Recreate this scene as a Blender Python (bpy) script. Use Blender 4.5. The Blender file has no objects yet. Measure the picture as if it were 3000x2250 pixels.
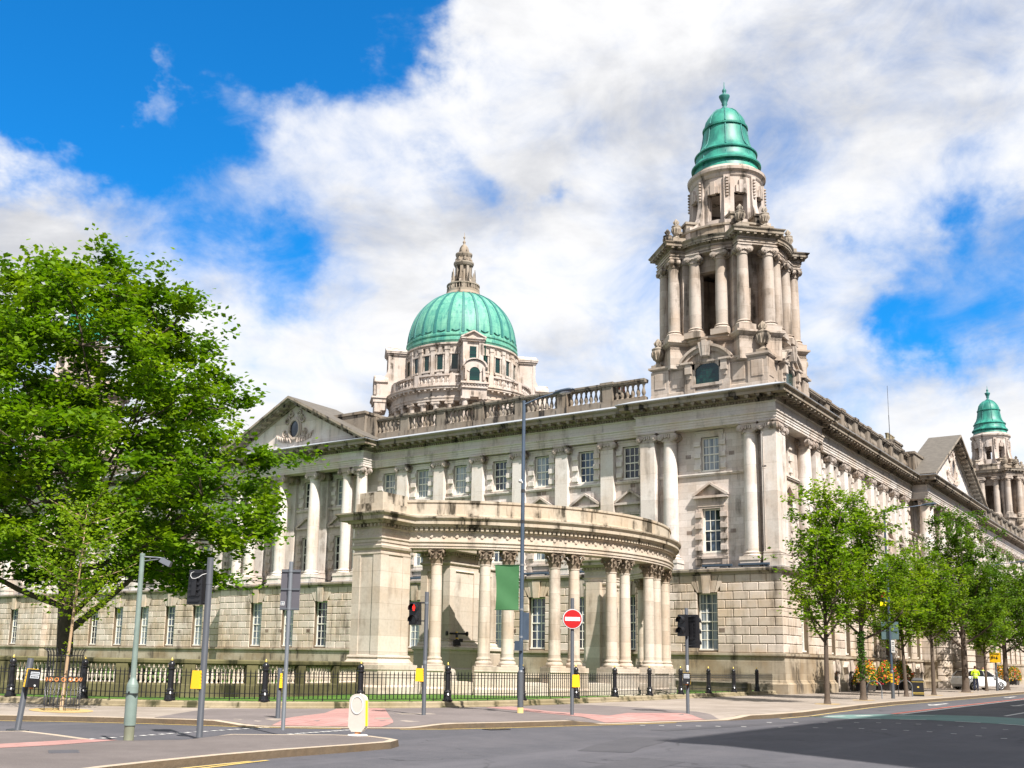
import bpy, bmesh, math, random
from mathutils import Vector, Matrix
PI = math.pi
rnd = random.Random(7)
SC = bpy.context.scene
COL = SC.collection

# ------------------------------------------------------------------ camera
cam_d = bpy.data.cameras.new("camera")
cam = bpy.data.objects.new("camera", cam_d)
COL.objects.link(cam)
cam_d.sensor_width = 36.0
cam_d.lens = 3094.18 / 3000 * 36
cam_d.shift_x = (1500 - 1428.876) / 3000
cam_d.shift_y = (1381.447 - 1125) / 3000
cam_d.clip_end = 3000
cam_d.clip_start = 0.3
def _cam_matrix(yaw, pitch, roll, loc):
    f = Vector((math.sin(yaw) * math.cos(pitch), math.cos(yaw) * math.cos(pitch), math.sin(pitch)))
    r = Vector((math.cos(yaw), -math.sin(yaw), 0))
    u = r.cross(f)
    c, s = math.cos(roll), math.sin(roll)
    r2 = c * r + s * u
    u2 = -s * r + c * u
    m = Matrix((r2, u2, -f)).transposed().to_4x4()
    m.translation = loc
    return m
cam.matrix_world = _cam_matrix(math.radians(54.93836), math.radians(10.20523), math.radians(1.03719), Vector((-57.8717, -21.5059, 1.5556)))
SC.camera = cam

# ------------------------------------------------------------------ light
SUN_EL, SUN_AZ = math.radians(50), math.radians(207)      # azimuth from north (+Y), clockwise
sun_d = bpy.data.lights.new("sun", 'SUN')
sun_d.energy = 5.0
sun_d.angle = math.radians(0.53)
sun_d.color = (1.0, 0.94, 0.875)
sun = bpy.data.objects.new("sun", sun_d)
COL.objects.link(sun)
_to = Vector((math.sin(SUN_AZ) * math.cos(SUN_EL), math.cos(SUN_AZ) * math.cos(SUN_EL), math.sin(SUN_EL)))
sun.rotation_euler = _to.to_track_quat('Z', 'Y').to_euler()

class NT:
    """small helper round a node tree"""
    def __init__(self, tree):
        self.t = tree
        self.n = tree.nodes
        self.n.clear()
    def node(self, typ, **kw):
        nd = self.n.new(typ)
        for k, v in kw.items():
            setattr(nd, k, v)
        return nd
    def link(self, a, b):
        self.t.links.new(a, b)
    def put(self, sock, v):
        if v is None:
            return
        if hasattr(v, 'is_output') or isinstance(v, bpy.types.NodeSocket):
            self.link(v, sock)
        else:
            sock.default_value = v
    def math(self, op, a, b=None, c=None, clamp=False):
        nd = self.node('ShaderNodeMath', operation=op, use_clamp=clamp)
        for i, v in enumerate((a, b, c)):
            self.put(nd.inputs[i], v) if v is not None else None
        return nd.outputs[0]
    def vmath(self, op, a, b=None):
        nd = self.node('ShaderNodeVectorMath', operation=op)
        self.put(nd.inputs[0], a)
        if b is not None:
            self.put(nd.inputs[1], b)
        return nd.outputs['Value'] if op in ('DOT_PRODUCT', 'LENGTH') else nd.outputs[0]
    def noise(self, vec, scale, detail=4, rough=0.55, dist=0.0, lac=2.0):
        nd = self.node('ShaderNodeTexNoise')
        self.put(nd.inputs['Vector'], vec)
        nd.inputs['Scale'].default_value = scale
        nd.inputs['Detail'].default_value = detail
        nd.inputs['Roughness'].default_value = rough
        nd.inputs['Distortion'].default_value = dist
        nd.inputs['Lacunarity'].default_value = lac
        return nd.outputs[0]
    def mix(self, fac, a, b, blend='MIX'):
        nd = self.node('ShaderNodeMix', data_type='RGBA', blend_type=blend)
        self.put(nd.inputs[0], fac)
        for sock, v in ((nd.inputs[6], a), (nd.inputs[7], b)):
            if isinstance(v, (tuple, list)):
                sock.default_value = (v[0], v[1], v[2], 1)
            else:
                self.link(v, sock)
        return nd.outputs[2]
    def ramp(self, fac, lo, hi, smooth=True):
        nd = self.node('ShaderNodeMapRange', interpolation_type='SMOOTHSTEP' if smooth else 'LINEAR')
        self.put(nd.inputs[0], fac)
        nd.inputs[1].default_value = lo
        nd.inputs[2].default_value = hi
        return nd.outputs[0]
    def mapping(self, vec, scale=(1, 1, 1), loc=(0, 0, 0)):
        nd = self.node('ShaderNodeMapping')
        self.put(nd.inputs[0], vec)
        nd.inputs['Scale'].default_value = scale
        nd.inputs['Location'].default_value = loc
        return nd.outputs[0]

def make_world():
    w = bpy.data.worlds.new("World")
    SC.world = w
    w.use_nodes = True
    k = NT(w.node_tree)
    sky = k.node('ShaderNodeTexSky', sky_type='NISHITA')
    sky.sun_disc = False
    sky.sun_elevation = SUN_EL
    sky.sun_rotation = SUN_AZ
    sky.altitude = 20
    sky.air_density = 1.0
    sky.dust_density = 0.4
    sky.ozone_density = 2.5
    blue = k.mix(1.0, sky.outputs[0], (0.14, 1.45, 2.40), 'MULTIPLY')
    co = k.node('ShaderNodeTexCoord').outputs['Generated']
    d = k.vmath('NORMALIZE', co)
    # broken cloud: fractal noise on the sky direction; gaps are patches of sky direction with ragged edges
    wn = k.node('ShaderNodeTexNoise')
    k.link(k.mapping(d, (7.0, 7.0, 9.0)), wn.inputs['Vector'])
    wn.inputs['Scale'].default_value = 1.0
    wn.inputs['Detail'].default_value = 6
    wn.inputs['Roughness'].default_value = 0.6
    sc = k.node('ShaderNodeVectorMath', operation='MULTIPLY_ADD')
    k.link(wn.outputs['Color'], sc.inputs[0])
    sc.inputs[1].default_value = (0.26, 0.26, 0.20)
    sc.inputs[2].default_value = (-0.13, -0.13, -0.10)
    dw = k.vmath('NORMALIZE', k.vmath('ADD', d, sc.outputs[0]))
    gaps = [  # direction, width (rad), depth
        ((0.40, 0.76, 0.51), .11, 1.25), ((0.50, 0.69, 0.53), .10, 1.15), ((0.585, 0.61, 0.555), .075, 1.1), ((0.650, 0.535, 0.565), .045, .8),
        ((0.453, 0.774, 0.447), .06, .85), ((0.522, 0.735, 0.430), .045, .45), ((0.572, 0.725, 0.384), .05, .36),
        ((0.636, 0.684, 0.357), .045, .34), ((0.625, 0.707, 0.332), .045, .34), ((0.60, 0.66, 0.452), .03, .3), ((0.769, 0.47, 0.434), .020, .5),
        ((0.722, 0.535, 0.439), .035, .42), ((0.911, 0.167, 0.377), .04, .4), ((0.925, 0.136, 0.345), .05, .5),
        ((0.933, 0.194, 0.303), .035, .52), ((0.949, 0.128, 0.287), .04, .6), ((0.93, 0.225, 0.285), .028, .5), ((0.89, 0.22, 0.33), .03, .35)]
    puffs = [((0.522, 0.700, 0.488), .030, .75), ((0.475, 0.735, 0.475), .022, .45), ((0.445, 0.817, 0.367), .08, .4), ((0.70, 0.50, 0.51), .10, .25)]
    tot = None
    for c, wd, dep in gaps + [(c, w_, -a) for c, w_, a in puffs]:
        v = Vector(c).normalized()
        dot = k.vmath('DOT_PRODUCT', dw, tuple(v))
        e = k.math('EXPONENT', k.math('MULTIPLY', k.math('SUBTRACT', dot, 1.0), 2.0 / (wd * wd)))
        tot = k.math('MULTIPLY_ADD', e, dep, tot if tot is not None else 0.0)
    f1 = k.noise(k.mapping(d, (5.0, 5.0, 7.5)), 1.0, 9, 0.56, 0.35)
    f2 = k.noise(k.mapping(d, (11, 11, 17), (3, 1, 2)), 1.0, 9, 0.62, 0.5)
    nz = k.math('MULTIPLY_ADD', k.math('SUBTRACT', f1, 0.5), 1.5, k.math('MULTIPLY', k.math('SUBTRACT', f2, 0.5), 1.15))
    dens = k.math('SUBTRACT', k.math('ADD', nz, 0.66), tot)
    cov = k.ramp(dens, -0.20, 0.92)
    # cloud brightness: thicker parts greyer, thin edges whiter
    g1 = k.noise(k.mapping(d, (4.2, 4.2, 8.5), (5, 2, 1)), 1.0, 8, 0.55, 0.4)
    g2 = k.noise(k.mapping(d, (10, 10, 20), (1, 7, 4)), 1.0, 8, 0.6, 0.3)
    body = k.ramp(k.math('ADD', g1, k.math('MULTIPLY', g2, 0.32)), 0.58, 0.88)
    cl = k.mix(body, (11.0, 11.0, 11.1), (6.9, 7.05, 7.5))
    col = k.mix(cov, blue, cl)
    bg = k.node('ShaderNodeBackground')
    k.put(bg.inputs[0], col)
    bg.inputs[1].default_value = 0.0485
    out = k.node('ShaderNodeOutputWorld')
    k.link(bg.outputs[0], out.inputs[0])
make_world()
SC.view_settings.view_transform = 'Standard'
SC.view_settings.look = 'None'
SC.view_settings.exposure = 0.95
SC.view_settings.gamma = 1.0
SC.cycles.max_bounces = 6
SC.cycles.transparent_max_bounces = 6

# ------------------------------------------------------------------ materials
def mat_base(name):
    m = bpy.data.materials.new(name)
    m.use_nodes = True
    k = NT(m.node_tree)
    b = k.node('ShaderNodeBsdfPrincipled')
    o = k.node('ShaderNodeOutputMaterial')
    k.link(b.outputs[0], o.inputs[0])
    return m, k, b
def plain(name, col, rough=0.6, metal=0.0, var=0.12, scale=6.0, spec=0.5, emit=None):
    """paint or metal with a little uneven wear"""
    m, k, b = mat_base(name)
    co = k.node('ShaderNodeTexCoord').outputs['Object']
    n = k.noise(co, scale, 5, 0.6)
    c = k.mix(n, tuple(x * (1 - var) for x in col), tuple(min(1, x * (1 + var)) for x in col))
    k.put(b.inputs['Base Color'], c)
    b.inputs['Roughness'].default_value = rough
    b.inputs['Metallic'].default_value = metal
    b.inputs['Specular IOR Level'].default_value = spec
    if emit:
        b.inputs['Emission Color'].default_value = (*emit[:3], 1)
        b.inputs['Emission Strength'].default_value = emit[3]
    return m
def stone(name, base, stain=0.35, ashlar=None, joints=None, bump=0.25, dirt=(0.075, 0.062, 0.048), warm=None, streak=True, blocks=False):
    """Portland stone: cloudy tone, rain streaks, optional block joints"""
    m, k, b = mat_base(name)
    geo = k.node('ShaderNodeNewGeometry')
    pos = geo.outputs['Position']
    sep = k.node('ShaderNodeSeparateXYZ')
    k.link(pos, sep.inputs[0])
    nrm = k.node('ShaderNodeSeparateXYZ')
    k.link(geo.outputs['True Normal'], nrm.inputs[0])
    big = k.noise(pos, 0.45, 5, 0.6)
    fine = k.noise(pos, 9.0, 6, 0.65)
    warm = warm or tuple(c * f for c, f in zip(base, (0.92, 0.84, 0.76)))
    c = k.mix(k.ramp(big, 0.38, 0.68), base, warm)
    c = k.mix(k.math('MULTIPLY', k.ramp(fine, 0.35, 0.75), 0.3), c, tuple(x * 0.55 for x in base))
    if blocks:
        c = k.mix(k.math('MULTIPLY', geo.outputs['Random Per Island'], 0.5), c, tuple(x * 0.58 for x in warm))
    if ashlar or joints:
        s1 = k.math('GREATER_THAN', k.math('ABSOLUTE', nrm.outputs[0]), 0.5)
        u = k.math('ADD', k.math('MULTIPLY', sep.outputs[1], s1), k.math('MULTIPLY', sep.outputs[0], k.math('SUBTRACT', 1.0, s1)))
        cmb = k.node('ShaderNodeCombineXYZ')
        k.link(u, cmb.inputs[0])
        k.link(sep.outputs[2], cmb.inputs[1])
        br = k.node('ShaderNodeTexBrick')
        k.link(cmb.outputs[0], br.inputs['Vector'])
        w_, h_ = ashlar if ashlar else (60.0, joints)
        br.inputs['Scale'].default_value = 1.0
        br.inputs['Brick Width'].default_value = w_
        br.inputs['Row Height'].default_value = h_
        br.inputs['Mortar Size'].default_value = 0.007
        br.inputs['Mortar Smooth'].default_value = 0.3
        br.inputs['Bias'].default_value = 0.0
        br.inputs['Color1'].default_value = (1, 1, 1, 1)
        br.inputs['Color2'].default_value = (0.70, 0.675, 0.64, 1)
        br.inputs['Mortar'].default_value = (0.42, 0.38, 0.33, 1)
        c = k.mix(0.75, c, k.mix(1.0, c, br.outputs[0], 'MULTIPLY'))
    if streak:
        st = k.noise(k.mapping(pos, (1.7, 1.7, 0.16)), 1.0, 6, 0.65)
        pat = k.noise(pos, 0.9, 4, 0.6)
        f = k.math('MULTIPLY', k.ramp(st, 0.47, 0.68), k.ramp(pat, 0.36, 0.62))
        c = k.mix(k.math('MULTIPLY', f, stain * 2.0, None, True), c, dirt)
    k.put(b.inputs['Base Color'], c)
    b.inputs['Roughness'].default_value = 0.86
    b.inputs['Specular IOR Level'].default_value = 0.25
    bp = k.node('ShaderNodeBump')
    bp.inputs['Strength'].default_value = bump
    bp.inputs['Distance'].default_value = 0.02
    k.link(fine, bp.inputs['Height'])
    k.link(bp.outputs[0], b.inputs['Normal'])
    return m
M = {}
M['ashlar'] = stone('portland_ashlar', (0.65, 0.60, 0.56), 0.36, ashlar=(1.15, 0.42))
M['smooth'] = stone('portland_smooth', (0.71, 0.665, 0.625), 0.26, joints=1.62)
M['carved'] = stone('portland_carved', (0.49, 0.43, 0.385), 0.6)
M['rustic'] = stone('portland_rusticated', (0.60, 0.525, 0.455), 0.36, warm=(0.52, 0.405, 0.285), blocks=True)
M['joint'] = stone('recessed_joint', (0.15, 0.115, 0.08), 0.3)
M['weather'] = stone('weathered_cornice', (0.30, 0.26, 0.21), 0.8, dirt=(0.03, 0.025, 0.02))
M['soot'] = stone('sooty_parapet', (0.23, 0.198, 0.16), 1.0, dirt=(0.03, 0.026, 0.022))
M['garden'] = stone('mossy_garden_stone', (0.31, 0.26, 0.175), 0.9, dirt=(0.05, 0.048, 0.022), warm=(0.22, 0.18, 0.10))
M['colonn'] = stone('colonnade_stone', (0.60, 0.535, 0.455), 0.24, joints=0.62)
M['domestone'] = stone('weathered_dome_stone', (0.56, 0.50, 0.445), 0.5, joints=1.1)
M['tower'] = stone('weathered_tower_stone', (0.47, 0.41, 0.355), 0.5, ashlar=(0.9, 0.42))
M['towercol'] = stone('weathered_tower_column', (0.47, 0.41, 0.355), 0.42, joints=1.2)
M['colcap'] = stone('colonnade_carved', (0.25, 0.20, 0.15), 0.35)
M['coltop'] = stone('colonnade_cornice', (0.46, 0.40, 0.315), 1.0, dirt=(0.06, 0.05, 0.034))
M['mossy'] = stone('dark_mossy_stone', (0.15, 0.135, 0.065), 0.9, dirt=(0.02, 0.02, 0.008), warm=(0.085, 0.075, 0.035))  # moss tone taken darker to paint the shade on the balustrade stone
M['kerb'] = stone('granite_kerb', (0.44, 0.37, 0.28), 0.3, ashlar=None, bump=0.5)
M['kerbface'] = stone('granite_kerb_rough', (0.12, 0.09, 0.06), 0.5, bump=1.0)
M['lead'] = plain('lead_flashing', (0.320, 0.344, 0.376), 0.55, 0.0, 0.2, 3)
M['slate'] = plain('roof_slate', (0.104, 0.092, 0.076), 0.8, 0, 0.5, 2.5)
M['frame'] = plain('cream_window_paint', (0.74, 0.71, 0.62), 0.5, 0, 0.06)
M['iron'] = plain('black_gloss_iron', (0.012, 0.012, 0.014), 0.28, 0, 0.3)
M['gold'] = plain('gilt_finial', (0.75, 0.55, 0.12), 0.35, 0.3)
M['galv'] = plain('galvanised_steel', (0.112, 0.123, 0.137), 0.5, 0.35, 0.16, 5)
M['greypole'] = plain('grey_painted_pole', (0.052, 0.057, 0.067), 0.5, 0.1, 0.14, 5)
M['bluepole'] = plain('blue_grey_paint', (0.060, 0.087, 0.126), 0.5, 0.15, 0.35, 4)
M['palegreen'] = plain('pale_green_lamp_paint', (0.170, 0.224, 0.197), 0.5, 0, 0.3, 4)
M['greenbase'] = plain('worn_olive_paint', (0.176, 0.184, 0.128), 0.6, 0, 0.4, 5)
M['black'] = plain('black_plastic', (0.014, 0.014, 0.016), 0.38, 0, 0.2)
M['lens'] = plain('dark_signal_lens', (0.02, 0.02, 0.022), 0.12, 0)
M['redlamp'] = plain('lit_red_lamp', (0.6, 0.01, 0.008), 0.3, 0, 0.05, emit=(1.0, 0.02, 0.01, 1.3))
M['yellow'] = plain('yellow_plastic', (0.86, 0.52, 0.015), 0.4, 0, 0.06)
M['brightyellow'] = plain('yellow_reflector', (0.90, 0.78, 0.01), 0.35, 0, 0.03)
M['white'] = plain('white_paint', (0.624, 0.624, 0.608), 0.45, 0, 0.05)
M['bollard'] = plain('grimy_white_shell', (0.528, 0.480, 0.424), 0.45, 0, 0.10, 8)
M['red'] = plain('red_sign_sheet', (0.42, 0.006, 0.006), 0.35, 0, 0.03)
M['signback'] = plain('sign_back_grey', (0.090, 0.086, 0.099), 0.5, 0.1, 0.15, 4)
M['tealback'] = plain('sign_back_teal', (0.10, 0.16, 0.17), 0.5, 0.1, 0.15, 4)
M['screen'] = plain('white_legend_panel', (0.480, 0.512, 0.544), 0.4)
M['orange'] = plain('orange_ring_paint', (0.55, 0.20, 0.05), 0.5)
M['terracotta'] = plain('terracotta_pot', (0.42, 0.13, 0.07), 0.8, 0, 0.2)
M['bark'] = plain('grey_brown_bark', (0.085, 0.062, 0.045), 0.9, 0, 0.45, 7)
M['palebark'] = plain('sapling_bark', (0.36, 0.25, 0.15), 0.85, 0, 0.25, 9)
M['banner'] = plain('green_banner_cloth', (0.033, 0.13, 0.042), 0.75, 0, 0.14, 6)
M['hivis'] = plain('hi_vis_cloth', (0.62, 0.86, 0.02), 0.6, 0, 0.06, emit=None)
M['navy'] = plain('navy_trouser_cloth', (0.012, 0.017, 0.045), 0.8)
M['skin'] = plain('skin', (0.46, 0.24, 0.17), 0.55, 0, 0.06)
M['hair'] = plain('dark_hair', (0.05, 0.03, 0.02), 0.7)
M['carwhite'] = plain('white_car_paint', (0.84, 0.86, 0.88), 0.2, 0, 0.02)
M['carglass'] = plain('dark_car_glass', (0.015, 0.017, 0.02), 0.05, 0)
M['tyre'] = plain('tyre_rubber', (0.015, 0.015, 0.016), 0.8)
M['alloy'] = plain('alloy_wheel', (0.55, 0.56, 0.58), 0.35, 0.6)
M['duct'] = plain('blue_grey_floodlight', (0.06, 0.085, 0.12), 0.4, 0.2)
M['vent'] = plain('vent_brick', (0.10, 0.06, 0.04), 0.8)
M['brickbuild'] = stone('brown_office_stone', (0.30, 0.20, 0.14), 0.3, ashlar=(0.5, 0.25))

def copper():
    m, k, b = mat_base('verdigris_copper')
    geo = k.node('ShaderNodeNewGeometry')
    co = k.node('ShaderNodeTexCoord').outputs['Object']
    n1 = k.noise(k.mapping(co, (1.2, 1.2, 0.35)), 1.0, 6, 0.65)
    n2 = k.noise(co, 3.2, 5, 0.6)
    n3 = k.noise(k.mapping(co, (3.0, 3.0, 0.14)), 1.0, 5, 0.6)
    c = k.mix(k.ramp(n1, 0.32, 0.70), (0.055, 0.255, 0.19), (0.15, 0.385, 0.265))
    c = k.mix(k.math('MULTIPLY', k.ramp(n3, 0.48, 0.68), 0.8), c, (0.015, 0.14, 0.135))
    c = k.mix(k.math('MULTIPLY', k.ramp(n2, 0.55, 0.8), 0.35), c, (0.22, 0.48, 0.30))
    sp_ = k.node('ShaderNodeSeparateXYZ'); k.link(co, sp_.inputs[0])
    lap = k.math('LESS_THAN', k.math('FRACT', k.math('MULTIPLY', sp_.outputs[2], 1.35)), 0.07)
    c = k.mix(k.math('MULTIPLY', lap, 0.35), c, (0.02, 0.13, 0.12))
    k.put(b.inputs['Base Color'], c)
    b.inputs['Roughness'].default_value = 0.62
    return m
M['copper'] = copper()
def copper_dark():
    m, k, b = mat_base('verdigris_seam')
    co = k.node('ShaderNodeTexCoord').outputs['Object']
    c = k.mix(k.noise(co, 2.0, 5, 0.6), (0.010, 0.10, 0.10), (0.03, 0.19, 0.16))
    k.put(b.inputs['Base Color'], c)
    b.inputs['Roughness'].default_value = 0.6
    return m
M['seam'] = copper_dark()
M['deepgreen'] = plain('deep_green_copper', (0.012, 0.25, 0.17), 0.55, 0, 0.4, 2.5)

def glass(name, dark, light, scale):
    """window pane: reflects the sky; the room behind it reads as dark or as a drawn curtain"""
    m, k, b = mat_base(name)
    co = k.node('ShaderNodeTexCoord').outputs['Object']
    inf = k.node('ShaderNodeObjectInfo').outputs['Random']
    off = k.node('ShaderNodeCombineXYZ')
    k.link(k.math('MULTIPLY', inf, 37.0), off.inputs[0])
    v = k.vmath('ADD', co, off.outputs[0])
    n = k.noise(k.mapping(v, (scale, 1, 0.25)), 1.0, 3, 0.5)
    c = k.mix(k.ramp(n, 0.42, 0.62), dark, light)
    k.put(b.inputs['Base Color'], c)
    b.inputs['Roughness'].default_value = 0.06
    b.inputs['Specular IOR Level'].default_value = 0.7
    bp = k.node('ShaderNodeBump')
    bp.inputs['Strength'].default_value = 0.06
    bp.inputs['Distance'].default_value = 0.02
    k.link(k.noise(co, 1.3, 2, 0.5), bp.inputs['Height'])
    k.link(bp.outputs[0], b.inputs['Normal'])
    return m
M['pane'] = glass('window_glass', (0.008, 0.010, 0.014), (0.09, 0.12, 0.17), 1.5)  # pale tone paints sky reflection into the base colour
M['panecurt'] = glass('curtained_window_glass', (0.10, 0.125, 0.15), (0.36, 0.40, 0.42), 9.0)
def leaded():
    m, k, b = mat_base('green_leaded_glass')
    geo = k.node('ShaderNodeNewGeometry')
    sep = k.node('ShaderNodeSeparateXYZ')
    k.link(geo.outputs['Position'], sep.inputs[0])
    u = k.math('ADD', sep.outputs[0], sep.outputs[1])
    cmb = k.node('ShaderNodeCombineXYZ')
    k.link(u, cmb.inputs[0])
    k.link(sep.outputs[2], cmb.inputs[1])
    br = k.node('ShaderNodeTexBrick')
    br.offset = 0
    k.link(cmb.outputs[0], br.inputs['Vector'])
    br.inputs['Scale'].default_value = 1
    br.inputs['Brick Width'].default_value = 0.2
    br.inputs['Row Height'].default_value = 0.22
    br.inputs['Mortar Size'].default_value = 0.012
    br.inputs['Color1'].default_value = (0.004, 0.016, 0.018, 1)
    br.inputs['Color2'].default_value = (0.007, 0.04, 0.03, 1)
    br.inputs['Mortar'].default_value = (0.01, 0.014, 0.012, 1)
    k.link(br.outputs[0], b.inputs['Base Color'])
    b.inputs['Roughness'].default_value = 0.15
    return m
M['leaded'] = leaded()

def ground_mat(name, c1, c2, speck, spk_amt, rough=0.85, scale=0.5, slabs=None, cracks=False):
    m, k, b = mat_base(name)
    pos = k.node('ShaderNodeNewGeometry').outputs['Position']
    big = k.noise(pos, scale, 5, 0.6)
    mid = k.noise(pos, scale * 7, 5, 0.6)
    c = k.mix(k.ramp(big, 0.35, 0.68), c1, c2)
    c = k.mix(k.math('MULTIPLY', k.ramp(mid, 0.4, 0.7), 0.25), c, tuple(x * 0.7 for x in c1))
    vor = k.node('ShaderNodeTexVoronoi')
    vor.inputs['Scale'].default_value = 55.0
    k.link(pos, vor.inputs['Vector'])
    sp = k.ramp(vor.outputs['Distance'], 0.30, 0.12)
    pick = k.ramp(k.noise(pos, 38.0, 2, 0.5), 0.52, 0.62)
    c = k.mix(k.math('MULTIPLY', k.math('MULTIPLY', sp, pick), spk_amt), c, speck)
    if slabs:
        br = k.node('ShaderNodeTexBrick')
        k.link(pos, br.inputs['Vector'])
        br.inputs['Scale'].default_value = 1
        br.inputs['Brick Width'].default_value = slabs[0]
        br.inputs['Row Height'].default_value = slabs[1]
        br.inputs['Mortar Size'].default_value = 0.008
        br.inputs['Color1'].default_value = (1, 1, 1, 1)
        br.inputs['Color2'].default_value = (0.86, 0.85, 0.83, 1)
        br.inputs['Mortar'].default_value = (0.5, 0.48, 0.45, 1)
        c = k.mix(1.0, c, br.outputs[0], 'MULTIPLY')
    if cracks:
        wv = k.node('ShaderNodeTexNoise'); k.link(pos, wv.inputs['Vector']); wv.inputs['Scale'].default_value = 0.9; wv.inputs['Detail'].default_value = 6
        wp = k.vmath('ADD', pos, k.vmath('MULTIPLY', wv.outputs['Color'], (1.6, 1.6, 0)))
        ed = k.node('ShaderNodeTexVoronoi', feature='DISTANCE_TO_EDGE'); k.link(wp, ed.inputs['Vector']); ed.inputs['Scale'].default_value = 0.22
        ln = k.ramp(ed.outputs['Distance'], 0.008, 0.003)
        ln = k.math('MULTIPLY', ln, k.ramp(k.noise(pos, 0.35, 3, 0.5), 0.5, 0.56))
        c = k.mix(k.math('MULTIPLY', ln, 0.6), c, tuple(x * 0.35 for x in c1))
        oil = k.math('MULTIPLY', k.ramp(k.noise(pos, 1.3, 5, 0.7), 0.60, 0.74), 0.5)
        c = k.mix(oil, c, tuple(x * 0.62 for x in c1))
        pol = k.ramp(k.noise(k.mapping(pos, (0.05, 0.55, 1)), 1.0, 4, 0.6), 0.5, 0.66)
        c = k.mix(k.math('MULTIPLY', pol, 0.45), c, tuple(x * 1.25 for x in c2))
    k.put(b.inputs['Base Color'], c)
    b.inputs['Roughness'].default_value = rough
    b.inputs['Specular IOR Level'].default_value = 0.3
    bp = k.node('ShaderNodeBump')
    bp.inputs['Strength'].default_value = 0.4
    bp.inputs['Distance'].default_value = 0.01
    k.link(vor.outputs['Distance'], bp.inputs['Height'])
    k.link(bp.outputs[0], b.inputs['Normal'])
    return m
M['road'] = ground_mat('asphalt_road', (0.070, 0.070, 0.080), (0.092, 0.089, 0.099), (0.28, 0.27, 0.27), 0.75, cracks=True)
M['roadpatch'] = ground_mat('tarmac_repair', (0.060, 0.060, 0.068), (0.078, 0.076, 0.084), (0.2, 0.2, 0.2), 0.5)
M['island'] = ground_mat('island_asphalt', (0.119, 0.102, 0.097), (0.148, 0.128, 0.121), (0.360, 0.331, 0.302), 0.8)
M['paving'] = ground_mat('pavement_slabs', (0.281, 0.242, 0.207), (0.335, 0.289, 0.250), (0.234, 0.211, 0.195), 0.3, slabs=(0.9, 0.6))
M['darkpave'] = ground_mat('dark_pavement_asphalt', (0.144, 0.124, 0.119), (0.180, 0.155, 0.148), (0.324, 0.302, 0.288), 0.4)
M['tactile'] = ground_mat('pink_tactile_paving', (0.368, 0.204, 0.188), (0.424, 0.248, 0.224), (0.320, 0.160, 0.144), 0.3, slabs=(0.4, 0.4))
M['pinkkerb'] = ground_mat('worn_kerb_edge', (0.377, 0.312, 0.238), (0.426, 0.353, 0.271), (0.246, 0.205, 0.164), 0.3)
M['lawn'] = ground_mat('lawn_grass', (0.038, 0.102, 0.010), (0.085, 0.178, 0.017), (0.119, 0.255, 0.025), 0.7, scale=1.2)
M['earth'] = ground_mat('far_ground', (0.10, 0.10, 0.09), (0.13, 0.12, 0.11), (0.2, 0.2, 0.2), 0.2, scale=0.05)
M['linewhite'] = ground_mat('white_road_paint', (0.527, 0.518, 0.493), (0.637, 0.629, 0.603), (0.212, 0.204, 0.204), 0.5, scale=2)
M['lineyellow'] = ground_mat('yellow_road_paint', (0.476, 0.340, 0.102), (0.561, 0.425, 0.153), (0.212, 0.187, 0.170), 0.6, scale=2)
M['linered'] = ground_mat('red_road_paint', (0.357, 0.102, 0.076), (0.425, 0.136, 0.102), (0.170, 0.085, 0.085), 0.5, scale=2)
M['cyclegreen'] = ground_mat('green_cycle_surface', (0.112, 0.189, 0.175), (0.140, 0.231, 0.210), (0.210, 0.252, 0.238), 0.5)
M['grit'] = ground_mat('tree_pit_grit', (0.400, 0.272, 0.104), (0.464, 0.336, 0.160), (0.240, 0.160, 0.080), 0.6)

def leafmat(name, c_lo, c_hi, yellow, trans=0.35):
    m = bpy.data.materials.new(name)
    m.use_nodes = True
    k = NT(m.node_tree)
    geo = k.node('ShaderNodeNewGeometry')
    r = geo.outputs['Random Per Island']
    big = k.noise(geo.outputs['Position'], 0.55, 3, 0.5)
    c = k.mix(k.math('MULTIPLY_ADD', k.ramp(k.noise(geo.outputs['Position'], 1.1, 3, 0.5), 0.36, 0.64), 0.55, k.math('MULTIPLY', r, 0.45)), c_lo, c_hi)
    c = k.mix(k.math('MULTIPLY', k.ramp(big, 0.45, 0.68), 0.55), c, yellow)
    b = k.node('ShaderNodeBsdfPrincipled')
    k.link(c, b.inputs['Base Color'])
    b.inputs['Roughness'].default_value = 0.55
    b.inputs['Specular IOR Level'].default_value = 0.18
    t = k.node('ShaderNodeBsdfTranslucent')
    k.link(k.mix(1.0, c, (1.25, 1.35, 0.5), 'MULTIPLY'), t.inputs[0])
    mx = k.node('ShaderNodeMixShader')
    mx.inputs[0].default_value = trans
    k.link(b.outputs[0], mx.inputs[1])
    k.link(t.outputs[0], mx.inputs[2])
    o = k.node('ShaderNodeOutputMaterial')
    k.link(mx.outputs[0], o.inputs[0])
    return m
M['leafbig'] = leafmat('maple_leaves', (0.045, 0.115, 0.004), (0.155, 0.275, 0.008), (0.26, 0.35, 0.010), 0.45)
M['leafstreet'] = leafmat('hornbeam_leaves', (0.07, 0.15, 0.006), (0.185, 0.295, 0.010), (0.28, 0.36, 0.012), 0.5)
M['leafstreetdark'] = leafmat('dark_hornbeam_leaves', (0.045, 0.11, 0.006), (0.11, 0.20, 0.010), (0.16, 0.25, 0.012), 0.4)
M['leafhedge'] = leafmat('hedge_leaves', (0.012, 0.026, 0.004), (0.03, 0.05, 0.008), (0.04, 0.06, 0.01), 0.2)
M['leafdark'] = leafmat('planter_leaves', (0.035, 0.10, 0.01), (0.08, 0.17, 0.015), (0.12, 0.2, 0.02), 0.3)
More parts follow.
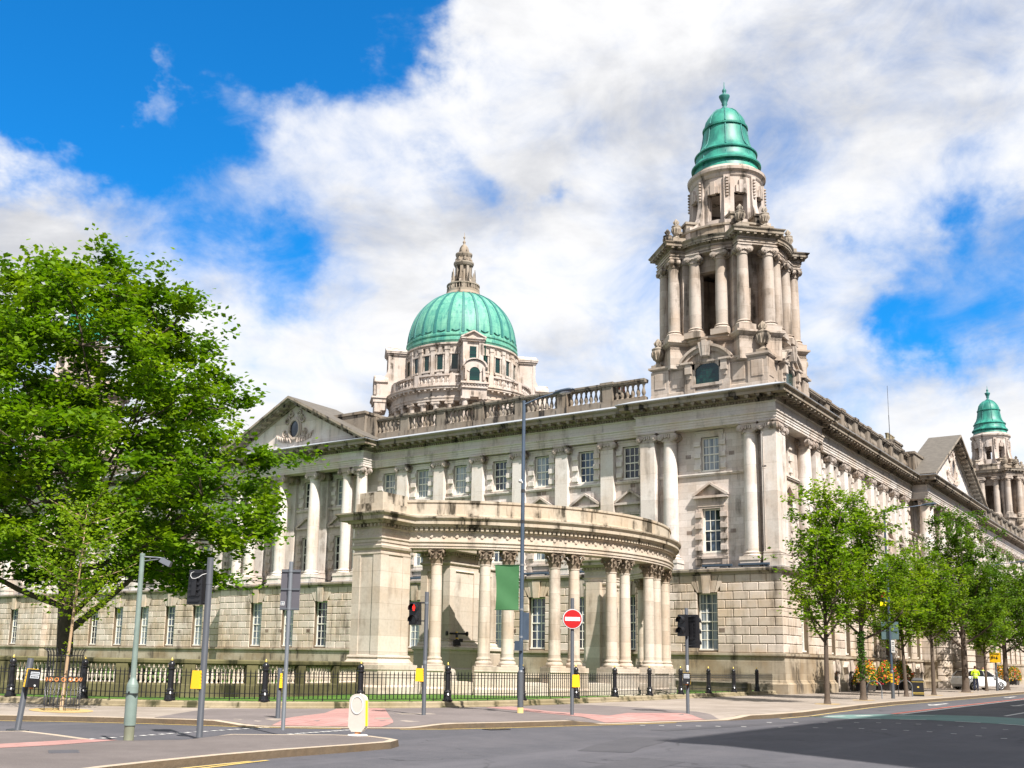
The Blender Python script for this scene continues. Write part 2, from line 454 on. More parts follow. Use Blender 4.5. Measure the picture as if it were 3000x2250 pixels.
M['petred'] = leafmat('red_petals', (0.55, 0.02, 0.03), (0.75, 0.06, 0.12), (0.7, 0.1, 0.02), 0.3)
M['petorange'] = leafmat('orange_petals', (0.75, 0.20, 0.01), (0.85, 0.42, 0.02), (0.85, 0.5, 0.03), 0.3)

# ------------------------------------------------------------------ mesh builder
class MB:
    def __init__(self, T=None):
        self.v = []; self.f = []; self.mi = []; self.sm = []
        self.T = T; self.cur = 0
    def add(self, pts):
        i = len(self.v)
        T = self.T
        self.v.extend([tuple(T(p)) if T else tuple(p) for p in pts])
        return i
    def face(self, idx, smooth=False):
        self.f.append(tuple(idx)); self.mi.append(self.cur); self.sm.append(smooth)
    def poly(self, pts, smooth=False):
        i = self.add(pts)
        self.face(range(i, i + len(pts)), smooth)
    def box(self, x0, x1, y0, y1, z0, z1):
        i = self.add([(x0, y0, z0), (x1, y0, z0), (x1, y1, z0), (x0, y1, z0), (x0, y0, z1), (x1, y0, z1), (x1, y1, z1), (x0, y1, z1)])
        for q in ((0, 3, 2, 1), (4, 5, 6, 7), (0, 1, 5, 4), (1, 2, 6, 5), (2, 3, 7, 6), (3, 0, 4, 7)):
            self.face([i + a for a in q])
    def frustum(self, x0, x1, y0, y1, z0, z1, ix=0.0, iy=0.0):
        """box whose top is inset"""
        i = self.add([(x0, y0, z0), (x1, y0, z0), (x1, y1, z0), (x0, y1, z0), (x0 + ix, y0 + iy, z1), (x1 - ix, y0 + iy, z1), (x1 - ix, y1 - iy, z1), (x0 + ix, y1 - iy, z1)])
        for q in ((0, 3, 2, 1), (4, 5, 6, 7), (0, 1, 5, 4), (1, 2, 6, 5), (2, 3, 7, 6), (3, 0, 4, 7)):
            self.face([i + a for a in q])
    def block(self, s0, s1, z0, z1, d_back, d_front, ch):
        """facing stone with chamfered edges: back at d_back, face at d_front (smaller is further out)"""
        dm = d_front + (ch if d_back > d_front else -ch)
        i = self.add([(s0, d_back, z0), (s1, d_back, z0), (s1, d_back, z1), (s0, d_back, z1),
                      (s0, dm, z0), (s1, dm, z0), (s1, dm, z1), (s0, dm, z1),
                      (s0 + ch, d_front, z0 + ch), (s1 - ch, d_front, z0 + ch), (s1 - ch, d_front, z1 - ch), (s0 + ch, d_front, z1 - ch)])
        for a in (0, 4):
            for q in range(4):
                self.face([i + a + q, i + a + (q + 1) % 4, i + a + 4 + (q + 1) % 4, i + a + 4 + q])
        self.face([i + 8, i + 9, i + 10, i + 11])
    def prism(self, poly, d0, d1):
        """poly of (s, z) extruded along d"""
        n = len(poly)
        i = self.add([(s, d0, z) for s, z in poly] + [(s, d1, z) for s, z in poly])
        self.face(range(i, i + n)); self.face(range(i + 2 * n - 1, i + n - 1, -1))
        for q in range(n):
            self.face([i + q, i + (q + 1) % n, i + n + (q + 1) % n, i + n + q])
    def flat(self, poly, z):
        self.poly([(p[0], p[1], z) for p in poly])
    def slab(self, poly, z0, z1):
        n = len(poly)
        i = self.add([(p[0], p[1], z0) for p in poly] + [(p[0], p[1], z1) for p in poly])
        self.face(range(i + n, i + 2 * n))
        for q in range(n):
            self.face([i + q, i + (q + 1) % n, i + n + (q + 1) % n, i + n + q])
    def lathe(self, prof, n=24, c=(0, 0), a0=0.0, a1=2 * PI, sharp=True, cap=True):
        """profile of (r, z) turned about the vertical through c"""
        full = abs(a1 - a0 - 2 * PI) < 1e-6
        m = n if full else n + 1
        def ring(r, z):
            return self.add([(c[0] + r * math.cos(a0 + (a1 - a0) * j / n), c[1] + r * math.sin(a0 + (a1 - a0) * j / n), z) for j in range(m)])
        prev = None
        for q in range(len(prof) - 1):
            A = ring(*prof[q]) if (sharp or prev is None) else prev
            B = ring(*prof[q + 1])
            for j in range(n):
                k2 = (j + 1) % m
                self.face([A + j, A + k2, B + k2, B + j], True)
            prev = B
        if cap and full:
            for r, z in (prof[0], prof[-1]):
                if r > 0.001:
                    i = ring(r, z)
                    self.face(range(i, i + n))
    def tube(self, pts, rad, n=8, cap=True):
        """round bar along pts; rad is a number or one per point"""
        pts = [Vector(p) for p in pts]
        rs = rad if isinstance(rad, (list, tuple)) else [rad] * len(pts)
        rings = []
        up = None
        for q, p in enumerate(pts):
            d = (pts[min(q + 1, len(pts) - 1)] - pts[max(q - 1, 0)]).normalized()
            if up is None or abs(up.dot(d)) > 0.98:
                up = Vector((0, 0, 1)) if abs(d.z) < 0.9 else Vector((1, 0, 0))
            s = d.cross(up).normalized()
            t = s.cross(d).normalized()
            up = t
            rings.append(self.add([p + rs[q] * (math.cos(2 * PI * j / n) * s + math.sin(2 * PI * j / n) * t) for j in range(n)]))
        for a, b in zip(rings, rings[1:]):
            for j in range(n):
                self.face([a + j, a + (j + 1) % n, b + (j + 1) % n, b + j], True)
        if cap:
            self.face([rings[0] + j for j in range(n)]); self.face([rings[-1] + j for j in range(n)])
    def disc(self, c, axis, r, th, n=20):
        a = Vector(axis).normalized()
        self.tube([Vector(c) - a * th / 2, Vector(c) + a * th / 2], r, n)
    def sweep(self, path, prof, closed=False, capends=True, closedprof=False):
        """profile of (out, z) carried along a plan path with mitred corners; out is to the right of travel"""
        P = [Vector((p[0], p[1])) for p in path]
        n = len(P)
        segs = []
        for q in range(n if closed else n - 1):
            d = (P[(q + 1) % n] - P[q]).normalized()
            segs.append(Vector((d.y, -d.x)))
        offs = []
        for q in range(n):
            if closed:
                a, b = segs[q - 1], segs[q]
            else:
                a, b = segs[max(q - 1, 0)], segs[min(q, n - 2)]
            m = (a + b)
            L = m.length_squared
            m = m * (2.0 / L) if L > 1e-6 else a
            offs.append(m)
        m_ = len(prof)
        rows = []
        for q in range(n):
            rows.append(self.add([(P[q].x + offs[q].x * o, P[q].y + offs[q].y * o, z) for o, z in prof]))
        last = n if closed else n - 1
        jl = m_ if closedprof else m_ - 1
        for q in range(last):
            A, B = rows[q], rows[(q + 1) % n]
            for j in range(jl):
                j2 = (j + 1) % m_
                self.face([A + j, B + j, B + j2, A + j2])
        if capends and not closed:
            for r in (rows[0], rows[-1]):
                self.face([r + j for j in range(m_)])
    def build(self, name, mats, parent=None, loc=None, rot=None):
        me = bpy.data.meshes.new(name)
        me.from_pydata(self.v, [], self.f)
        if not isinstance(mats, (list, tuple)):
            mats = [mats]
        for m in mats:
            me.materials.append(m)
        me.polygons.foreach_set('use_smooth', self.sm)
        if len(mats) > 1:
            me.polygons.foreach_set('material_index', self.mi)
        me.update()
        return place(name, me, parent, loc, rot)
def place(name, me, parent=None, loc=None, rot=None):
    o = bpy.data.objects.new(name, me)
    COL.objects.link(o)
    if parent is not None:
        o.parent = parent
    if loc is not None:
        o.location = loc
    if rot is not None:
        o.rotation_euler = (0, 0, rot) if not isinstance(rot, (tuple, list)) else rot
    return o
def tag(o, label, cat, group=None):
    o['label'] = label
    o['category'] = cat
    if group:
        o['group'] = group
    return o
def thing(name, label, cat, loc=(0, 0, 0), rot=0, group=None):
    o = bpy.data.objects.new(name, None)
    COL.objects.link(o)
    o.location = loc
    o.rotation_euler = (0, 0, rot)
    o.empty_display_size = 0.3
    return tag(o, label, cat, group)
def struct(mb, name, m):
    o = mb.build(name, m)
    o['kind'] = 'structure'
    return o
def dup(root, parent=None, loc=None, rot=None):
    """copy of an object with copies of everything under it"""
    c = root.copy()
    COL.objects.link(c)
    if parent is not None:
        c.parent = parent
    if loc is not None:
        c.location = loc
    if rot is not None:
        c.rotation_euler = (0, 0, rot)
    for ch in list(root.children):
        dup(ch, c)
    return c
# ================================================================== CITY HALL
# facade frames: s runs to the right along a facade, d into the wall, z up
def TW(p): return (p[1], -p[0], p[2])
def TS(p): return (p[0], p[1] - 0.65, p[2])
FAC = {'W': (TW, -PI / 2), 'S': (TS, 0.0)}
def wpos(fac, s, d, z): return FAC[fac][0]((s, d, z))

hall = thing('city_hall', 'grand domed white stone civic building with green copper domes, columns and balustraded roof', 'town hall')

# plan of the two fronts: section ends (s) and how far each stands proud (d)
W_SEC = [(-77.6, -68.6, 'pav'), (-68.6, -43.6, 'main'), (-43.6, -29.3, 'port'), (-29.3, -7.6, 'main'), (-7.6, 1.25, 'pav')]
S_SEC = [(-0.6, 7.75, 'pav'), (7.75, 33.1, 'main'), (33.1, 53.7, 'port'), (53.7, 91.2, 'main'), (91.2, 99.5, 'pav')]
FRZ = {'pav': -0.6, 'main': -0.02, 'port': -1.25}          # plane of the frieze
WALL = {'pav': 0.2, 'main': 0.35, 'port': 0.35}            # plane of the upper wall
BAS = {'pav': -0.72, 'main': -0.16, 'port': -1.4}          # plane of the basement blocks
def plan_path(tab, grow=0.0):
    """world plan polyline of both fronts, each section at its own plane"""
    pts = []
    for s0, s1, k in W_SEC:
        d = tab[k] - grow
        pts += [(s0, d), (s1, d)]
    pw = [TW((s, d, 0))[:2] for s, d in pts]
    pts = []
    for s0, s1, k in S_SEC:
        d = tab[k] - grow
        pts += [(s0, d), (s1, d)]
    ps = [TS((s, d, 0))[:2] for s, d in pts]
    corner = (tab['pav'] - grow, TS((0, tab['pav'] - grow, 0))[1])
    return pw[:-1] + [corner] + ps[1:]

# --- wall with openings
def holed_wall(mb, s0, s1, z0, z1, d, holes, reveal):
    """flat wall with rectangular openings (a, b, z0, z1) and their reveals"""
    S = sorted({s0, s1} | {h[0] for h in holes} | {h[1] for h in holes})
    Z = sorted({z0, z1} | {h[2] for h in holes} | {h[3] for h in holes})
    S = [x for x in S if s0 <= x <= s1]; Z = [x for x in Z if z0 <= x <= z1]
    for a, b in zip(S, S[1:]):
        for c, e in zip(Z, Z[1:]):
            m, n = (a + b) / 2, (c + e) / 2
            if any(h[0] < m < h[1] and h[2] < n < h[3] for h in holes):
                continue
            mb.poly([(a, d, c), (b, d, c), (b, d, e), (a, d, e)])
    for a, b, c, e in holes:
        q = d + reveal
        mb.poly([(a, d, c), (a, q, c), (a, q, e), (a, d, e)])
        mb.poly([(b, d, c), (b, q, c), (b, q, e), (b, d, e)])
        mb.poly([(a, d, c), (b, d, c), (b, q, c), (a, q, c)])
        mb.poly([(a, d, e), (b, d, e), (b, q, e), (a, q, e)])

# --- window data: (half width, z0, z1)
UP, LO, BA = (0.56, 12.92, 15.0), (0.56, 8.08, 10.68), (0.6, 2.42, 5.68)
def win_positions():
    w = {'W': {}, 'S': {}}
    half = [-8.42, -11.62, -14.97, -18.32, -21.67, -25.0, -28.1]
    w['W']['main'] = half + [-44.35, -47.7, -51.12, -54.58, -58.08, -61.6, -65.1]
    w['W']['pav'] = [-3.08, -73.2]
    w['W']['port'] = [-32.75, -36.12, -39.5]
    w['S']['main'] = [9.8 + 3.24 * i for i in range(7)] + [32.1] + [55.3 + 3.24 * i for i in range(11)]
    w['S']['pav'] = [2.9, 95.4]
    w['S']['port'] = [37.2, 41.3, 45.5, 49.6]
    return w
WIN = win_positions()
PIL_W = [-9.95, -13.3, -16.65, -20.0, -23.33, -26.65]
PIL_W = PIL_W + [-46.0, -49.4, -52.85, -56.33, -59.85, -63.35, -66.9]
PIL_S = [11.48 + 3.24 * i for i in range(7)] + [56.95 + 3.24 * i for i in range(11)]

# --- the masonry
walls = MB()
bas = MB(); joint = MB()
def rustic(fac, s0, s1, d, openings, zs, seed):
    """courses of chamfered blocks in front of the joint plane"""
    r = random.Random(seed)
    for ci in range(len(zs) - 1):
        z0, z1 = zs[ci] + 0.012, zs[ci + 1] - 0.012
        runs = [(s0, s1)]
        for a, b, c, e in openings:
            if c < z1 - 0.05 and e > z0 + 0.05:
                nr = []
                for x, y in runs:
                    if b <= x or a >= y:
                        nr.append((x, y))
                    else:
                        if a > x: nr.append((x, a))
                        if b < y: nr.append((b, y))
                runs = nr
        for x, y in runs:
            L = y - x
            if L < 0.06: continue
            n = max(1, round(L / 1.0))
            cuts = [x + L * q / n for q in range(n + 1)]
            if ci % 2 and n >= 1 and L > 0.9:
                st = L / n
                cuts = [x] + [x + st * (q + 0.5) for q in range(n)] + [y]
            for a, b in zip(cuts, cuts[1:]):
                bas.block(a + 0.012, b - 0.012, z0, z1, d + 0.07, d + r.uniform(-0.006, 0.006), 0.035)
ZC = [2.30, 2.80, 3.29, 3.78, 4.27, 4.76, 5.25, 5.73, 6.22, 6.70]
for fac, secs in (('W', W_SEC), ('S', S_SEC)):
    T = FAC[fac][0]
    for m_ in (walls, bas, joint): m_.T = T
    for si, (s0, s1, kind) in enumerate(secs):
        ws = [s for s in WIN[fac][kind] if s0 < s < s1]
        d = WALL[kind]
        holes = []
        for s in ws:
            holes += [(s - UP[0], s + UP[0], UP[1], UP[2]), (s - LO[0], s + LO[0], LO[1], LO[2])]
        a, b = s0, s1
        if kind == 'pav' and fac == 'W':                      # stop short of the corner, which belongs to both fronts
            b = s1 - 0.55 if s1 > 0 else s1
        holed_wall(walls, a, b, 7.0, 15.6, d, holes, 0.28)
        # returns between sections
        db = BAS[kind]
        op = [(s - BA[0], s + BA[0], BA[1], BA[2]) for s in ws]
        if fac == 'S' and kind == 'port':
            op = [(s - 0.75, s + 0.75, 0.1, 5.2) for s in ws]
        z_lo = 0.1 if (fac == 'S' and kind == 'port') else 2.3
        holed_wall(joint, s0 - (0.06 if (fac == 'S' and s0 < 0) else 0), s1 + (0.06 if (fac == 'W' and s1 > 0) else 0), z_lo, 6.75, db + 0.07, op, 0.42)
        vs = [(s - 0.78, s + 0.78, 5.68, 6.75) for s in ws] if not (fac == 'S' and kind == 'port') else []
        zs = ZC if z_lo > 1 else [0.55, 1.1, 1.7] + ZC
        ends = 0.0
        rustic(fac, s0 - (0.12 if (fac == 'S' and s0 < 0) else 0), s1 + (0.12 if (fac == 'W' and s1 > 0) else 0), db, op + vs, zs, si + (10 if fac == 'S' else 0))
        # flared keystones over the basement windows
        if vs:
            bas.T = T
            for s in ws:
                z0, z1 = 5.70, 6.72
                bas.prism([(s - 0.20, z0 - 0.06), (s + 0.20, z0 - 0.06), (s + 0.30, z1), (s - 0.30, z1)], db + 0.08, db - 0.14)
                for g in (-1, 1):
                    bas.prism([(s + g * 0.225, z0), (s + g * 0.47, z0), (s + g * 0.72, z1 - 0.06), (s + g * 0.335, z1 - 0.06)][::g], db + 0.08, db - 0.03)
                    bas.prism([(s + g * 0.50, z0), (s + g * 0.60, z0), (s + g * 0.92, z0 + 0.52), (s + g * 0.92, z1 - 0.06), (s + g * 0.755, z1 - 0.06)][::g], db + 0.08, db - 0.02)
# returns where one section stands proud of the next (short walls across the step)
for fac, secs in (('W', W_SEC), ('S', S_SEC)):
    T = FAC[fac][0]
    for m_ in (walls, bas, joint): m_.T = T
    for (a0, a1, ka), (b0, b1, kb) in zip(secs, secs[1:]):
        s = a1
        d0, d1 = sorted((BAS[ka], BAS[kb]))
        joint.poly([(s, d0 + 0.07, 2.3), (s, d1 + 0.07, 2.3), (s, d1 + 0.07, 6.75), (s, d0 + 0.07, 6.75)])
        sg = 1 if BAS[kb] > BAS[ka] else -1
        for c in range(len(ZC) - 1):                           # block ends of the proud part
            z0, z1 = ZC[c] + 0.012, ZC[c + 1] - 0.012
            x0, x1 = (s - 0.005, s + 0.06) if sg > 0 else (s - 0.06, s + 0.005)
            bas.box(x0, x1, d0 + 0.04, d1 + 0.02, z0, z1)
        d0, d1 = sorted((WALL[ka], WALL[kb]))
        if d1 - d0 > 0.01:
            walls.poly([(s, d0, 7.0), (s, d1, 7.0), (s, d1, 15.6), (s, d0, 15.6)])
# SW corner: the end faces meet in the pavilion pier
bas.T = joint.T = walls.T = None
# plain outer faces of the rest of the block (north and east fronts, roof deck)
walls.poly([(0.4, 77.5, 0), (99.4, 77.5, 0), (99.4, 77.5, 17.2), (0.4, 77.5, 17.2)])
walls.poly([(99.4, -1.1, 0), (99.4, 77.5, 0), (99.4, 77.5, 17.2), (99.4, -1.1, 17.2)])
walls.poly([(-0.5, 77.5, 0), (0.4, 77.5, 0), (0.4, 77.5, 17.2), (-0.5, 77.5, 17.2)])
hall_wall = walls.build('wall', M['ashlar'], hall)
bas.build('rusticated_basement', M['rustic'], hall)
joint.build('basement_wall', M['joint'], hall)

# --- plinth, string courses, entablature, parapet base
pl = MB()
pp = plan_path(BAS)
pl.sweep(pp, [(0.0, 0.0), (0.22, 0.0), (0.22, 0.62), (0.12, 0.72), (0.10, 0.80), (0.05, 0.84), (0.02, 2.08), (0.06, 2.10), (0.13, 2.16), (0.13, 2.28), (-0.10, 2.31)])
pl.build('plinth', stone('plinth_stone', (0.40, 0.345, 0.265), 0.55, ashlar=(1.3, 0.6), warm=(0.30, 0.225, 0.14)), hall)
st = MB()
st.sweep(pp, [(-0.1, 6.66), (0.04, 6.68), (0.06, 6.76), (0.22, 6.86), (0.24, 6.98), (0.20, 7.03), (-0.5, 7.07)])
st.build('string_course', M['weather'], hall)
ld = MB()
ld.sweep(pp, [(0.19, 7.036), (0.19, 7.055), (-0.45, 7.10)], capends=False)
ld.build('string_flashing', M['duct'], hall)
fp = plan_path(FRZ)
en = MB()
en.sweep(fp, [(-0.9, 15.44), (0.0, 15.44), (0.0, 15.58), (0.035, 15.585), (0.035, 15.74), (0.07, 15.745), (0.07, 15.86), (0.13, 15.90), (0.14, 15.98), (0.0, 16.0), (0.0, 16.46), (0.06, 16.5), (0.10, 16.55)])
en.build('entablature', M['smooth'], hall)
co = MB()
co.sweep(fp, [(0.08, 16.552), (0.08, 16.69), (0.20, 16.72), (0.22, 16.78), (0.22, 16.88), (0.80, 16.885), (0.80, 17.06), (0.84, 17.09), (0.94, 17.18), (0.95, 17.235), (0.2, 17.45)])
def along(path, step, inset, fn):
    """call fn(x, y, tangent, normal) at even steps along every leg of a plan path"""
    for a, b in zip(path, path[1:]):
        a, b = Vector(a), Vector(b)
        L = (b - a).length
        if L < 0.3: continue
        t = (b - a) / L
        nrm = Vector((t.y, -t.x))
        n = max(1, int((L - 2 * inset) / step))
        st_ = (L - 2 * inset) / n
        for q in range(n + 1):
            fn(a + t * (inset + st_ * q), t, nrm)
def obox(mb, p, t, n, w, o0, o1, z0, z1):
    """box on a plan path: w wide along t, from o0 to o1 outward"""
    c = [p - t * w / 2 + n * o0, p + t * w / 2 + n * o0, p + t * w / 2 + n * o1, p - t * w / 2 + n * o1]
    i = mb.add([(v.x, v.y, z0) for v in c] + [(v.x, v.y, z1) for v in c])
    for q in ((0, 3, 2, 1), (4, 5, 6, 7), (0, 1, 5, 4), (1, 2, 6, 5), (2, 3, 7, 6), (3, 0, 4, 7)):
        mb.face([i + a for a in q])
along(fp, 0.66, 0.1, lambda p, t, n: (obox(co, p, t, n, 0.22, 0.2, 0.74, 16.755, 16.884), obox(co, p, t, n, 0.15, 0.5, 0.70, 16.70, 16.754)))
along(fp, 0.19, 0.03, lambda p, t, n: obox(co, p, t, n, 0.10, 0.07, 0.19, 16.565, 16.685))
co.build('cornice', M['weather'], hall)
lf = MB()
lf.sweep(fp, [(0.955, 17.225), (0.96, 17.255), (0.15, 17.56), (-0.6, 17.6)], capends=False)
lf.build('cornice_flashing', M['lead'], hall)

# --- roof deck and slate roofs
rf = MB()
rf.flat([(0.3, 77.4), (0.3, -0.4), (99.3, -0.4), (99.3, 77.4)], 17.35)
def ridge(x0, x1, y0, y1, z0, z1, axis='x', hip=1.5):
    if axis == 'x':
        ym = (y0 + y1) / 2
        A, B, Cc, D_ = (x0, y0, z0), (x1, y0, z0), (x1, y1, z0), (x0, y1, z0)
        E_, F_ = (x0 + hip, ym, z1), (x1 - hip, ym, z1)
        rf.poly([A, B, F_, E_]); rf.poly([Cc, D_, E_, F_]); rf.poly([D_, A, E_]); rf.poly([B, Cc, F_])
    else:
        xm = (x0 + x1) / 2
        A, B, Cc, D_ = (x0, y0, z0), (x1, y0, z0), (x1, y1, z0), (x0, y1, z0)
        E_, F_ = (xm, y0 + hip, z1), (xm, y1 - hip, z1)
        rf.poly([A, D_, F_, E_]); rf.poly([B, Cc, F_, E_]); rf.poly([A, B, E_]); rf.poly([Cc, D_, F_])
ridge(34.5, 52.5, 0.6, 5.0, 18.6, 21.6)
rf.box(34.5, 52.5, 0.6, 5.0, 17.3, 18.6)
rf.build('roof', M['slate'], hall)
rc = MB()
rc.box(36.0, 51.0, 2.72, 2.88, 21.56, 21.70)
rc.build('ridge_capping', M['duct'], hall)

# --- columns, pilasters
def volutes(mb, w, dep, zc, r, d_face):
    """Ionic scroll pair on a capital, front face at d_face"""
    for g in (-1, 1):
        for rr, th in ((r, 0.0), (r * 0.74, 0.035), (r * 0.34, 0.075)):
            seg = 12
            pts_f = [(g * w + rr * math.cos(2 * PI * q / seg), d_face - th, zc + rr * math.sin(2 * PI * q / seg)) for q in range(seg)]
            pts_b = [(x, d_face + dep, z) for x, y, z in pts_f]
            i = mb.add(pts_f + pts_b)
            mb.face(range(i, i + seg))
            for q in range(seg):
                mb.face([i + q, i + (q + 1) % seg, i + seg + (q + 1) % seg, i + seg + q], True)
def ionic_cap(half, dep, front):
    """capital mesh 0.62 high, base at z=0; half is half the shaft, front the d of its face"""
    mb = MB()
    w = half + 0.05
    mb.box(-half - 0.02, half + 0.02, front + 0.02, front + dep, 0.0, 0.07)
    mb.box(-half + 0.02, half - 0.02, front + 0.03, front + dep, 0.07, 0.42)
    mb.box(-w - 0.02, w + 0.02, front - 0.06, front + dep, 0.40, 0.50)
    mb.box(-w - 0.10, w + 0.10, front - 0.11, front + dep, 0.50, 0.58)
    volutes(mb, w, 0.24, 0.26, 0.21, front - 0.07)
    volutes(mb, w, 0.24, 0.26, 0.21, front + dep - 0.30)
    for q in range(5):                                          # egg moulding and leaf between the scrolls
        x = -half * 0.62 + half * 1.24 * q / 4
        mb.frustum(x - 0.05, x + 0.05, front - 0.06, front + 0.03, 0.24 - 0.05 * (q % 2), 0.40, 0.01, 0.01)
    return mb
def shaft_col(r, h):
    """round shaft with base; z=0 at the pedestal top"""
    mb = MB()
    mb.box(-r * 1.36, r * 1.36, -r * 1.36, r * 1.36, 0, 0.13)
    prof = [(r * 1.34, 0.13), (r * 1.38, 0.17), (r * 1.34, 0.22), (r * 1.2, 0.24), (r * 1.14, 0.29), (r * 1.24, 0.33), (r * 1.22, 0.37), (r * 1.06, 0.39), (r, 0.44)]
    mb.lathe(prof, 24, cap=False)
    mb.lathe([(r, 0.44), (r, h * 0.34), (r * 0.965, h * 0.6), (r * 0.90, h * 0.85), (r * 0.85, h - 0.08)], 24, sharp=False, cap=False)
    mb.lathe([(r * 0.85, h - 0.08), (r * 0.92, h - 0.06), (r * 0.92, h - 0.01), (r * 0.86, h)], 24)
    return mb
Z_PED, Z_CAP = 7.55, 14.86
H_SH = Z_CAP - Z_PED
def pil_shaft(w, proj, h):
    mb = MB()
    q = w / 2
    mb.box(-q - 0.14, q + 0.14, -0.14, proj, 0, 0.14)
    mb.box(-q - 0.12, q + 0.12, -0.12, proj, 0.14, 0.25)
    mb.box(-q - 0.05, q + 0.05, -0.05, proj, 0.25, 0.31)
    mb.box(-q - 0.08, q + 0.08, -0.08, proj, 0.31, 0.39)
    mb.box(-q, q, 0, proj, 0.39, h)
    return mb
pil_me = pil_shaft(0.9, 0.35, H_SH)
pier_me = pil_shaft(0.95, 0.85, H_SH)
first = {}
def column(kind, fac, s, d, parent=hall):
    """round column or pilaster with its capital as a sub-part; d is the axis of a column, the face of a pilaster"""
    key = kind
    if key in first:
        o = dup(first[key], parent, wpos(fac, s, d, Z_PED), FAC[fac][1])
        return o
    if kind == 'round':
        o = shaft_col(0.455, H_SH).build('column', M['smooth'], parent)
        cap = ionic_cap(0.40, 0.86, -0.43).build('capital', M['carved'], o, (0, 0, H_SH))
    elif kind == 'flat':
        o = pil_me.build('pilaster', M['smooth'], parent)
        cap = ionic_cap(0.44, 0.40, -0.05).build('capital', M['carved'], o, (0, 0, H_SH))
    else:
        o = pier_me.build('pilaster', M['smooth'], parent)
        cap = ionic_cap(0.46, 0.88, -0.05).build('capital', M['carved'], o, (0, 0, H_SH))
    o.location = wpos(fac, s, d, Z_PED)
    o.rotation_euler = (0, 0, FAC[fac][1])
    first[key] = o
    return o
def pedestal(fac, s0, s1, d0, d1):
    pd = MB(FAC[fac][0])
    pd.box(s0, s1, d0, d1, 7.02, 7.14)
    pd.box(s0 + 0.05, s1 - 0.05, d0 + 0.05, d1, 7.14, 7.46)
    pd.box(s0 + 0.01, s1 - 0.01, d0 + 0.01, d1, 7.46, 7.548)
    pd.build('pedestal', M['smooth'], hall)
for s in PIL_W:
    column('flat', 'W', s, 0.0); pedestal('W', s - 0.66, s + 0.66, -0.17, 0.36)
for s in PIL_S:
    column('flat', 'S', s, 0.0); pedestal('S', s - 0.66, s + 0.66, -0.17, 0.36)
for c, fac in ((0, 'W'), (-76.3, 'W'), (0, 'S'), (98.4, 'S')):
    def pos(s, c=c, fac=fac):
        return s if c == 0 else (c - s)
    if fac == 'W':
        pr_, rd = [-6.85], [-5.52, -0.44]
    else:
        pr_, rd = [6.95], [5.55]
    for s in pr_: column('pier', fac, pos(s), -0.56)
    for s in rd: column('round', fac, pos(s), -0.13)
    lo, hi = sorted((pos(pr_[0] - 0.62 * (1 if pr_[0] < 0 else -1)), pos(rd[0] + 0.66 * (1 if pr_[0] < 0 else -1))))
    pedestal(fac, lo, hi, -0.78, 0.21)
    if fac == 'W':
        a, b = sorted((pos(-1.08), pos(0.15)))
        pedestal(fac, a, b, -0.78, 0.21)
# the square corner piers of the pavilions show on both fronts
def corner_pier(x0, x1, y0, y1):
    mb = MB()
    e = 0
    for g, a, b in ((0.14, Z_PED, Z_PED + 0.14), (0.12, Z_PED + 0.14, Z_PED + 0.25), (0.05, Z_PED + 0.25, Z_PED + 0.31), (0.08, Z_PED + 0.31, Z_PED + 0.39), (0.0, Z_PED + 0.39, Z_CAP)):
        mb.box(x0 - g, x1, y0 - g, y1, a, b)
    mb.box(x0 - 0.19, x1, y0 - 0.19, y1, 7.02, 7.14)
    mb.box(x0 - 0.16, x1, y0 - 0.16, y1, 7.14, 7.548)
    o = mb.build('pilaster', M['smooth'], hall)
    cb = MB(TW)
    cb_o = ionic_cap(0.40, 0.5, -0.05)
    cap = MB()
    def put(src, T):
        i = len(cap.v)
        cap.v += [tuple(T(v)) for v in src.v]
        cap.f += [tuple(a + i for a in f) for f in src.f]; cap.mi += src.mi; cap.sm += src.sm
    ym, xm = (y0 + y1) / 2 - 0.02, (x0 + x1) / 2
    put(ionic_cap(0.40, 0.5, -0.05), lambda v: (x0 + v[1], ym - v[0], Z_CAP + v[2]))
    put(ionic_cap(0.36, 0.5, -0.05), lambda v: (x0 + 0.40 + v[0], y0 + v[1], Z_CAP + v[2]))
    cap.box(x0 - 0.1, x1, y0 - 0.1, y1, Z_CAP + 0.49, Z_CAP + 0.58)
    cap.build('capital', M['carved'], o)
corner_pier(-0.56, 0.4, -1.21, -0.33)
column('pier', 'S', 1.0, -0.40)
pedestal('S', 0.4, 1.6, -0.6, 0.21)
for s in (-29.75, -31.1, -34.45, -37.85, -41.2, -42.55):
    column('round', 'W', s, -0.82)
    if s not in (-29.75, -42.55): column('flat', 'W', s, 0.1)
for a, b in ((-31.75, -29.1), (-35.1, -33.8), (-38.5, -37.2), (-43.2, -40.55)):
    pedestal('W', a, b, -1.48, 0.36)
for s in (33.75, 35.05, 39.2, 43.4, 47.6, 51.8, 53.1):
    column('round', 'S', s, -0.82)
for a, b in ((33.1, 35.7), (38.5, 39.9), (42.7, 44.1), (46.9, 48.3), (51.1, 53.7)):
    pedestal('S', a, b, -1.48, 0.36)
bc = MB()
for fac, secs in (('W', W_SEC), ('S', S_SEC)):
    bc.T = FAC[fac][0]
    for s0, s1, k in secs:
        d = WALL[k]
        e = s1 - 1.3 if (fac == 'W' and s1 > 0) else s1
        bc.box(s0 + 0.03, e - 0.03, d - 0.10, d + 0.1, 12.66, 12.74)
        bc.box(s0 + 0.04, e - 0.04, d - 0.15, d + 0.1, 12.74, 12.82)
bc.build('sill_band', M['smooth'], hall)

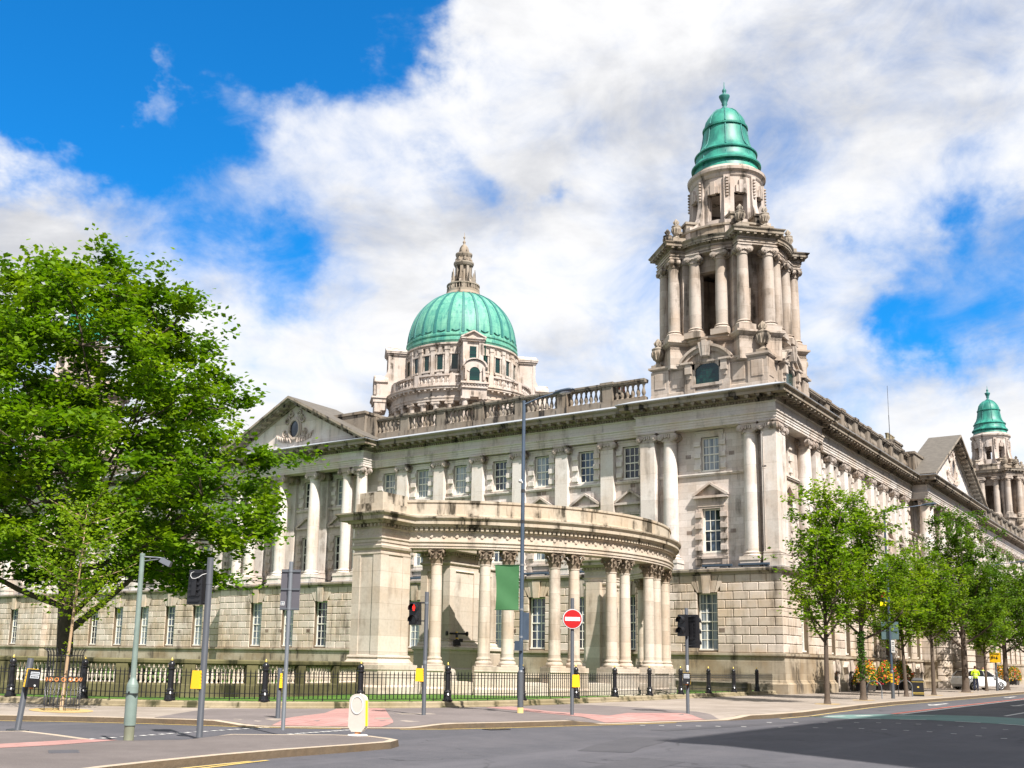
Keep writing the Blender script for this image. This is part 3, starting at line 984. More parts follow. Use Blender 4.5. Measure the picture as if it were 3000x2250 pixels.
# --- windows
def window_mesh(w, z0, z1, cols, rows):
    """sash window: z=0 at its sill, d=0 at the wall face"""
    H = z1 - z0
    fr = MB()
    fw = 0.085
    fr.box(-w, -w + fw, 0.14, 0.26, 0, H); fr.box(w - fw, w, 0.14, 0.26, 0, H)
    fr.box(-w + fw, w - fw, 0.14, 0.26, H - fw, H); fr.box(-w - 0.02, w + 0.02, 0.02, 0.26, -0.02, 0.09)
    mid = H * 0.5
    fr.box(-w + fw, w - fw, 0.145, 0.235, mid - 0.035, mid + 0.035)
    iw = w - fw
    for q in range(1, cols):
        x = -iw + 2 * iw * q / cols
        fr.box(x - 0.021, x + 0.021, 0.178, 0.215, 0.09, H - fw)
    for q in range(1, rows):
        z = 0.09 + (H - fw - 0.09) * q / rows
        if abs(z - mid) < 0.08: continue
        fr.box(-iw, iw, 0.181, 0.213, z - 0.021, z + 0.021)
    pn = MB()
    pn.box(-iw, iw, 0.20, 0.21, 0.08, H - fw)
    return fr, pn
wproto = {}
def add_window(kind, fac, s, d, curt):
    hw, z0, z1 = {'up': UP, 'lo': LO, 'ba': BA}[kind]
    key = (kind, curt)
    loc = wpos(fac, s, d, z0)
    if key not in wproto:
        fr, pn = window_mesh(hw, z0, z1, 3, {'up': 4, 'lo': 4, 'ba': 6}[kind])
        o = fr.build('window', M['frame'], hall, loc, FAC[fac][1])
        pn.build('pane', M['panecurt' if curt else 'pane'], o)
        wproto[key] = o
        return o
    return dup(wproto[key], hall, loc, FAC[fac][1])
def gibbs(n, z0, z1, top):
    """moulded surround with alternating blocks each side; origin at the window sill"""
    mb = MB()
    H = z1 - z0
    for g in (-1, 1):
        a, b = sorted((g * 0.57, g * 0.80))
        mb.box(a, b, -0.06, 0.2, -0.02, H + 0.1)
        mb.box(*sorted((g * 0.80, g * 0.98)), -0.035, 0.2, -0.1, H + 0.12)
        for q in range(n):
            z = 0.12 + (H - 0.32) * q / (n - 0.5)
            mb.block(*sorted((g * 0.575, g * 1.0)), z, z + 0.31, 0.1, -0.16, 0.012)
    mb.box(-0.57, 0.57, -0.058, 0.2, H, H + 0.22)
    mb.box(-0.99, 0.99, -0.10, 0.2, H + 0.12, H + 0.2) if top else None
    return mb
def surround_up():
    mb = gibbs(3, UP[1], UP[2], False)
    H = UP[2] - UP[1]
    mb.box(-0.86, 0.86, -0.08, 0.2, H + 0.10, H + 0.26)
    mb.box(-0.90, 0.90, -0.13, 0.2, H + 0.26, H + 0.36)
    return mb
def surround_lo():
    mb = gibbs(4, LO[1], LO[2], False)
    H = LO[2] - LO[1]
    mb.box(-0.84, 0.84, -0.09, 0.2, H + 0.12, H + 0.30)
    mb.box(-0.80, 0.80, -0.05, 0.2, H + 0.30, H + 0.62)
    mb.box(-1.08, 1.08, -0.26, 0.2, H + 0.62, H + 0.76)
    zb = H + 0.762
    mb.prism([(-1.02, zb), (1.02, zb), (0, zb + 0.62)], 0.15, -0.06)
    for g in (-1, 1):
        mb.prism([(g * 1.12, zb), (g * 1.12, zb + 0.10), (0, zb + 0.80), (0, zb + 0.66), (g * 0.98, zb)][::g], 0.16, -0.28)
    mb.box(-1.02, 1.02, -0.14, 0.2, -0.36, -0.24)
    for g in (-1, 1):
        mb.box(*sorted((g * 0.66, g * 1.0)), -0.12, 0.2, -0.74, -0.3)
    mb.box(-0.62, 0.62, -0.05, 0.2, -0.66, -0.36)
    return mb
sproto = {}
far_up = []
r_ = random.Random(5)
for fac, secs in (('W', W_SEC), ('S', S_SEC)):
    for kind, lst in WIN[fac].items():
        for s in lst:
            far = (fac == 'S' and s > 54) or (fac == 'W' and s < -50)
            for wk, hz in (('up', UP), ('lo', LO), ('ba', BA)):
                d = WALL[kind] if wk != 'ba' else BAS[kind] + 0.16
                if wk == 'ba' and fac == 'S' and kind == 'port':
                    continue
                if far and not (wk == 'up' and fac == 'S') and not (fac == 'W' and wk == 'ba'):
                    far_up.append((wk, fac, s, d)); 
                else:
                    add_window(wk, fac, s, d, r_.random() < 0.6)
                if wk != 'ba':
                    if wk not in sproto:
                        o = (surround_up() if wk == 'up' else surround_lo()).build('window_surround', M['carved'] if wk == 'lo' else M['smooth'], hall, wpos(fac, s, WALL[kind], hz[1]), FAC[fac][1])
                        sproto[wk] = o
                    elif not (fac == 'W' and s < -50 and wk == 'up') and not (fac == 'S' and s > 54 and wk == 'lo'):
                        dup(sproto[wk], hall, wpos(fac, s, WALL[kind], hz[1]), FAC[fac][1])
fw_ = MB()
for wk, fac, s, d in far_up:                                    # windows behind the trees, read as one mass
    hw, z0, z1 = {'up': UP, 'lo': LO, 'ba': BA}[wk]
    fr, pn = window_mesh(hw, z0, z1, 3, {'up': 4, 'lo': 4, 'ba': 6}[wk])
    for src, mi in ((fr, 0), (pn, 1)):
        T = FAC[fac][0]
        i = len(fw_.v)
        fw_.v += [tuple(T((v[0] + s, v[1] + d, v[2] + z0))) for v in src.v]
        fw_.f += [tuple(a + i for a in f) for f in src.f]; fw_.mi += [mi] * len(src.f); fw_.sm += src.sm
o = fw_.build('window_rows', [M['frame'], M['pane']], hall)
o['kind'] = 'stuff'
# tall dark doorways of the south portico
for s in WIN['S']['port']:
    dr = MB(TS)
    dr.box(s - 0.75, s + 0.75, BAS['port'] + 0.42, BAS['port'] + 0.5, 0.1, 5.2)
    dr.build('doorway', M['lens'], hall)
# vent bricks on the ashlar
vm = MB()
for q in range(5):
    vm.box(-0.16 + q * 0.07, -0.125 + q * 0.07, -0.01, 0.02, -0.12, 0.12)
v0 = None
VENTS = [(-1.75, 0.2, 13.9), (-4.5, 0.2, 13.9), (-1.75, 0.2, 9.3), (-4.5, 0.2, 9.3), (-11.45, 0.35, 12.5), (-11.85, 0.35, 12.5), (-8.3, 0.35, 12.5), (-14.8, 0.35, 12.5), (-15.2, 0.35, 12.5)]
VENTS += [(s, BAS['pav' if s > -7 else ('port' if -43 < s < -29.3 else 'main')], 3.55) for s in (-2.2, -5.0, -10.0, -13.3, -16.7, -20, -23.4, -33.9, -36.8, -38.2, -46.4, -49.8)]
for s, d, z in VENTS:
    if v0 is None: v0 = vm.build('vent_grille', M['vent'], hall, wpos('W', s, d, z), -PI / 2)
    else: dup(v0, hall, wpos('W', s, d, z), -PI / 2)
# floodlights on the ledge
def ledge_light():
    mb = MB()
    mb.box(-0.9, 0.9, -0.10, 0.06, 0.06, 0.20); mb.box(-0.75, -0.65, -0.04, 0.04, 0, 0.06); mb.box(0.65, 0.75, -0.04, 0.04, 0, 0.06)
    mb.box(-0.86, 0.86, -0.16, -0.10, 0.09, 0.17)
    return mb
ll = None
for s, fac in ((-2.4, 'W'), (-0.2, 'W'), (-11.6, 'W'), (-15.0, 'W'), (-18.3, 'W'), (-21.7, 'W'), (-25, 'W'), (3, 'S')):
    d = -0.86 if (-7 < s < 1.2 and fac == 'W') or fac == 'S' else -0.30
    loc = wpos(fac, s, d + 0.12, 7.08)
    if ll is None:
        ll = ledge_light().build('ledge_floodlight', M['duct'], hall, loc, FAC[fac][1])
    else:
        dup(ll, hall, loc, FAC[fac][1])
# cellar windows low on the south plinth
for s in [9.4, 12.4, 18.6, 24.9, 28.6, 31.2, 56, 62, 68]:
    dd = BAS['main']
    cw = MB(TS); cv = MB(TS)
    arch = [(s + 0.42 * math.cos(a), 0.95 + 0.42 * math.sin(a)) for a in [PI * q / 10 for q in range(11)]]
    cv.prism([(s + 0.42, 0.1)] + arch + [(s - 0.42, 0.1)], dd - 0.225, dd - 0.02)
    for g in (-1, 1):
        cw.prism([(s + g * 0.30, 1.42), (s + g * 0.62, 1.20), (s + g * 0.82, 1.62), (s + g * 0.42, 1.98)][::g], dd, dd - 0.33)
    cw.prism([(s - 0.17, 1.36), (s + 0.17, 1.36), (s + 0.3, 2.06), (s - 0.3, 2.06)], dd, dd - 0.38)
    for g in (-1, 1):
        cw.box(*sorted((s + g * 0.44, s + g * 0.62)), dd - 0.27, dd, 0.05, 1.3)
    c_o = cw.build('cellar_window_surround', M['rustic'], hall); cv.build('cellar_window', M['lens'], c_o)
# bowed rusticated door piers of the south portico
for s in (33.9, 39.25, 43.4, 47.55, 52.9):
    bp_ = MB()
    c = TS((s, BAS['port'] + 0.1, 0))
    bp_.lathe([(1.12, 0.0), (1.12, 0.5), (1.04, 0.62), (0.94, 0.66)], 28, c[:2], PI, 2 * PI)
    for z0, z1 in zip([0.66, 1.1, 1.7] + ZC[0:-1], [1.1, 1.7] + ZC):
        bp_.lathe([(0.86, z0), (0.86, z0 + 0.03), (0.91, z0 + 0.055), (0.91, z1 - 0.055), (0.86, z1 - 0.03)], 28, c[:2], PI, 2 * PI)
    bp_.build('door_pier', M['rustic'], hall)
# --- balustrades along the roof edge
def baluster_prof(h, r):
    return [(r * 0.9, 0), (r * 0.9, 0.05 * h), (r * 0.62, 0.08 * h), (r * 0.55, 0.12 * h), (r, 0.30 * h), (r * 0.92, 0.38 * h), (r * 0.5, 0.62 * h), (r * 0.42, 0.74 * h), (r * 0.62, 0.78 * h), (r * 0.5, 0.83 * h), (r * 0.82, 0.90 * h), (r * 0.9, 0.93 * h), (r * 0.9, h)]
def baluster_run(mb, p0, p1, z0, z1, r, n=8, step=0.40):
    """n-sided balusters between two plan points"""
    a, b = Vector(p0), Vector(p1)
    L = (b - a).length
    k = max(1, round(L / step))
    for q in range(k):
        c = a + (b - a) * ((q + 0.5) / k)
        mb.lathe([(r_, z0 + z) for r_, z in baluster_prof(z1 - z0, r)], n, (c.x, c.y), cap=False, sharp=False)
def parapet(fac, posts, s_end0, s_end1, dmid):
    """balustrade bays between square posts; one part per bay, one per post"""
    edges = [s_end0] + [p for p in posts] + [s_end1]
    for i, (a, b) in enumerate(zip(edges, edges[1:])):
        mb = MB(FAC[fac][0])
        a2 = a + (0.40 if a in posts else 0.0); b2 = b - (0.40 if b in posts else 0.0)
        if b2 - a2 < 0.2: continue
        mb.box(a2, b2, dmid - 0.24, dmid + 0.24, 17.4, 17.96)
        mb.box(a2, b2, dmid - 0.20, dmid + 0.20, 17.96, 18.06)
        mb.box(a2, b2, dmid - 0.26, dmid + 0.26, 18.98, 19.08); mb.box(a2, b2, dmid - 0.30, dmid + 0.30, 19.08, 19.20)
        mb.T = None
        baluster_run(mb, wpos(fac, a2, dmid, 0)[:2], wpos(fac, b2, dmid, 0)[:2], 18.06, 18.98, 0.145, 8, 0.355)
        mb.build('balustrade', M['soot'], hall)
    for p in posts:
        mb = MB(FAC[fac][0])
        mb.box(p - 0.42, p + 0.42, dmid - 0.30, dmid + 0.30, 17.4, 18.0)
        mb.box(p - 0.36, p + 0.36, dmid - 0.26, dmid + 0.26, 18.0, 19.0)
        mb.box(p - 0.42, p + 0.42, dmid - 0.34, dmid + 0.34, 19.0, 19.09); mb.box(p - 0.47, p + 0.47, dmid - 0.38, dmid + 0.38, 19.09, 19.25)
        mb.build('parapet_post', M['soot'], hall)
parapet('W', sorted(PIL_W[:6]), -29.35, -7.3, 0.32)
parapet('W', sorted(PIL_W[6:]), -68.7, -43.7, 0.32)
parapet('S', PIL_S[:7], 7.6, 33.2, 0.32)
parapet('S', PIL_S[7:], 53.8, 91.4, 0.32)

# --- pediments over the porticoes
def pediment(fac, s0, s1, zb, za, dfr, deep, oval):
    sm = (s0 + s1) / 2
    T = FAC[fac][0]
    ty = MB(T)
    ty.prism([(s0 + 0.6, zb), (s1 - 0.6, zb), (sm, za - 0.45)], dfr + 0.9, dfr + 0.02)
    root = ty.build('pediment', M['smooth'], hall)
    rk = MB(T)
    sl = math.atan2(za - zb, sm - s0)
    for g in (-1, 1):
        e = s0 if g < 0 else s1
        def off(t, up, g=g, e=e):                              # point t along the rake, up above its underside
            return (e + (-g) * (t * math.cos(sl) - (-up) * 0 - up * math.sin(sl) * 0), zb + t * math.sin(sl) + up)
        L = (sm - s0) / math.cos(sl)
        for (u0, u1, d0) in ((-0.46, -0.30, dfr - 0.16), (-0.30, -0.22, dfr - 0.22), (-0.20, -0.04, dfr - 0.80), (-0.04, 0.14, dfr - 0.95)):
            pts = [(e, zb + u0), (sm, za + u0), (sm, za + u1), (e, zb + u1)]
            lo = max(zb + 0.02, 0)
            poly = [(e - g * max(0, (lo - (zb + u0)) / math.tan(sl)), max(lo, zb + u0)), (sm, za + u0), (sm, za + u1), (e, max(lo + 0.02, zb + u1))]
            rk.prism(poly if g < 0 else poly[::-1], dfr + 0.95, d0)
        n = int(L / 0.66)
        for q in range(1, n):
            t = L * q / n
            x = e - g * t * math.cos(sl); z = zb + t * math.sin(sl)
            rk.prism([(x - 0.11, z - 0.36 - 0.11 * math.tan(sl) * -g), (x + 0.11, z - 0.36 + 0.11 * math.tan(sl) * -g), (x + 0.11, z - 0.20 + 0.11 * math.tan(sl) * -g), (x - 0.11, z - 0.20 - 0.11 * math.tan(sl) * -g)], dfr - 0.2, dfr - 0.74)
    rk.build('raking_cornice', M['weather'], root)
    # gable roof behind
    gr = MB(T)
    for g in (-1, 1):
        e = s0 if g < 0 else s1
        gr.poly([(e, dfr - 0.93, zb + 0.15), (sm, dfr - 0.93, za + 0.15), (sm, deep, za + 0.15), (e, deep, zb + 0.15)])
    gr.poly([(s0, deep, zb + 0.15), (s1, deep, zb + 0.15), (sm, deep, za + 0.15)])
    gr.build('gable_roof', M['slate'], root)
    cz = zb + (za - zb) * 0.43
    cart = MB(T)
    cy = dfr + 0.0
    N = 28
    rx, rz = oval
    for q in range(N):                                          # moulded oval frame
        a, b = 2 * PI * q / N, 2 * PI * (q + 1) / N
        for (r0, r1, d) in ((1.0, 1.28, -0.16), (1.28, 1.5, -0.08)):
            P = [(sm + rx * r0 * math.cos(a), cz + rz * r0 * math.sin(a)), (sm + rx * r1 * math.cos(a), cz + rz * r1 * math.sin(a)),
                 (sm + rx * r1 * math.cos(b), cz + rz * r1 * math.sin(b)), (sm + rx * r0 * math.cos(b), cz + rz * r0 * math.sin(b))]
            cart.prism(P, cy + 0.06, cy + d)
    def scroll(x, z, r, g, turns=1.4):
        pts = []
        for q in range(26):
            u = q / 25
            a = PI / 2 + g * turns * 2 * PI * u
            rr = r * (1 - 0.8 * u)
            pts.append((x + rr * math.cos(a), cy - 0.06, z + rr * math.sin(a)))
        cart.tube(pts, [0.085 * (1 - 0.5 * q / 25) * (r / 0.35) ** 0.5 for q in range(26)], 6)
    k = rx / 0.5
    for g in (-1, 1):
        scroll(sm + g * 0.85 * k, cz + 0.75 * k, 0.34 * k, g)
        scroll(sm + g * 0.40 * k, cz + 1.28 * k, 0.28 * k, -g)
        scroll(sm + g * 1.05 * k, cz - 0.35 * k, 0.30 * k, -g)
        for j in range(6):                                      # swag of leaves sweeping down to the sides
            u = j / 5
            x0, z0 = sm + g * (0.35 + 1.35 * u) * k, cz - (0.95 - 0.25 * u * u) * k
            cart.tube([(x0, cy, z0 - 0.12 * k), (x0 + g * 0.12 * k, cy - 0.12, z0 + 0.16 * k), (x0 + g * 0.38 * k, cy - 0.05, z0 + 0.38 * k)], [0.12 * k, 0.10 * k, 0.02], 6)
    cart.build('cartouche', M['carved'], root)
    ov = MB(T)
    ov.prism([(sm + rx * math.cos(2 * PI * q / N), cz + rz * math.sin(2 * PI * q / N)) for q in range(N)], cy + 0.05, cy - 0.03)
    w = ov.build('oval_window', M['pane'], root)
pediment('W', -44.5, -28.4, 17.2, 21.25, -1.25, 3.2, (0.48, 0.66))
pediment('S', 32.15, 54.65, 17.2, 22.45, -1.25, 0.6, (0.62, 0.85))
# blocking courses beside the pediments
def block_course(T, a, b, d1, z1, cap):
    bl = MB(T)
    bl.box(a, b, -0.3 if cap else -0.05, d1, 17.45, z1)
    if cap: bl.box(a - 0.1, b + 0.1, -0.4, d1 + 0.1, z1, z1 + 0.2)
    bl.build('blocking_course', M['soot'], hall)
for a, b in ((-33.8, -30.2), (-42.7, -39.1)): block_course(TW, a, b, 2.2, 19.62, True)
block_course(TW, -30.2, -29.3, 2.2, 19.3, False)
for a, b in ((33.3, 37.0), (49.9, 53.4)): block_course(TS, a, b, 1.4, 19.3, True)

# --- chimneys
def chimney(x, y, z0, z1, w, d, pots, ry=0, pm='terracotta'):
    mb = MB()
    mb.box(-w, w, -d, d, 0, z1 - z0 - 0.5); mb.box(-w - 0.12, w + 0.12, -d - 0.12, d + 0.12, z1 - z0 - 0.5, z1 - z0 - 0.3)
    mb.box(-w - 0.2, w + 0.2, -d - 0.2, d + 0.2, z1 - z0 - 0.3, z1 - z0 - 0.12); mb.box(-w, w, -d, d, z1 - z0 - 0.12, z1 - z0)
    o = mb.build('chimney', M['soot'], hall, (x, y, z0), ry)
    for q in range(pots):
        p = MB()
        u = -w + 2 * w * (q + 0.5) / pots
        p.lathe([(0.16, 0), (0.17, 0.1), (0.13, 0.18), (0.15, 0.55), (0.19, 0.58), (0.19, 0.66), (0.13, 0.67)], 10)
        p.build('chimney_pot', M[pm], o, (u, 0, z1 - z0))
chimney(43.5, 3.4, 17.4, 22.6, 1.3, 0.6, 5, 0, 'garden')
chimney(4.2, 32.0, 17.4, 20.1, 0.6, 1.7, 0)
chimney(6.5, 33.0, 17.4, 20.3, 0.55, 1.4, 4, PI / 2)
chimney(3.6, 11.0, 17.4, 19.5, 0.5, 1.0, 3, PI / 2)
chimney(27.0, 31.0, 17.4, 24.2, 0.6, 1.2, 4, PI / 2)
am = MB()
am.tube([(0, 0, 0), (0, 0, 3.4)], 0.03, 6)
am.tube([(0, 0, 3.4), (0, 0, 6.2)], 0.018, 6)
am.build('mast', M['iron'], hall, (41.0, 2.8, 21.2))

# --- urns
def urn_mesh(k=1.0):
    mb = MB()
    mb.box(-0.34 * k, 0.34 * k, -0.34 * k, 0.34 * k, 0, 0.16 * k)
    mb.lathe([(a * k, b * k) for a, b in [(0.30, 0.16), (0.26, 0.24), (0.13, 0.34), (0.12, 0.42), (0.22, 0.50), (0.33, 0.70), (0.40, 0.95), (0.42, 1.10), (0.36, 1.16), (0.42, 1.22), (0.42, 1.28), (0.25, 1.36), (0.14, 1.42), (0.20, 1.52), (0.22, 1.66), (0.15, 1.84), (0.04, 1.98), (0.0, 2.0)]], 14, sharp=False)
    for q in range(10):                                         # gadroons round the bowl
        a = 2 * PI * q / 10
        mb.tube([(0.27 * k * math.cos(a), 0.27 * k * math.sin(a), 0.55 * k), (0.40 * k * math.cos(a), 0.40 * k * math.sin(a), 0.85 * k), (0.42 * k * math.cos(a), 0.42 * k * math.sin(a), 1.08 * k)], [0.03 * k, 0.06 * k, 0.03 * k], 6)
    for q in range(6):
        a = 2 * PI * q / 6
        mb.tube([(0.17 * k * math.cos(a), 0.17 * k * math.sin(a), 1.50 * k), (0.24 * k * math.cos(a), 0.24 * k * math.sin(a), 1.66 * k), (0.09 * k * math.cos(a), 0.09 * k * math.sin(a), 1.88 * k)], [0.05 * k, 0.06 * k, 0.02], 6)
    return mb

# --- corner towers
def ring_ccw(r, hw, ro, n=10):
    """plan of a round stage with four diagonal projections: radius r, projections 2*hw wide out to ro"""
    pts = []
    da = math.asin(hw / r)
    for q in range(4):
        fa = q * PI / 2                                          # face direction
        a0, a1 = fa - PI / 4 + da, fa + PI / 4 - da
        for j in range(n + 1):
            a = a0 + (a1 - a0) * j / n
            pts.append((r * math.cos(a), r * math.sin(a)))
        di = fa + PI / 4
        u = (math.cos(di), math.sin(di)); t = (-u[1], u[0])
        pts.append((u[0] * ro - t[0] * hw, u[1] * ro - t[1] * hw))
        pts.append((u[0] * ro + t[0] * hw, u[1] * ro + t[1] * hw))
    return pts
def make_tower():
    b = MB()
    sq = lambda h: [(-h, -h), (h, -h), (h, h), (-h, h)]
    b.sweep(sq(3.62), [(0, 17.2), (0.24, 17.2), (0.24, 17.7), (0.16, 17.8), (0.14, 18.0), (0.02, 18.08), (0.0, 19.5), (0.06, 19.52), (0.1, 19.6), (0.26, 19.66), (0.26, 19.78), (-0.3, 19.84)], closed=True)
    b.box(-3.4, 3.4, -3.4, 3.4, 19.7, 19.86)
    for q in range(4):
        ca, sa = math.cos(q * PI / 2), math.sin(q * PI / 2)
        b.T = lambda p, ca=ca, sa=sa: (p[1] * ca - p[0] * sa, p[1] * sa + p[0] * ca, p[2])     # (s, out, z)
        R0 = 3.62
        for g in (-1, 1):                                        # corner pedestals and panels
            a, c = sorted((g * 2.55, g * 3.74)); b.box(a, c, R0 - 0.3, R0 + 0.13, 17.2, 19.5)
            a, c = sorted((g * 2.75, g * 3.50)); b.block(a, c, 18.35, 19.35, R0 + 0.1, R0 + 0.17, 0.03)
            a, c = sorted((g * 1.55, g * 2.35)); b.block(a, c, 18.3, 19.4, R0 - 0.02, R0 + 0.07, 0.03)
            a, c = sorted((g * 0.78, g * 1.45)); b.box(a, c, R0 - 0.3, R0 + 0.20, 17.2, 19.62)
            b.frustum(*sorted((g * 0.95, g * 1.35)), R0 + 0.1, R0 + 0.42, 19.0, 19.62, 0.0, 0.02)
            b.frustum(*sorted((g * 1.02, g * 1.28)), R0 + 0.1, R0 + 0.30, 18.7, 19.0, 0.0, 0.0)
            b.box(*sorted((g * 0.84, g * 1.62)), R0 - 0.3, R0 + 0.48, 19.62, 19.74)
        # segmental hood
        N = 18
        cz, r0, r1 = 18.72, 1.62, 2.02
        ang = [PI * 0.18 + PI * 0.64 * j / N for j in range(N + 1)]
        for a, c in zip(ang, ang[1:]):
            for rr0, rr1, o in ((0.95, 1.62, 0.20), (r0, 1.86, 0.34), (1.86, r1, 0.48)):
                b.prism([(rr0 * math.cos(a), cz + rr0 * math.sin(a)), (rr1 * math.cos(a), cz + rr1 * math.sin(a)), (rr1 * math.cos(c), cz + rr1 * math.sin(c)), (rr0 * math.cos(c), cz + rr0 * math.sin(c))], R0 - 0.4, R0 + o)
        for x0, x1 in ((-0.28, -0.1), (-0.1, 0.1), (0.1, 0.28)):   # triple keystone
            b.prism([(x0 * 0.85, 19.98), (x1 * 0.85, 19.98), (x1 * 1.5, 20.95 if x0 == -0.1 else 20.85), (x0 * 1.5, 20.95 if x0 == -0.1 else 20.85)], R0 - 0.2, R0 + (0.62 if x0 == -0.1 else 0.56))
        b.box(-0.95, 0.95, R0 - 0.5, R0 + 0.12, 19.97, 20.2)
        b.box(-1.0, 1.0, R0 - 0.3, R0 + 0.24, 18.16, 18.34)
    b.T = None
    # podium of the columned stage
    P = ring_ccw(3.62, 1.34, 4.50)
    b.sweep(P, [(0, 19.5), (0.0, 20.95), (0.06, 21.0), (0.10, 21.08), (0.20, 21.14), (0.2, 21.26), (-0.6, 21.3)], closed=True)
    b.slab(P, 20.7, 21.28)
    ZT, ZE = 21.28, 26.74
    # core: four curved wall piers with tall openings between
    for q in range(4):
        m = PI / 4 + q * PI / 2
        w = 0.50
        for r in (2.98, 2.5):
            b.lathe([(r, ZT), (r, ZE + 0.05)], 10, (0, 0), m - w, m + w, cap=False)
        for a in (m - w, m + w):
            c, s = math.cos(a), math.sin(a)
            b.poly([(2.5 * c, 2.5 * s, ZT), (2.98 * c, 2.98 * s, ZT), (2.98 * c, 2.98 * s, ZE + 0.05), (2.5 * c, 2.5 * s, ZE + 0.05)])
        u = Vector((math.cos(m), math.sin(m), 0)); t = Vector((-u.y, u.x, 0))
        for g in (-1, 1):                                        # antae behind the paired columns
            p = u * 2.95 + t * g * 0.92
            b.T = lambda v, p=p, u=u, t=t: tuple(p + u * v[0] + t * v[1] + Vector((0, 0, v[2])))
            b.box(-0.5, 0.62, -0.30, 0.30, ZT, ZE + 0.02); b.box(-0.5, 0.70, -0.36, 0.36, ZE - 0.42, ZE - 0.22)
            b.T = None
    b.lathe([(2.98, 25.7), (2.5, 25.7), (2.5, 26.8)], 40, cap=False); b.lathe([(2.98, 25.7), (2.98, 26.8)], 40, cap=False)
    # entablature and cornice
    F = ring_ccw(3.62, 1.22, 4.36)
    b.sweep(F, [(-1.2, ZE), (0, ZE), (0, ZE + 0.13), (0.04, ZE + 0.13), (0.04, ZE + 0.25), (0.1, ZE + 0.29), (0.0, ZE + 0.31), (0.0, ZE + 0.50)], closed=True)
    b.slab(F, ZE + 0.06, ZE + 0.4)
    tw = b.build('corner_tower', M['tower'], hall)
    c2 = MB()
    ZK = ZE + 0.502
    c2.sweep(F, [(0.0, ZK), (0.08, ZK + 0.04), (0.10, ZK + 0.15), (0.38, ZK + 0.155), (0.38, ZK + 0.29), (0.46, ZK + 0.38), (0.48, ZK + 0.44), (-0.8, ZK + 0.54)], closed=True)
    cl = F + [F[0]]
    along(cl, 0.42, 0.05, lambda p, t, n: obox(c2, p, t, n, 0.17, 0.08, 0.34, ZK + 0.045, ZK + 0.154))
    ZR = ZK + 0.5
    c2.slab(ring_ccw(3.3, 1.1, 4.0), ZR - 0.3, ZR + 0.05)
    # blocking course and scroll blocks
    c2.lathe([(3.45, ZR), (3.45, ZR + 0.62), (3.56, ZR + 0.66), (3.56, ZR + 0.78), (2.2, ZR + 0.82)], 40, cap=False)
    for q in range(4):
        m = PI / 4 + q * PI / 2
        u = Vector((math.cos(m), math.sin(m), 0)); t = Vector((-u.y, u.x, 0))
        for g in (-1, 1):
            p = u * 3.75 + t * g * 0.80
            c2.T = lambda v, p=p, u=u, t=t: tuple(p + u * v[0] + t * v[1] + Vector((0, 0, v[2])))
            c2.box(-0.42, 0.42, -0.42, 0.42, ZR, ZR + 0.36); c2.box(-1.3, -0.5, -0.36, 0.36, ZR, ZR + 1.35); c2.box(-1.38, -0.42, -0.44, 0.44, ZR + 1.35, ZR + 1.5)
            c2.T = None
    c2.build('tower_cornice', M['weather'], tw)
    # drum with square openings and flared buttresses
    d = MB()
    WA, WB = 29.35, 31.1
    d.lathe([(2.22, ZR), (2.22, WA)], 40, cap=False); d.lathe([(2.22, WB), (2.22, 32.4)], 40, cap=False)
    for q in range(8):
        m = q * PI / 4 + PI / 8
        w = PI / 8 * 0.50
        d.lathe([(2.22, WA), (2.22, WB)], 6, (0, 0), m - w, m + w, cap=False); d.lathe([(1.75, WA), (1.75, WB)], 6, (0, 0), m - w, m + w, cap=False)
        for a in (m - w, m + w):
            c, s = math.cos(a), math.sin(a)
            d.poly([(1.75 * c, 1.75 * s, WA - 0.05), (2.22 * c, 2.22 * s, WA - 0.05), (2.22 * c, 2.22 * s, WB + 0.05), (1.75 * c, 1.75 * s, WB + 0.05)])
        u = Vector((math.cos(m), math.sin(m), 0)); t = Vector((-u.y, u.x, 0))
        prof = [(2.0, ZR), (3.5, ZR), (3.5, 28.75), (3.2, 28.8), (2.85, 29.1), (2.58, 29.6), (2.42, 30.3), (2.36, 31.2), (2.36, 32.25), (2.0, 32.25)]
        i = d.add([tuple(u * r + t * 0.2 + Vector((0, 0, z))) for r, z in prof] + [tuple(u * r - t * 0.2 + Vector((0, 0, z))) for r, z in prof])
        n = len(prof)
        d.face(range(i, i + n)); d.face(range(i + 2 * n - 1, i + n - 1, -1))
        for j in range(n):
            d.face([i + j, i + (j + 1) % n, i + n + (j + 1) % n, i + n + j])
        for j in range(7):                                       # carved drops
            p = u * 2.40
            d.lathe([(0.0, 30.75 + j * 0.2), (0.11, 30.81 + j * 0.2), (0.11, 30.89 + j * 0.2), (0.0, 30.95 + j * 0.2)], 6, (p.x, p.y))
    for q in range(8):                                           # keystones over the openings
        m = q * PI / 4
        u = Vector((math.cos(m), math.sin(m), 0)); t = Vector((-u.y, u.x, 0))
        d.T = lambda v, u=u, t=t: tuple(u * (2.1 + v[0]) + t * v[1] + Vector((0, 0, v[2])))
        d.box(0, 0.22, -0.34, 0.34, WB, WB + 0.45); d.box(0, 0.28, -0.15, 0.15, WB - 0.06, WB + 0.8)
        d.T = None
    d.lathe([(1.75, WA - 0.1), (0.0, WA - 0.1)], 24, cap=False); d.lathe([(1.75, WB + 0.05), (0.0, WB + 0.05)], 24, cap=False)
    d.lathe([(2.24, 32.2), (2.30, 32.3), (2.34, 32.46), (2.5, 32.6), (2.52, 32.78), (2.44, 32.84), (2.2, 32.95), (2.14, 33.1)], 48, cap=False)
    d.build('drum', M['carved'], tw)
    k = MB()
    k.lathe([(2.16, 32.98), (2.12, 33.15), (2.02, 33.55)], 48, sharp=False, cap=False)
    k.lathe([(2.02, 33.55), (2.24, 33.56), (2.25, 33.66), (2.18, 33.74)], 48, cap=False)
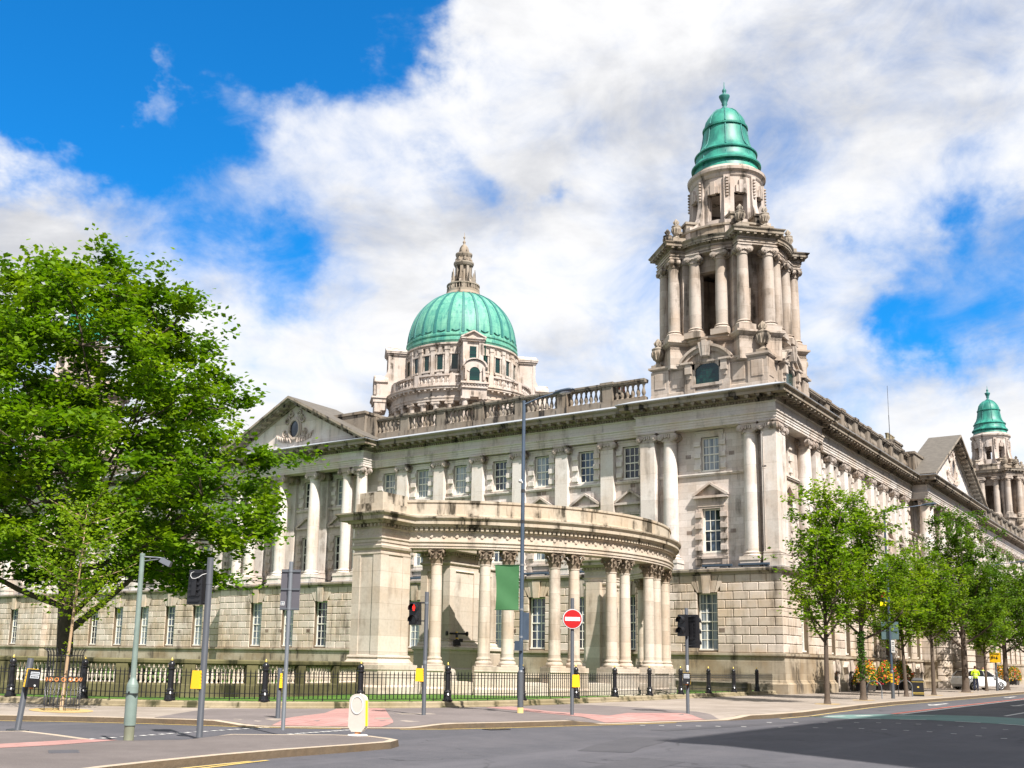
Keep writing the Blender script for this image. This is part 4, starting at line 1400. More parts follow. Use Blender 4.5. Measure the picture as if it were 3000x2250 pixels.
    k.lathe([(2.18, 33.74), (2.06, 33.86), (1.96, 34.1), (1.94, 34.4)], 48, sharp=False, cap=False)
    k.lathe([(1.94, 34.4), (2.02, 34.42), (2.04, 34.5), (1.96, 34.58)], 48, cap=False)
    k.lathe([(1.96, 34.58), (1.78, 34.74), (1.62, 35.05), (1.50, 35.5), (1.42, 36.0), (1.38, 36.32)], 48, sharp=False, cap=False)
    k.lathe([(1.38, 36.32), (1.47, 36.34), (1.48, 36.46), (1.36, 36.52)], 48, cap=False)
    k.lathe([(1.36, 36.52), (1.32, 36.8), (1.2, 37.12), (0.98, 37.45), (0.68, 37.72), (0.36, 37.88), (0.28, 37.9)], 48, sharp=False, cap=False)
    cu = k.build('cupola', M['deepgreen'], tw)
    cu.data.materials[0] = M['copper2']
    rb = MB()
    for q in range(8):
        a = 2 * PI * q / 8 + PI / 8
        c, s = math.cos(a), math.sin(a)
        rb.tube([(r * c, r * s, z) for r, z in [(2.07, 33.2), (1.97, 34.15)]], 0.045, 6)
        rb.tube([(r * c, r * s, z) for r, z in [(1.92, 34.62), (1.64, 35.05), (1.51, 35.5), (1.43, 36.0), (1.40, 36.3)]], 0.045, 6)
        rb.tube([(r * c, r * s, z) for r, z in [(1.36, 36.55), (1.21, 37.12), (0.99, 37.45), (0.68, 37.73), (0.34, 37.9)]], 0.05, 6)
    rb.build('cupola_rib', M['seam'], tw)
    fn = MB()
    fn.lathe([(0.30, 37.88), (0.32, 37.98), (0.18, 38.08), (0.12, 38.2), (0.20, 38.34), (0.17, 38.42), (0.24, 38.6), (0.35, 38.86), (0.36, 38.94), (0.26, 38.97), (0.14, 39.04), (0.10, 39.2), (0.15, 39.3), (0.12, 39.42), (0.04, 39.5), (0.02, 39.95), (0, 39.98)], 16, sharp=False)
    fn.build('finial', M['seam'], tw)
    # columns: two before every diagonal, two in every face
    cm = MB()
    cm.box(-0.54, 0.54, -0.54, 0.54, 0, 0.36)
    cm.lathe([(0.50, 0.36), (0.52, 0.44), (0.48, 0.50), (0.42, 0.54), (0.47, 0.61), (0.41, 0.66), (0.365, 0.70)], 18, cap=False)
    cm.lathe([(0.365, 0.70), (0.365, 2.3), (0.345, 3.6), (0.31, 4.82)], 18, sharp=False, cap=False)
    cm.lathe([(0.31, 4.82), (0.36, 4.85), (0.36, 4.90), (0.32, 4.92)], 18)
    i0 = len(cm.v)
    ic = ionic_cap(0.30, 0.64, -0.32)
    cm.v += [(-v[1], v[0], v[2] * 0.93 + 4.92) for v in ic.v]
    cm.f += [tuple(a + i0 for a in f) for f in ic.f]; cm.mi += ic.mi; cm.sm += ic.sm
    proto = None
    for q in range(4):
        for ang, R, off in ((PI / 4 + q * PI / 2, 4.02, 0.82), (q * PI / 2, 3.38, 0.86)):
            u = Vector((math.cos(ang), math.sin(ang), 0)); t = Vector((-u.y, u.x, 0))
            for g in (-1, 1):
                p = u * R + t * g * off
                loc = (p.x, p.y, 21.28)
                if proto is None:
                    proto = cm.build('column', M['towercol'], tw, loc, ang)
                else:
                    dup(proto, tw, loc, ang)
    proto = None
    for q in range(4):
        m = PI / 4 + q * PI / 2
        u = Vector((math.cos(m), math.sin(m), 0)); t = Vector((-u.y, u.x, 0))
        for p, k_ in ((u * 3.80 + t * 0.80 + Vector((0, 0, 28.1)), 0.72), (u * 3.80 - t * 0.80 + Vector((0, 0, 28.1)), 0.72), (u * (3.40 * 1.414) + Vector((0, 0, 19.82)), 0.98)):
            if proto is None:
                proto = urn_mesh(1.0).build('urn', M['weather'], tw, p)
            else:
                dup(proto, tw, p)
    for c in tw.children:
        if c.name.startswith('urn'):
            z = c.location.z
            s_ = 0.98 if z < 25 else 0.72
            c.scale = (s_, s_, s_)
    wm = MB()
    wm.box(-0.76, 0.76, 0, 0.05, 0, 1.64)
    proto = None
    for q in range(4):
        a = q * PI / 2
        loc = (3.66 * math.cos(a), 3.66 * math.sin(a), 18.34)
        if proto is None:
            proto = wm.build('leaded_window', M['leaded'], tw, loc, a - PI / 2)
        else:
            dup(proto, tw, loc, a - PI / 2)
    return tw
def copper2():
    m, k, b = mat_base('dark_verdigris_cupola')
    geo = k.node('ShaderNodeNewGeometry')
    pos = geo.outputs['Position']
    n = k.noise(k.mapping(pos, (1.5, 1.5, 0.5)), 1.0, 6, 0.65)
    n3 = k.noise(k.mapping(pos, (4.0, 4.0, 0.18)), 1.0, 5, 0.6)
    c = k.mix(k.ramp(n, 0.35, 0.68), (0.006, 0.125, 0.10), (0.03, 0.27, 0.19))
    c = k.mix(k.math('MULTIPLY', k.ramp(n3, 0.52, 0.78), 0.6), c, (0.004, 0.06, 0.06))
    k.put(b.inputs['Base Color'], c)
    b.inputs['Roughness'].default_value = 0.5
    return m
M['copper2'] = copper2()
tower = make_tower()
tower.location = (4.0, 3.2, 0)
dup(tower, hall, (96.0, 3.2, 0))
dup(tower, hall, (4.0, 73.2, 0))

# --- the great dome
def make_dome():
    b = MB()
    b.lathe([(10.4, 16.9), (10.4, 24.5), (10.6, 24.6), (10.6, 25.2), (9.6, 25.4), (9.6, 26.2)], 64, cap=False)
    b.lathe([(7.4, 26.0), (7.4, 32.4)], 64, cap=False)
    b.lathe([(9.4, 26.2), (7.0, 26.2)], 64, cap=False)
    # ring entablature over the colonnade
    b.lathe([(8.0, 31.95), (9.0, 31.95), (9.0, 32.25), (9.08, 32.3), (9.08, 32.5), (9.0, 32.55), (9.0, 33.05), (9.12, 33.1), (9.18, 33.3), (9.55, 33.34), (9.55, 33.5), (9.68, 33.62), (9.68, 33.7), (8.6, 33.85)], 72, cap=False)
    # drum
    for q in range(24):
        pass
    b.lathe([(7.0, 33.5), (7.0, 39.2), (7.08, 39.25), (7.12, 39.45), (7.3, 39.5), (7.3, 39.7), (7.0, 39.8)], 72, cap=False)
    b.lathe([(7.0, 39.8), (6.98, 39.85), (6.9, 39.9)], 72, cap=False)
    def radial(a, R):
        u = Vector((math.cos(a), math.sin(a), 0)); t = Vector((-u.y, u.x, 0))
        return lambda v: tuple(u * (R + v[1]) + t * v[0] + Vector((0, 0, v[2])))
    NB = 24
    for q in range(NB):
        a = 2 * PI * (q + 0.5) / NB
        b.T = radial(a, 7.0)
        b.box(-0.26, 0.26, -0.1, 0.26, 34.0, 39.2)               # pilaster strips
        b.box(-0.32, 0.32, -0.1, 0.32, 34.0, 34.5); b.box(-0.32, 0.32, -0.1, 0.32, 38.8, 39.2)
        a = 2 * PI * q / NB
        b.T = radial(a, 7.0)
        b.box(-0.52, -0.38, -0.1, 0.16, 36.1, 38.4); b.box(0.38, 0.52, -0.1, 0.16, 36.1, 38.4); b.box(-0.6, 0.6, -0.1, 0.22, 38.25, 38.5)
        b.box(-0.55, 0.55, -0.1, 0.3, 36.05, 36.3); b.box(-0.36, 0.36, -0.1, 0.24, 35.7, 36.05)
        b.box(-0.2, 0.2, -0.1, 0.18, 38.5, 39.15)
    b.T = None
    for q in range(72):                                          # modillions
        b.T = radial(2 * PI * q / 72, 9.1)
        b.box(-0.12, 0.12, 0, 0.4, 33.12, 33.335)
    b.T = None
    dm = b.build('central_dome', M['domestone'], hall)
    # gallery balustrade
    g = MB()
    g.lathe([(8.55, 33.85), (8.55, 34.2), (8.95, 34.2), (8.95, 33.8)], 72, cap=False)
    g.lathe([(8.5, 35.05), (9.0, 35.05), (9.02, 35.25), (8.5, 35.25), (8.5, 35.05)], 72, cap=False)
    NBL = 96
    for q in range(NBL):
        a = 2 * PI * q / NBL
        p = (8.75 * math.cos(a), 8.75 * math.sin(a))
        if q % 8 == 0:
            g.T = radial(a, 8.75); g.box(-0.34, 0.34, -0.28, 0.28, 33.85, 35.3); g.T = None
        else:
            g.lathe([(r_, 34.2 + z) for r_, z in baluster_prof(0.85, 0.17)], 7, p, cap=False, sharp=False)
    g.build('gallery_balustrade', M['carved'], dm)
    # drum windows
    proto = None
    wm = MB(); wm.box(-0.37, 0.37, -0.02, 0.05, 0, 1.95)
    for q in range(NB):
        a = 2 * PI * q / NB
        loc = (7.0 * math.cos(a), 7.0 * math.sin(a), 36.3)
        if proto is None:
            proto = wm.build('drum_window', M['leaded'], dm, loc, a - PI / 2)
        else:
            dup(proto, dm, loc, a - PI / 2)
    # colonnade columns
    cm = MB()
    cm.lathe([(0.5, 0), (0.52, 0.15), (0.42, 0.25), (0.40, 3.0), (0.34, 5.2), (0.38, 5.3)], 14, sharp=False, cap=False)
    ic = ionic_cap(0.33, 0.66, -0.33)
    i0 = len(cm.v)
    cm.v += [(-v[1], v[0], v[2] * 0.9 + 5.25) for v in ic.v]; cm.f += [tuple(a + i0 for a in f) for f in ic.f]; cm.mi += ic.mi; cm.sm += ic.sm
    proto = None
    for q in range(32):
        a = 2 * PI * (q + 0.5) / 32
        loc = (8.62 * math.cos(a), 8.62 * math.sin(a), 26.2)
        if proto is None:
            proto = cm.build('column', M['domestone'], dm, loc, a)
        else:
            dup(proto, dm, loc, a)
    # copper shell with ribs
    k = MB()
    k.lathe([(7.05, 39.82), (7.1, 40.0), (7.18, 40.05), (7.18, 40.35), (7.0, 40.45)], 72, cap=False)
    k.lathe([(7.0, 40.45), (7.02, 40.65), (7.12, 40.7), (7.12, 40.95), (6.92, 41.1)], 72, cap=False)
    prof = [(6.92, 41.1)]
    R, zc = 6.92, 41.1
    for q in range(1, 17):
        a = q / 16 * math.radians(72.5)
        prof.append((R * math.cos(a), zc + R * 1.03 * math.sin(a)))
    k.lathe(prof, 72, sharp=False, cap=False)
    k.lathe([prof[-1], (1.0, 47.8)], 36, cap=False)
    k.build('copper_shell', M['copper'], dm)
    rb = MB()
    for q in range(24):
        a = 2 * PI * (q + 0.5) / 24
        u = Vector((math.cos(a), math.sin(a), 0)); t = Vector((-u.y, u.x, 0))
        rows = []
        for j, (r, z) in enumerate(prof):
            w = 0.20 * (0.35 + 0.65 * r / 6.92)
            e = 0.10
            el = Vector((0, 0, 1)) * (z - zc) / R + u * (r / R)
            P = u * r + Vector((0, 0, z))
            rows.append(rb.add([tuple(P - t * w - el * 0.05), tuple(P - t * w * 0.8 + el * e), tuple(P + t * w * 0.8 + el * e), tuple(P + t * w - el * 0.05)]))
        for A, B in zip(rows, rows[1:]):
            for j in range(3):
                rb.face([A + j, A + j + 1, B + j + 1, B + j], False)
    for q in range(24):                                          # clips round the foot of the shell
        a = 2 * PI * q / 24
        rb.T = radial(a, 6.82)
        rb.tube([(-0.5, 0.14, 41.45), (0, 0.18, 41.25), (0.5, 0.14, 41.45)], 0.06, 5)
        rb.T = None
    rb.build('dome_rib', M['seam'], dm)
    # lantern
    l = MB()
    l.lathe([(2.0, 47.9), (2.2, 48.15), (2.25, 48.4), (2.05, 48.75), (2.05, 48.95)], 40, cap=False)
    l.lathe([(2.0, 48.9), (2.0, 49.05), (1.9, 49.1)], 40, cap=False); l.lathe([(1.85, 49.65), (2.03, 49.66), (2.03, 49.8), (1.8, 49.82)], 40, cap=False)
    l.lathe([(1.9, 49.02), (0.5, 49.05)], 24, cap=False)
    for q in range(32):
        a = 2 * PI * q / 32
        l.lathe([(0.06, 49.05), (0.085, 49.25), (0.05, 49.5), (0.08, 49.66)], 6, (1.93 * math.cos(a), 1.93 * math.sin(a)), cap=False)
    l.lathe([(0.72, 49.0), (0.72, 52.6)], 24, cap=False)
    for q in range(8):
        a = 2 * PI * (q + 0.5) / 8
        l.T = radial(a, 0.0)
        l.box(-0.17, 0.17, 0.6, 1.02, 49.0, 52.3)
        pr = [(0.95, 49.05), (1.75, 49.05), (1.72, 49.9), (1.5, 50.4), (1.2, 50.55), (1.05, 51.2), (0.95, 51.2)]
        i = l.add([(-0.13, r, z) for r, z in pr] + [(0.13, r, z) for r, z in pr]); n = len(pr)
        l.face(range(i, i + n)); l.face(range(i + 2 * n - 1, i + n - 1, -1))
        for j in range(n): l.face([i + j, i + (j + 1) % n, i + n + (j + 1) % n, i + n + j])
        l.frustum(-0.13, 0.13, 1.3, 1.56, 50.4, 51.75, 0.10, 0.10)
        l.T = None
    l.lathe([(0.9, 52.15), (1.12, 52.25), (1.25, 52.5), (1.25, 52.66), (0.95, 52.75), (0.85, 53.2), (0.98, 53.5), (1.04, 53.65), (1.04, 53.8), (0.72, 53.9)], 32, cap=False)
    l.lathe([(0.66, 53.85), (0.64, 54.15), (0.55, 54.55), (0.38, 54.85), (0.2, 55.02), (0.18, 55.05)], 24, sharp=False, cap=False)
    for q in range(8):
        a = 2 * PI * q / 8
        l.lathe([(0.0, 52.78), (0.17, 52.85), (0.17, 53.15), (0.0, 53.3)], 8, (0.9 * math.cos(a), 0.9 * math.sin(a)))
    l.v = [(x * 1.06, y * 1.06, 47.35 + (z - 47.9) * 1.09) for x, y, z in l.v]
    l.build('lantern', M['weather'], dm)
    f = MB()
    f.lathe([(0.2, 55.0), (0.12, 55.1), (0.2, 55.3), (0.21, 55.4), (0.08, 55.5), (0.05, 55.75), (0.14, 55.9), (0.14, 56.0), (0.04, 56.1), (0.02, 56.55), (0, 56.6)], 14, sharp=False)
    f.v = [(x, y, 47.35 + (z - 47.9) * 1.09) for x, y, z in f.v]
    f.build('finial', M['weather'], dm)
    # four pedimented turrets on the diagonals
    def turret():
        t = MB(lambda v: (v[1] + 0.9, v[0], v[2]))                     # (across, out, z)
        t.box(-1.15, 1.15, 5.6, 8.35, 33.8, 39.4)
        for g in (-1, 1):
            t.box(*sorted((g * 0.72, g * 1.24)), 8.2, 8.52, 35.0, 39.3)
            pr = [(6.8, 34.0), (10.2, 34.0), (10.2, 35.6), (9.6, 35.75), (9.0, 36.2), (8.6, 37.0), (8.45, 38.0), (6.8, 38.0)]
            a, c = g * 1.19, g * 0.95
            i = t.add([(a, r, z) for r, z in pr] + [(c, r, z) for r, z in pr]); n = len(pr)
            t.face(range(i, i + n)); t.face(range(i + 2 * n - 1, i + n - 1, -1))
            for j in range(n): t.face([i + j, i + (j + 1) % n, i + n + (j + 1) % n, i + n + j])
        t.box(-1.35, 1.35, 5.7, 8.65, 39.2, 39.42); t.box(-1.5, 1.5, 5.8, 8.8, 39.42, 39.6)
        t.T = None
        TT = lambda v: (v[1] + 0.9, v[0], v[2])
        t.T = TT
        t.prism([(-1.45, 39.6), (1.45, 39.6), (0, 40.35)], 5.8, 8.55)
        for g in (-1, 1):
            t.prism([(g * 1.55, 39.6), (g * 1.55, 39.72), (0, 40.52), (0, 40.36), (g * 1.4, 39.6)], 5.8, 8.85)
        # lower arched stage
        t.box(-1.3, 1.3, 7.0, 9.9, 33.7, 35.6)
        N = 14
        for j in range(N):
            a, c = PI * j / N, PI * (j + 1) / N
            t.prism([(0.62 * math.cos(a), 35.0 + 0.62 * math.sin(a)), (1.42 * math.cos(a), 35.5 + 0.95 * math.sin(a)), (1.42 * math.cos(c), 35.5 + 0.95 * math.sin(c)), (0.62 * math.cos(c), 35.0 + 0.62 * math.sin(c))], 8.5, 9.98)
            t.prism([(1.3 * math.cos(a), 35.6 + 0.95 * math.sin(a)), (1.5 * math.cos(a), 35.6 + 1.08 * math.sin(a)), (1.5 * math.cos(c), 35.6 + 1.08 * math.sin(c)), (1.3 * math.cos(c), 35.6 + 0.95 * math.sin(c))], 8.5, 10.2)
        t.box(-1.7, 1.7, 8.6, 10.5, 33.5, 33.72); t.box(-1.55, 1.55, 8.6, 10.3, 33.0, 33.5); t.box(-1.45, 1.45, 8.6, 10.1, 32.0, 33.0)
        for q in range(9):
            t.box(-1.5 + q * 0.36, -1.38 + q * 0.36, 10.1, 10.4, 33.3, 33.5)
        for g in (-1, 1):
            t.T = None
            t.lathe([(0.42, 26.2), (0.38, 29), (0.33, 31.6), (0.5, 31.7), (0.5, 32.0)], 12, (10.5, g * 1.05), cap=False)
            t.T = TT
            t.box(g * 1.05 - 0.55, g * 1.05 + 0.55, 9.2, 10.1, 31.75, 32.0)
        t.box(-1.6, 1.6, 8.6, 10.4, 25.0, 26.2)
        return t
    proto = None
    for q in range(4):
        a = PI / 4 + q * PI / 2
        if proto is None:
            proto = turret().build('turret', M['carved'], dm, (0, 0, 0), a)
        else:
            dup(proto, dm, (0, 0, 0), a)
    for arch in (False, True):
        wm = MB()
        wm.T = lambda v: (v[1] + 0.9, v[0], v[2])
        if arch: wm.prism([(0.6, 34.0)] + [(0.6 * math.cos(PI * j / 10), 35.0 + 0.6 * math.sin(PI * j / 10)) for j in range(11)] + [(-0.6, 34.0)], 9.8, 9.93)
        else: wm.box(-0.4, 0.4, 8.3, 8.38, 37.0, 38.6)
        proto = None
        for q in range(4):
            a = PI / 4 + q * PI / 2
            if proto is None:
                proto = wm.build('arched_window' if arch else 'turret_window', M['leaded'], dm, (0, 0, 0), a)
            else:
                dup(proto, dm, (0, 0, 0), a)
    pipe = MB()
    a = PI * 1.25 + 0.26
    pipe.tube([(7.2 * math.cos(a), 7.2 * math.sin(a), 40.4), (7.3 * math.cos(a), 7.3 * math.sin(a), 34.2)], 0.09, 8)
    pipe.build('rainwater_pipe', M['copper'], dm)
    return dm
dome = make_dome()
dome.location = (47.0, 56.5, 0)
# ================================================================== GROUND
g = MB(); g.flat([(-1500, -1500), (1500, -1500), (1500, 1500), (-1500, 1500)], -0.16); struct(g, 'ground', M['earth'])
g = MB(); g.flat([(-160, -120), (260, -120), (260, 160), (-160, 160)], -0.02); struct(g, 'road', M['road'])
KERB = [(-47.5, 17.0), (-46.2, 11.0), (-45.2, 7.2), (-43.5, 2.65), (-42.5, 1.4), (-41.55, -0.3), (-40.85, -1.9), (-40.35, -3.1), (-39.3, -4.5), (-38.4, -5.45), (-37.6, -6.1),
        (-36.2, -6.65), (-34.3, -7.25), (-32.4, -7.9), (-30.2, -8.5), (-27.8, -9.15), (-25.2, -9.55), (-22.5, -9.62), (-18.5, -9.3), (-13.0, -8.9), (-8.0, -8.68), (0, -8.75), (12, -8.8), (26, -8.7), (150, -8.7)]
FOOT = [(-42.3, 16), (-40.7, 11.5), (-39.7, 8.4), (-38.9, 6.2), (-38.0, 4.4), (-36.9, 2.9), (-35.3, 1.5), (-33.2, .2), (-31, -.7), (-28.5, -1.35), (-25.5, -1.6), (-19.7, -1.55), (-13, -1.35), (-7.9, -1.2), (-1.0, -1.0)]
def inset(path, k):
    out = []
    for i, p in enumerate(path):
        a = Vector(path[max(i - 1, 0)]); b = Vector(path[min(i + 1, len(path) - 1)])
        t = (b - a).normalized()
        out.append((p[0] - t.y * k, p[1] + t.x * k))
    return out
KIN = inset(KERB, 0.30)
PZ = 0.10
def strip(name, m, outer, inner, zf):
    mb = MB()
    i = mb.add([(x, y, zf(x, y, p)) for (x, y), p in zip(outer, outer)]); j = mb.add([(x, y, zf(x, y, p)) for (x, y), p in zip(inner, outer)])
    for q in range(len(outer) - 1):
        mb.face([i + q, i + q + 1, j + q + 1, j + q])
    return mb
DROPS = [[(-40.35, -3.1), (-39.3, -4.5), (-38.55, -5.3)], [(-32.4, -7.9), (-30.2, -8.5), (-28.0, -9.1)]]
def hz(x, y):
    """pavement height: lowered to the road at the two crossings"""
    w = 0.0
    for line_ in DROPS:
        for a, b in zip(line_, line_[1:]):
            a, b, p = Vector(a), Vector(b), Vector((x, y))
            u = max(0, min(1, (p - a).dot(b - a) / (b - a).length_squared))
            d = (p - a - (b - a) * u).length
            k = max(0, min(1, 1.35 - d / 1.1))
            w = max(w, k * k * (3 - 2 * k))
    return PZ - (PZ - 0.0) * w
def draped(name, m, pts, dz, step=0.5):
    """paving sheet cut into small cells so that it follows the lowered kerbs"""
    bm = bmesh.new()
    bm.faces.new([bm.verts.new((x, y, 0)) for x, y in pts])
    bmesh.ops.triangulate(bm, faces=bm.faces[:])
    for ax in (0, 1):
        lo = max(min(p[ax] for p in pts), (-44, -11)[ax]); hi = min(max(p[ax] for p in pts), (-20, 1)[ax])
        v = math.ceil((lo + 1e-6) / step) * step
        while v < hi:
            co = [0, 0, 0]; no = [0, 0, 0]; co[ax] = v; no[ax] = 1
            bmesh.ops.bisect_plane(bm, geom=bm.verts[:] + bm.edges[:] + bm.faces[:], plane_co=co, plane_no=no)
            v += step
    for v in bm.verts: v.co.z = hz(v.co.x, v.co.y) + dz
    me = bpy.data.meshes.new(name); bm.to_mesh(me); bm.free(); me.materials.append(m)
    o = place(name, me); o['kind'] = 'structure'
    return o
KF = []                                                          # kerb line with extra points along the corner
for a, b in zip(KERB, KERB[1:]):
    n_ = 4 if a[0] < -20 else 1
    for q in range(n_): KF.append((a[0] + (b[0] - a[0]) * q / n_, a[1] + (b[1] - a[1]) * q / n_))
KF.append(KERB[-1])
KFI = inset(KF, 0.30)
inner = [(150, -0.4), (-0.5, -0.4), (-20, 0.5), (-30, 2.5), (-36, 5), (-39, 12), (-40, 17)]
draped('pavement', M['paving'], KFI + inner, 0.0)
kt = MB()
i = kt.add([(x, y, hz(x, y)) for x, y in KF]); j = kt.add([(x, y, hz(x, y) + 0.002) for x, y in KFI])
for q in range(len(KF) - 1): kt.face([i + q, i + q + 1, j + q + 1, j + q])
struct(kt, 'kerb_top', M['pinkkerb'])
kf = MB()
i = kf.add([(x, y, hz(x, y)) for x, y in KF])
j = kf.add([(x, y, -0.03) for x, y in inset(KF, -0.015)])
for q in range(len(KF) - 1): kf.face([i + q, i + q + 1, j + q + 1, j + q])
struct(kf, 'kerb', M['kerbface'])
def sheet(name, m, pts, z):
    mb = MB(); mb.flat(pts, z); return struct(mb, name, m)
# tarmac part of the corner pavement and the pink tactile areas by the crossings
draped('pavement_tarmac', M['darkpave'], [(-41.2, -0.2), (-40.55, -1.9), (-40.05, -3.0), (-39.05, -4.3), (-38.2, -5.2), (-37.4, -5.85), (-36.1, -6.35), (-34.2, -6.95), (-32.3, -7.6), (-30.1, -8.2), (-27.7, -8.85), (-25.6, -7.2), (-24.5, -4.5), (-24.0, -1.75), (-28.4, -1.5), (-31, -.85), (-33.2, .05), (-35.3, 1.35), (-37.2, 2.4), (-38.6, 1.6)], 0.006)
draped('tactile_paving', M['tactile'], [(-40.08, -3.0), (-39.05, -4.3), (-38.45, -4.95), (-37.7, -4.7), (-36.5, -3.6), (-32.9, -0.35), (-32.9, 0.0), (-34.2, 0.4), (-36.4, -1.2), (-38.3, -2.0)], 0.012)
draped('tactile_paving', M['tactile'], [(-32.25, -7.58), (-30.1, -8.18), (-28.3, -8.68), (-27.2, -7.4), (-28.6, -6.3), (-30.6, -6.75), (-31.9, -6.6)], 0.012)
draped('tactile_paving', M['tactile'], [(-31.9, -6.59), (-30.61, -6.74), (-29.8, -4.2), (-28.1, -1.75), (-29.4, -1.6), (-30.7, -4.2)], 0.012)
sheet('lawn', M['lawn'], [(-0.6, -0.8), (-7.9, -1.0), (-13, -1.15), (-19.7, -1.35), (-25.5, -1.4), (-28.5, -1.15), (-31, -.5), (-33.1, .4), (-35.2, 1.7), (-36.8, 3.1), (-37.8, 4.5), (-38.7, 6.3), (-39.5, 8.5), (-40.5, 11.6), (-42, 16), (-46, 30), (-48, 60), (-46, 95), (1, 95), (1, -0.8)], 0.26)
# traffic island
ISL = [(-56.0, -11.2), (-52.5, -10.2), (-48.9, -9.15), (-47.9, -8.98), (-46.7, -8.82), (-45.3, -8.78), (-43.8, -8.86), (-42.75, -8.86), (-42.25, -8.62), (-42.05, -8.25),
       (-41.85, -7.6), (-42.15, -6.9), (-42.95, -6.15), (-43.55, -5.55), (-44.1, -5.6), (-45.1, -5.95), (-45.85, -5.55), (-46.2, -4.8), (-46.0, -3.6), (-45.9, -2.4), (-46.6, -2.1), (-51, -1.2), (-58, 0), (-60, -6)]
def grow(poly, k):
    n = len(poly); out = []
    for q in range(n):
        a, b = Vector(poly[q - 1]), Vector(poly[(q + 1) % n])
        t = (b - a).normalized()
        out.append((poly[q][0] - t.y * k, poly[q][1] + t.x * k))
    return out
IIN = grow(ISL, 0.16)
IZ = 0.10
im = MB(); im.flat(IIN, IZ); o = struct(im, 'traffic_island', M['island'])
bm = bmesh.new(); bm.from_mesh(o.data); bmesh.ops.triangulate(bm, faces=bm.faces[:]); bm.to_mesh(o.data); bm.free()
it = MB(); n = len(ISL)
LOW = {14, 15, 16}
zi = [0.012 if q in LOW else IZ for q in range(n)]
i = it.add([(p[0], p[1], z) for p, z in zip(ISL, zi)]); j = it.add([(p[0], p[1], IZ + 0.001) for p in IIN])
for q in range(n): it.face([i + q, i + (q + 1) % n, j + (q + 1) % n, j + q])
struct(it, 'island_kerb_top', M['pinkkerb'])
it = MB(); i = it.add([(p[0], p[1], z) for p, z in zip(ISL, zi)]); j = it.add([(p[0], p[1], -0.03) for p in grow(ISL, -0.02)])
for q in range(n): it.face([i + q, i + (q + 1) % n, j + (q + 1) % n, j + q])
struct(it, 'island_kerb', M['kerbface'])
sheet('tactile_paving', M['tactile'], [(-49.2, -5.6), (-47.45, -5.72), (-46.05, -5.48), (-46.35, -4.95), (-47.9, -4.95), (-49.2, -4.9)], IZ + 0.005)
# road paint
RZ = -0.012
def line(name, m, pts, w, z=RZ):
    P = [Vector(p) for p in pts]
    mb = MB(); L = inset(pts, w / 2); R = inset(pts, -w / 2)
    i = mb.add([(x, y, z) for x, y in L]); j = mb.add([(x, y, z) for x, y in R])
    for q in range(len(pts) - 1): mb.face([i + q, j + q, j + q + 1, i + q + 1])
    return struct(mb, name, m)
line('yellow_line', M['lineyellow'], [(x - 0.0, y) for x, y in inset(KERB[:9], -0.14)], 0.10)
line('yellow_line', M['lineyellow'], inset(KERB[9:15], -0.16), 0.10)
line('yellow_line', M['lineyellow'], inset(KERB[16:25], -0.25), 0.10)
line('yellow_line', M['lineyellow'], [(-53, -10.52), (-49.2, -9.42), (-48.0, -9.12), (-46.2, -8.96)], 0.09)
line('yellow_line', M['lineyellow'], [(-53, -10.80), (-49.2, -9.68), (-47.8, -9.34), (-46.6, -9.12), (-45.9, -9.02)], 0.09)
studs = MB()
def stud(x, y, ang, w=0.13, l=0.13, pair=True):
    c, s_ = math.cos(ang), math.sin(ang)
    for o_ in ((-0.11, 0.11) if pair else (0,)):
        cx, cy = x + o_ * c, y + o_ * s_
        studs.flat([(cx + a * l * c - b * w * s_, cy + a * l * s_ + b * w * c) for a, b in ((-.5, -.5), (.5, -.5), (.5, .5), (-.5, .5))], RZ)
for q in range(12): stud(-45.4 + 5.45 * q / 11, -3.66 + 0.55 * q / 11, 0.1)
for q in range(6): stud(-41.4 + 2.02 * q / 5, -5.08 + 0.1 * q / 5, 0.05)
SC_ = [(-32.2, -8.6), (-31.9, -9.0), (-31.6, -9.35), (-31.25, -9.75), (-30.9, -10.15), (-30.5, -10.7), (-29.9, -11.5), (-29.25, -12.2), (-28.8, -12.7), (-28.55, -13.2), (-28.45, -13.75), (-28.4, -14.3), (-28.5, -14.9), (-28.85, -15.55), (-29.25, -16.2), (-29.8, -16.85)]
SD_ = [(-27.8, -10.4), (-27.0, -10.9), (-26.2, -11.5), (-25.5, -12.2), (-25.0, -12.7), (-24.75, -13.2), (-24.7, -13.75), (-24.75, -14.35), (-24.9, -14.95), (-25.25, -15.6), (-25.55, -16.2)]
for x, y in SC_ + SD_: stud(x, y, -1.35, 0.12, 0.14, False)
struct(studs, 'crossing_studs', M['linewhite'])
sheet('cycle_box', M['cyclegreen'], [(-23.0, -10.0), (-20.6, -10.25), (-18.6, -11.2), (-17.2, -12.6), (-16.9, -14.2), (-17.4, -15.6), (-19, -17.5), (-23.9, -17.5), (-22.6, -16.2), (-22.0, -14.9), (-21.65, -13.4), (-22.3, -12.2), (-23.3, -11.3)], RZ - 0.003)
wl = [[(-23.35, -11.35), (-22.5, -12.1)], [(-22.2, -12.6), (-21.75, -13.3)], [(-21.95, -14.2), (-22.05, -14.95)], [(-22.25, -15.5), (-22.9, -16.6)], [(-22.6, -10.35), (-21.6, -10.7)], [(-21.1, -10.9), (-20.2, -11.2)], [(-19.4, -11.7), (-18.2, -12.8)]]
for p in wl: line('stop_line', M['linewhite'], p, 0.15, RZ + 0.003)
line('bus_lane_line', M['linered'], [(-18.0, -11.35), (-7.2, -11.2), (14, -11.2), (90, -11.2)], 0.20)
line('bus_lane_line', M['linewhite'], [(-18.1, -11.62), (-8, -11.55), (9.5, -11.5), (90, -11.5)], 0.22)
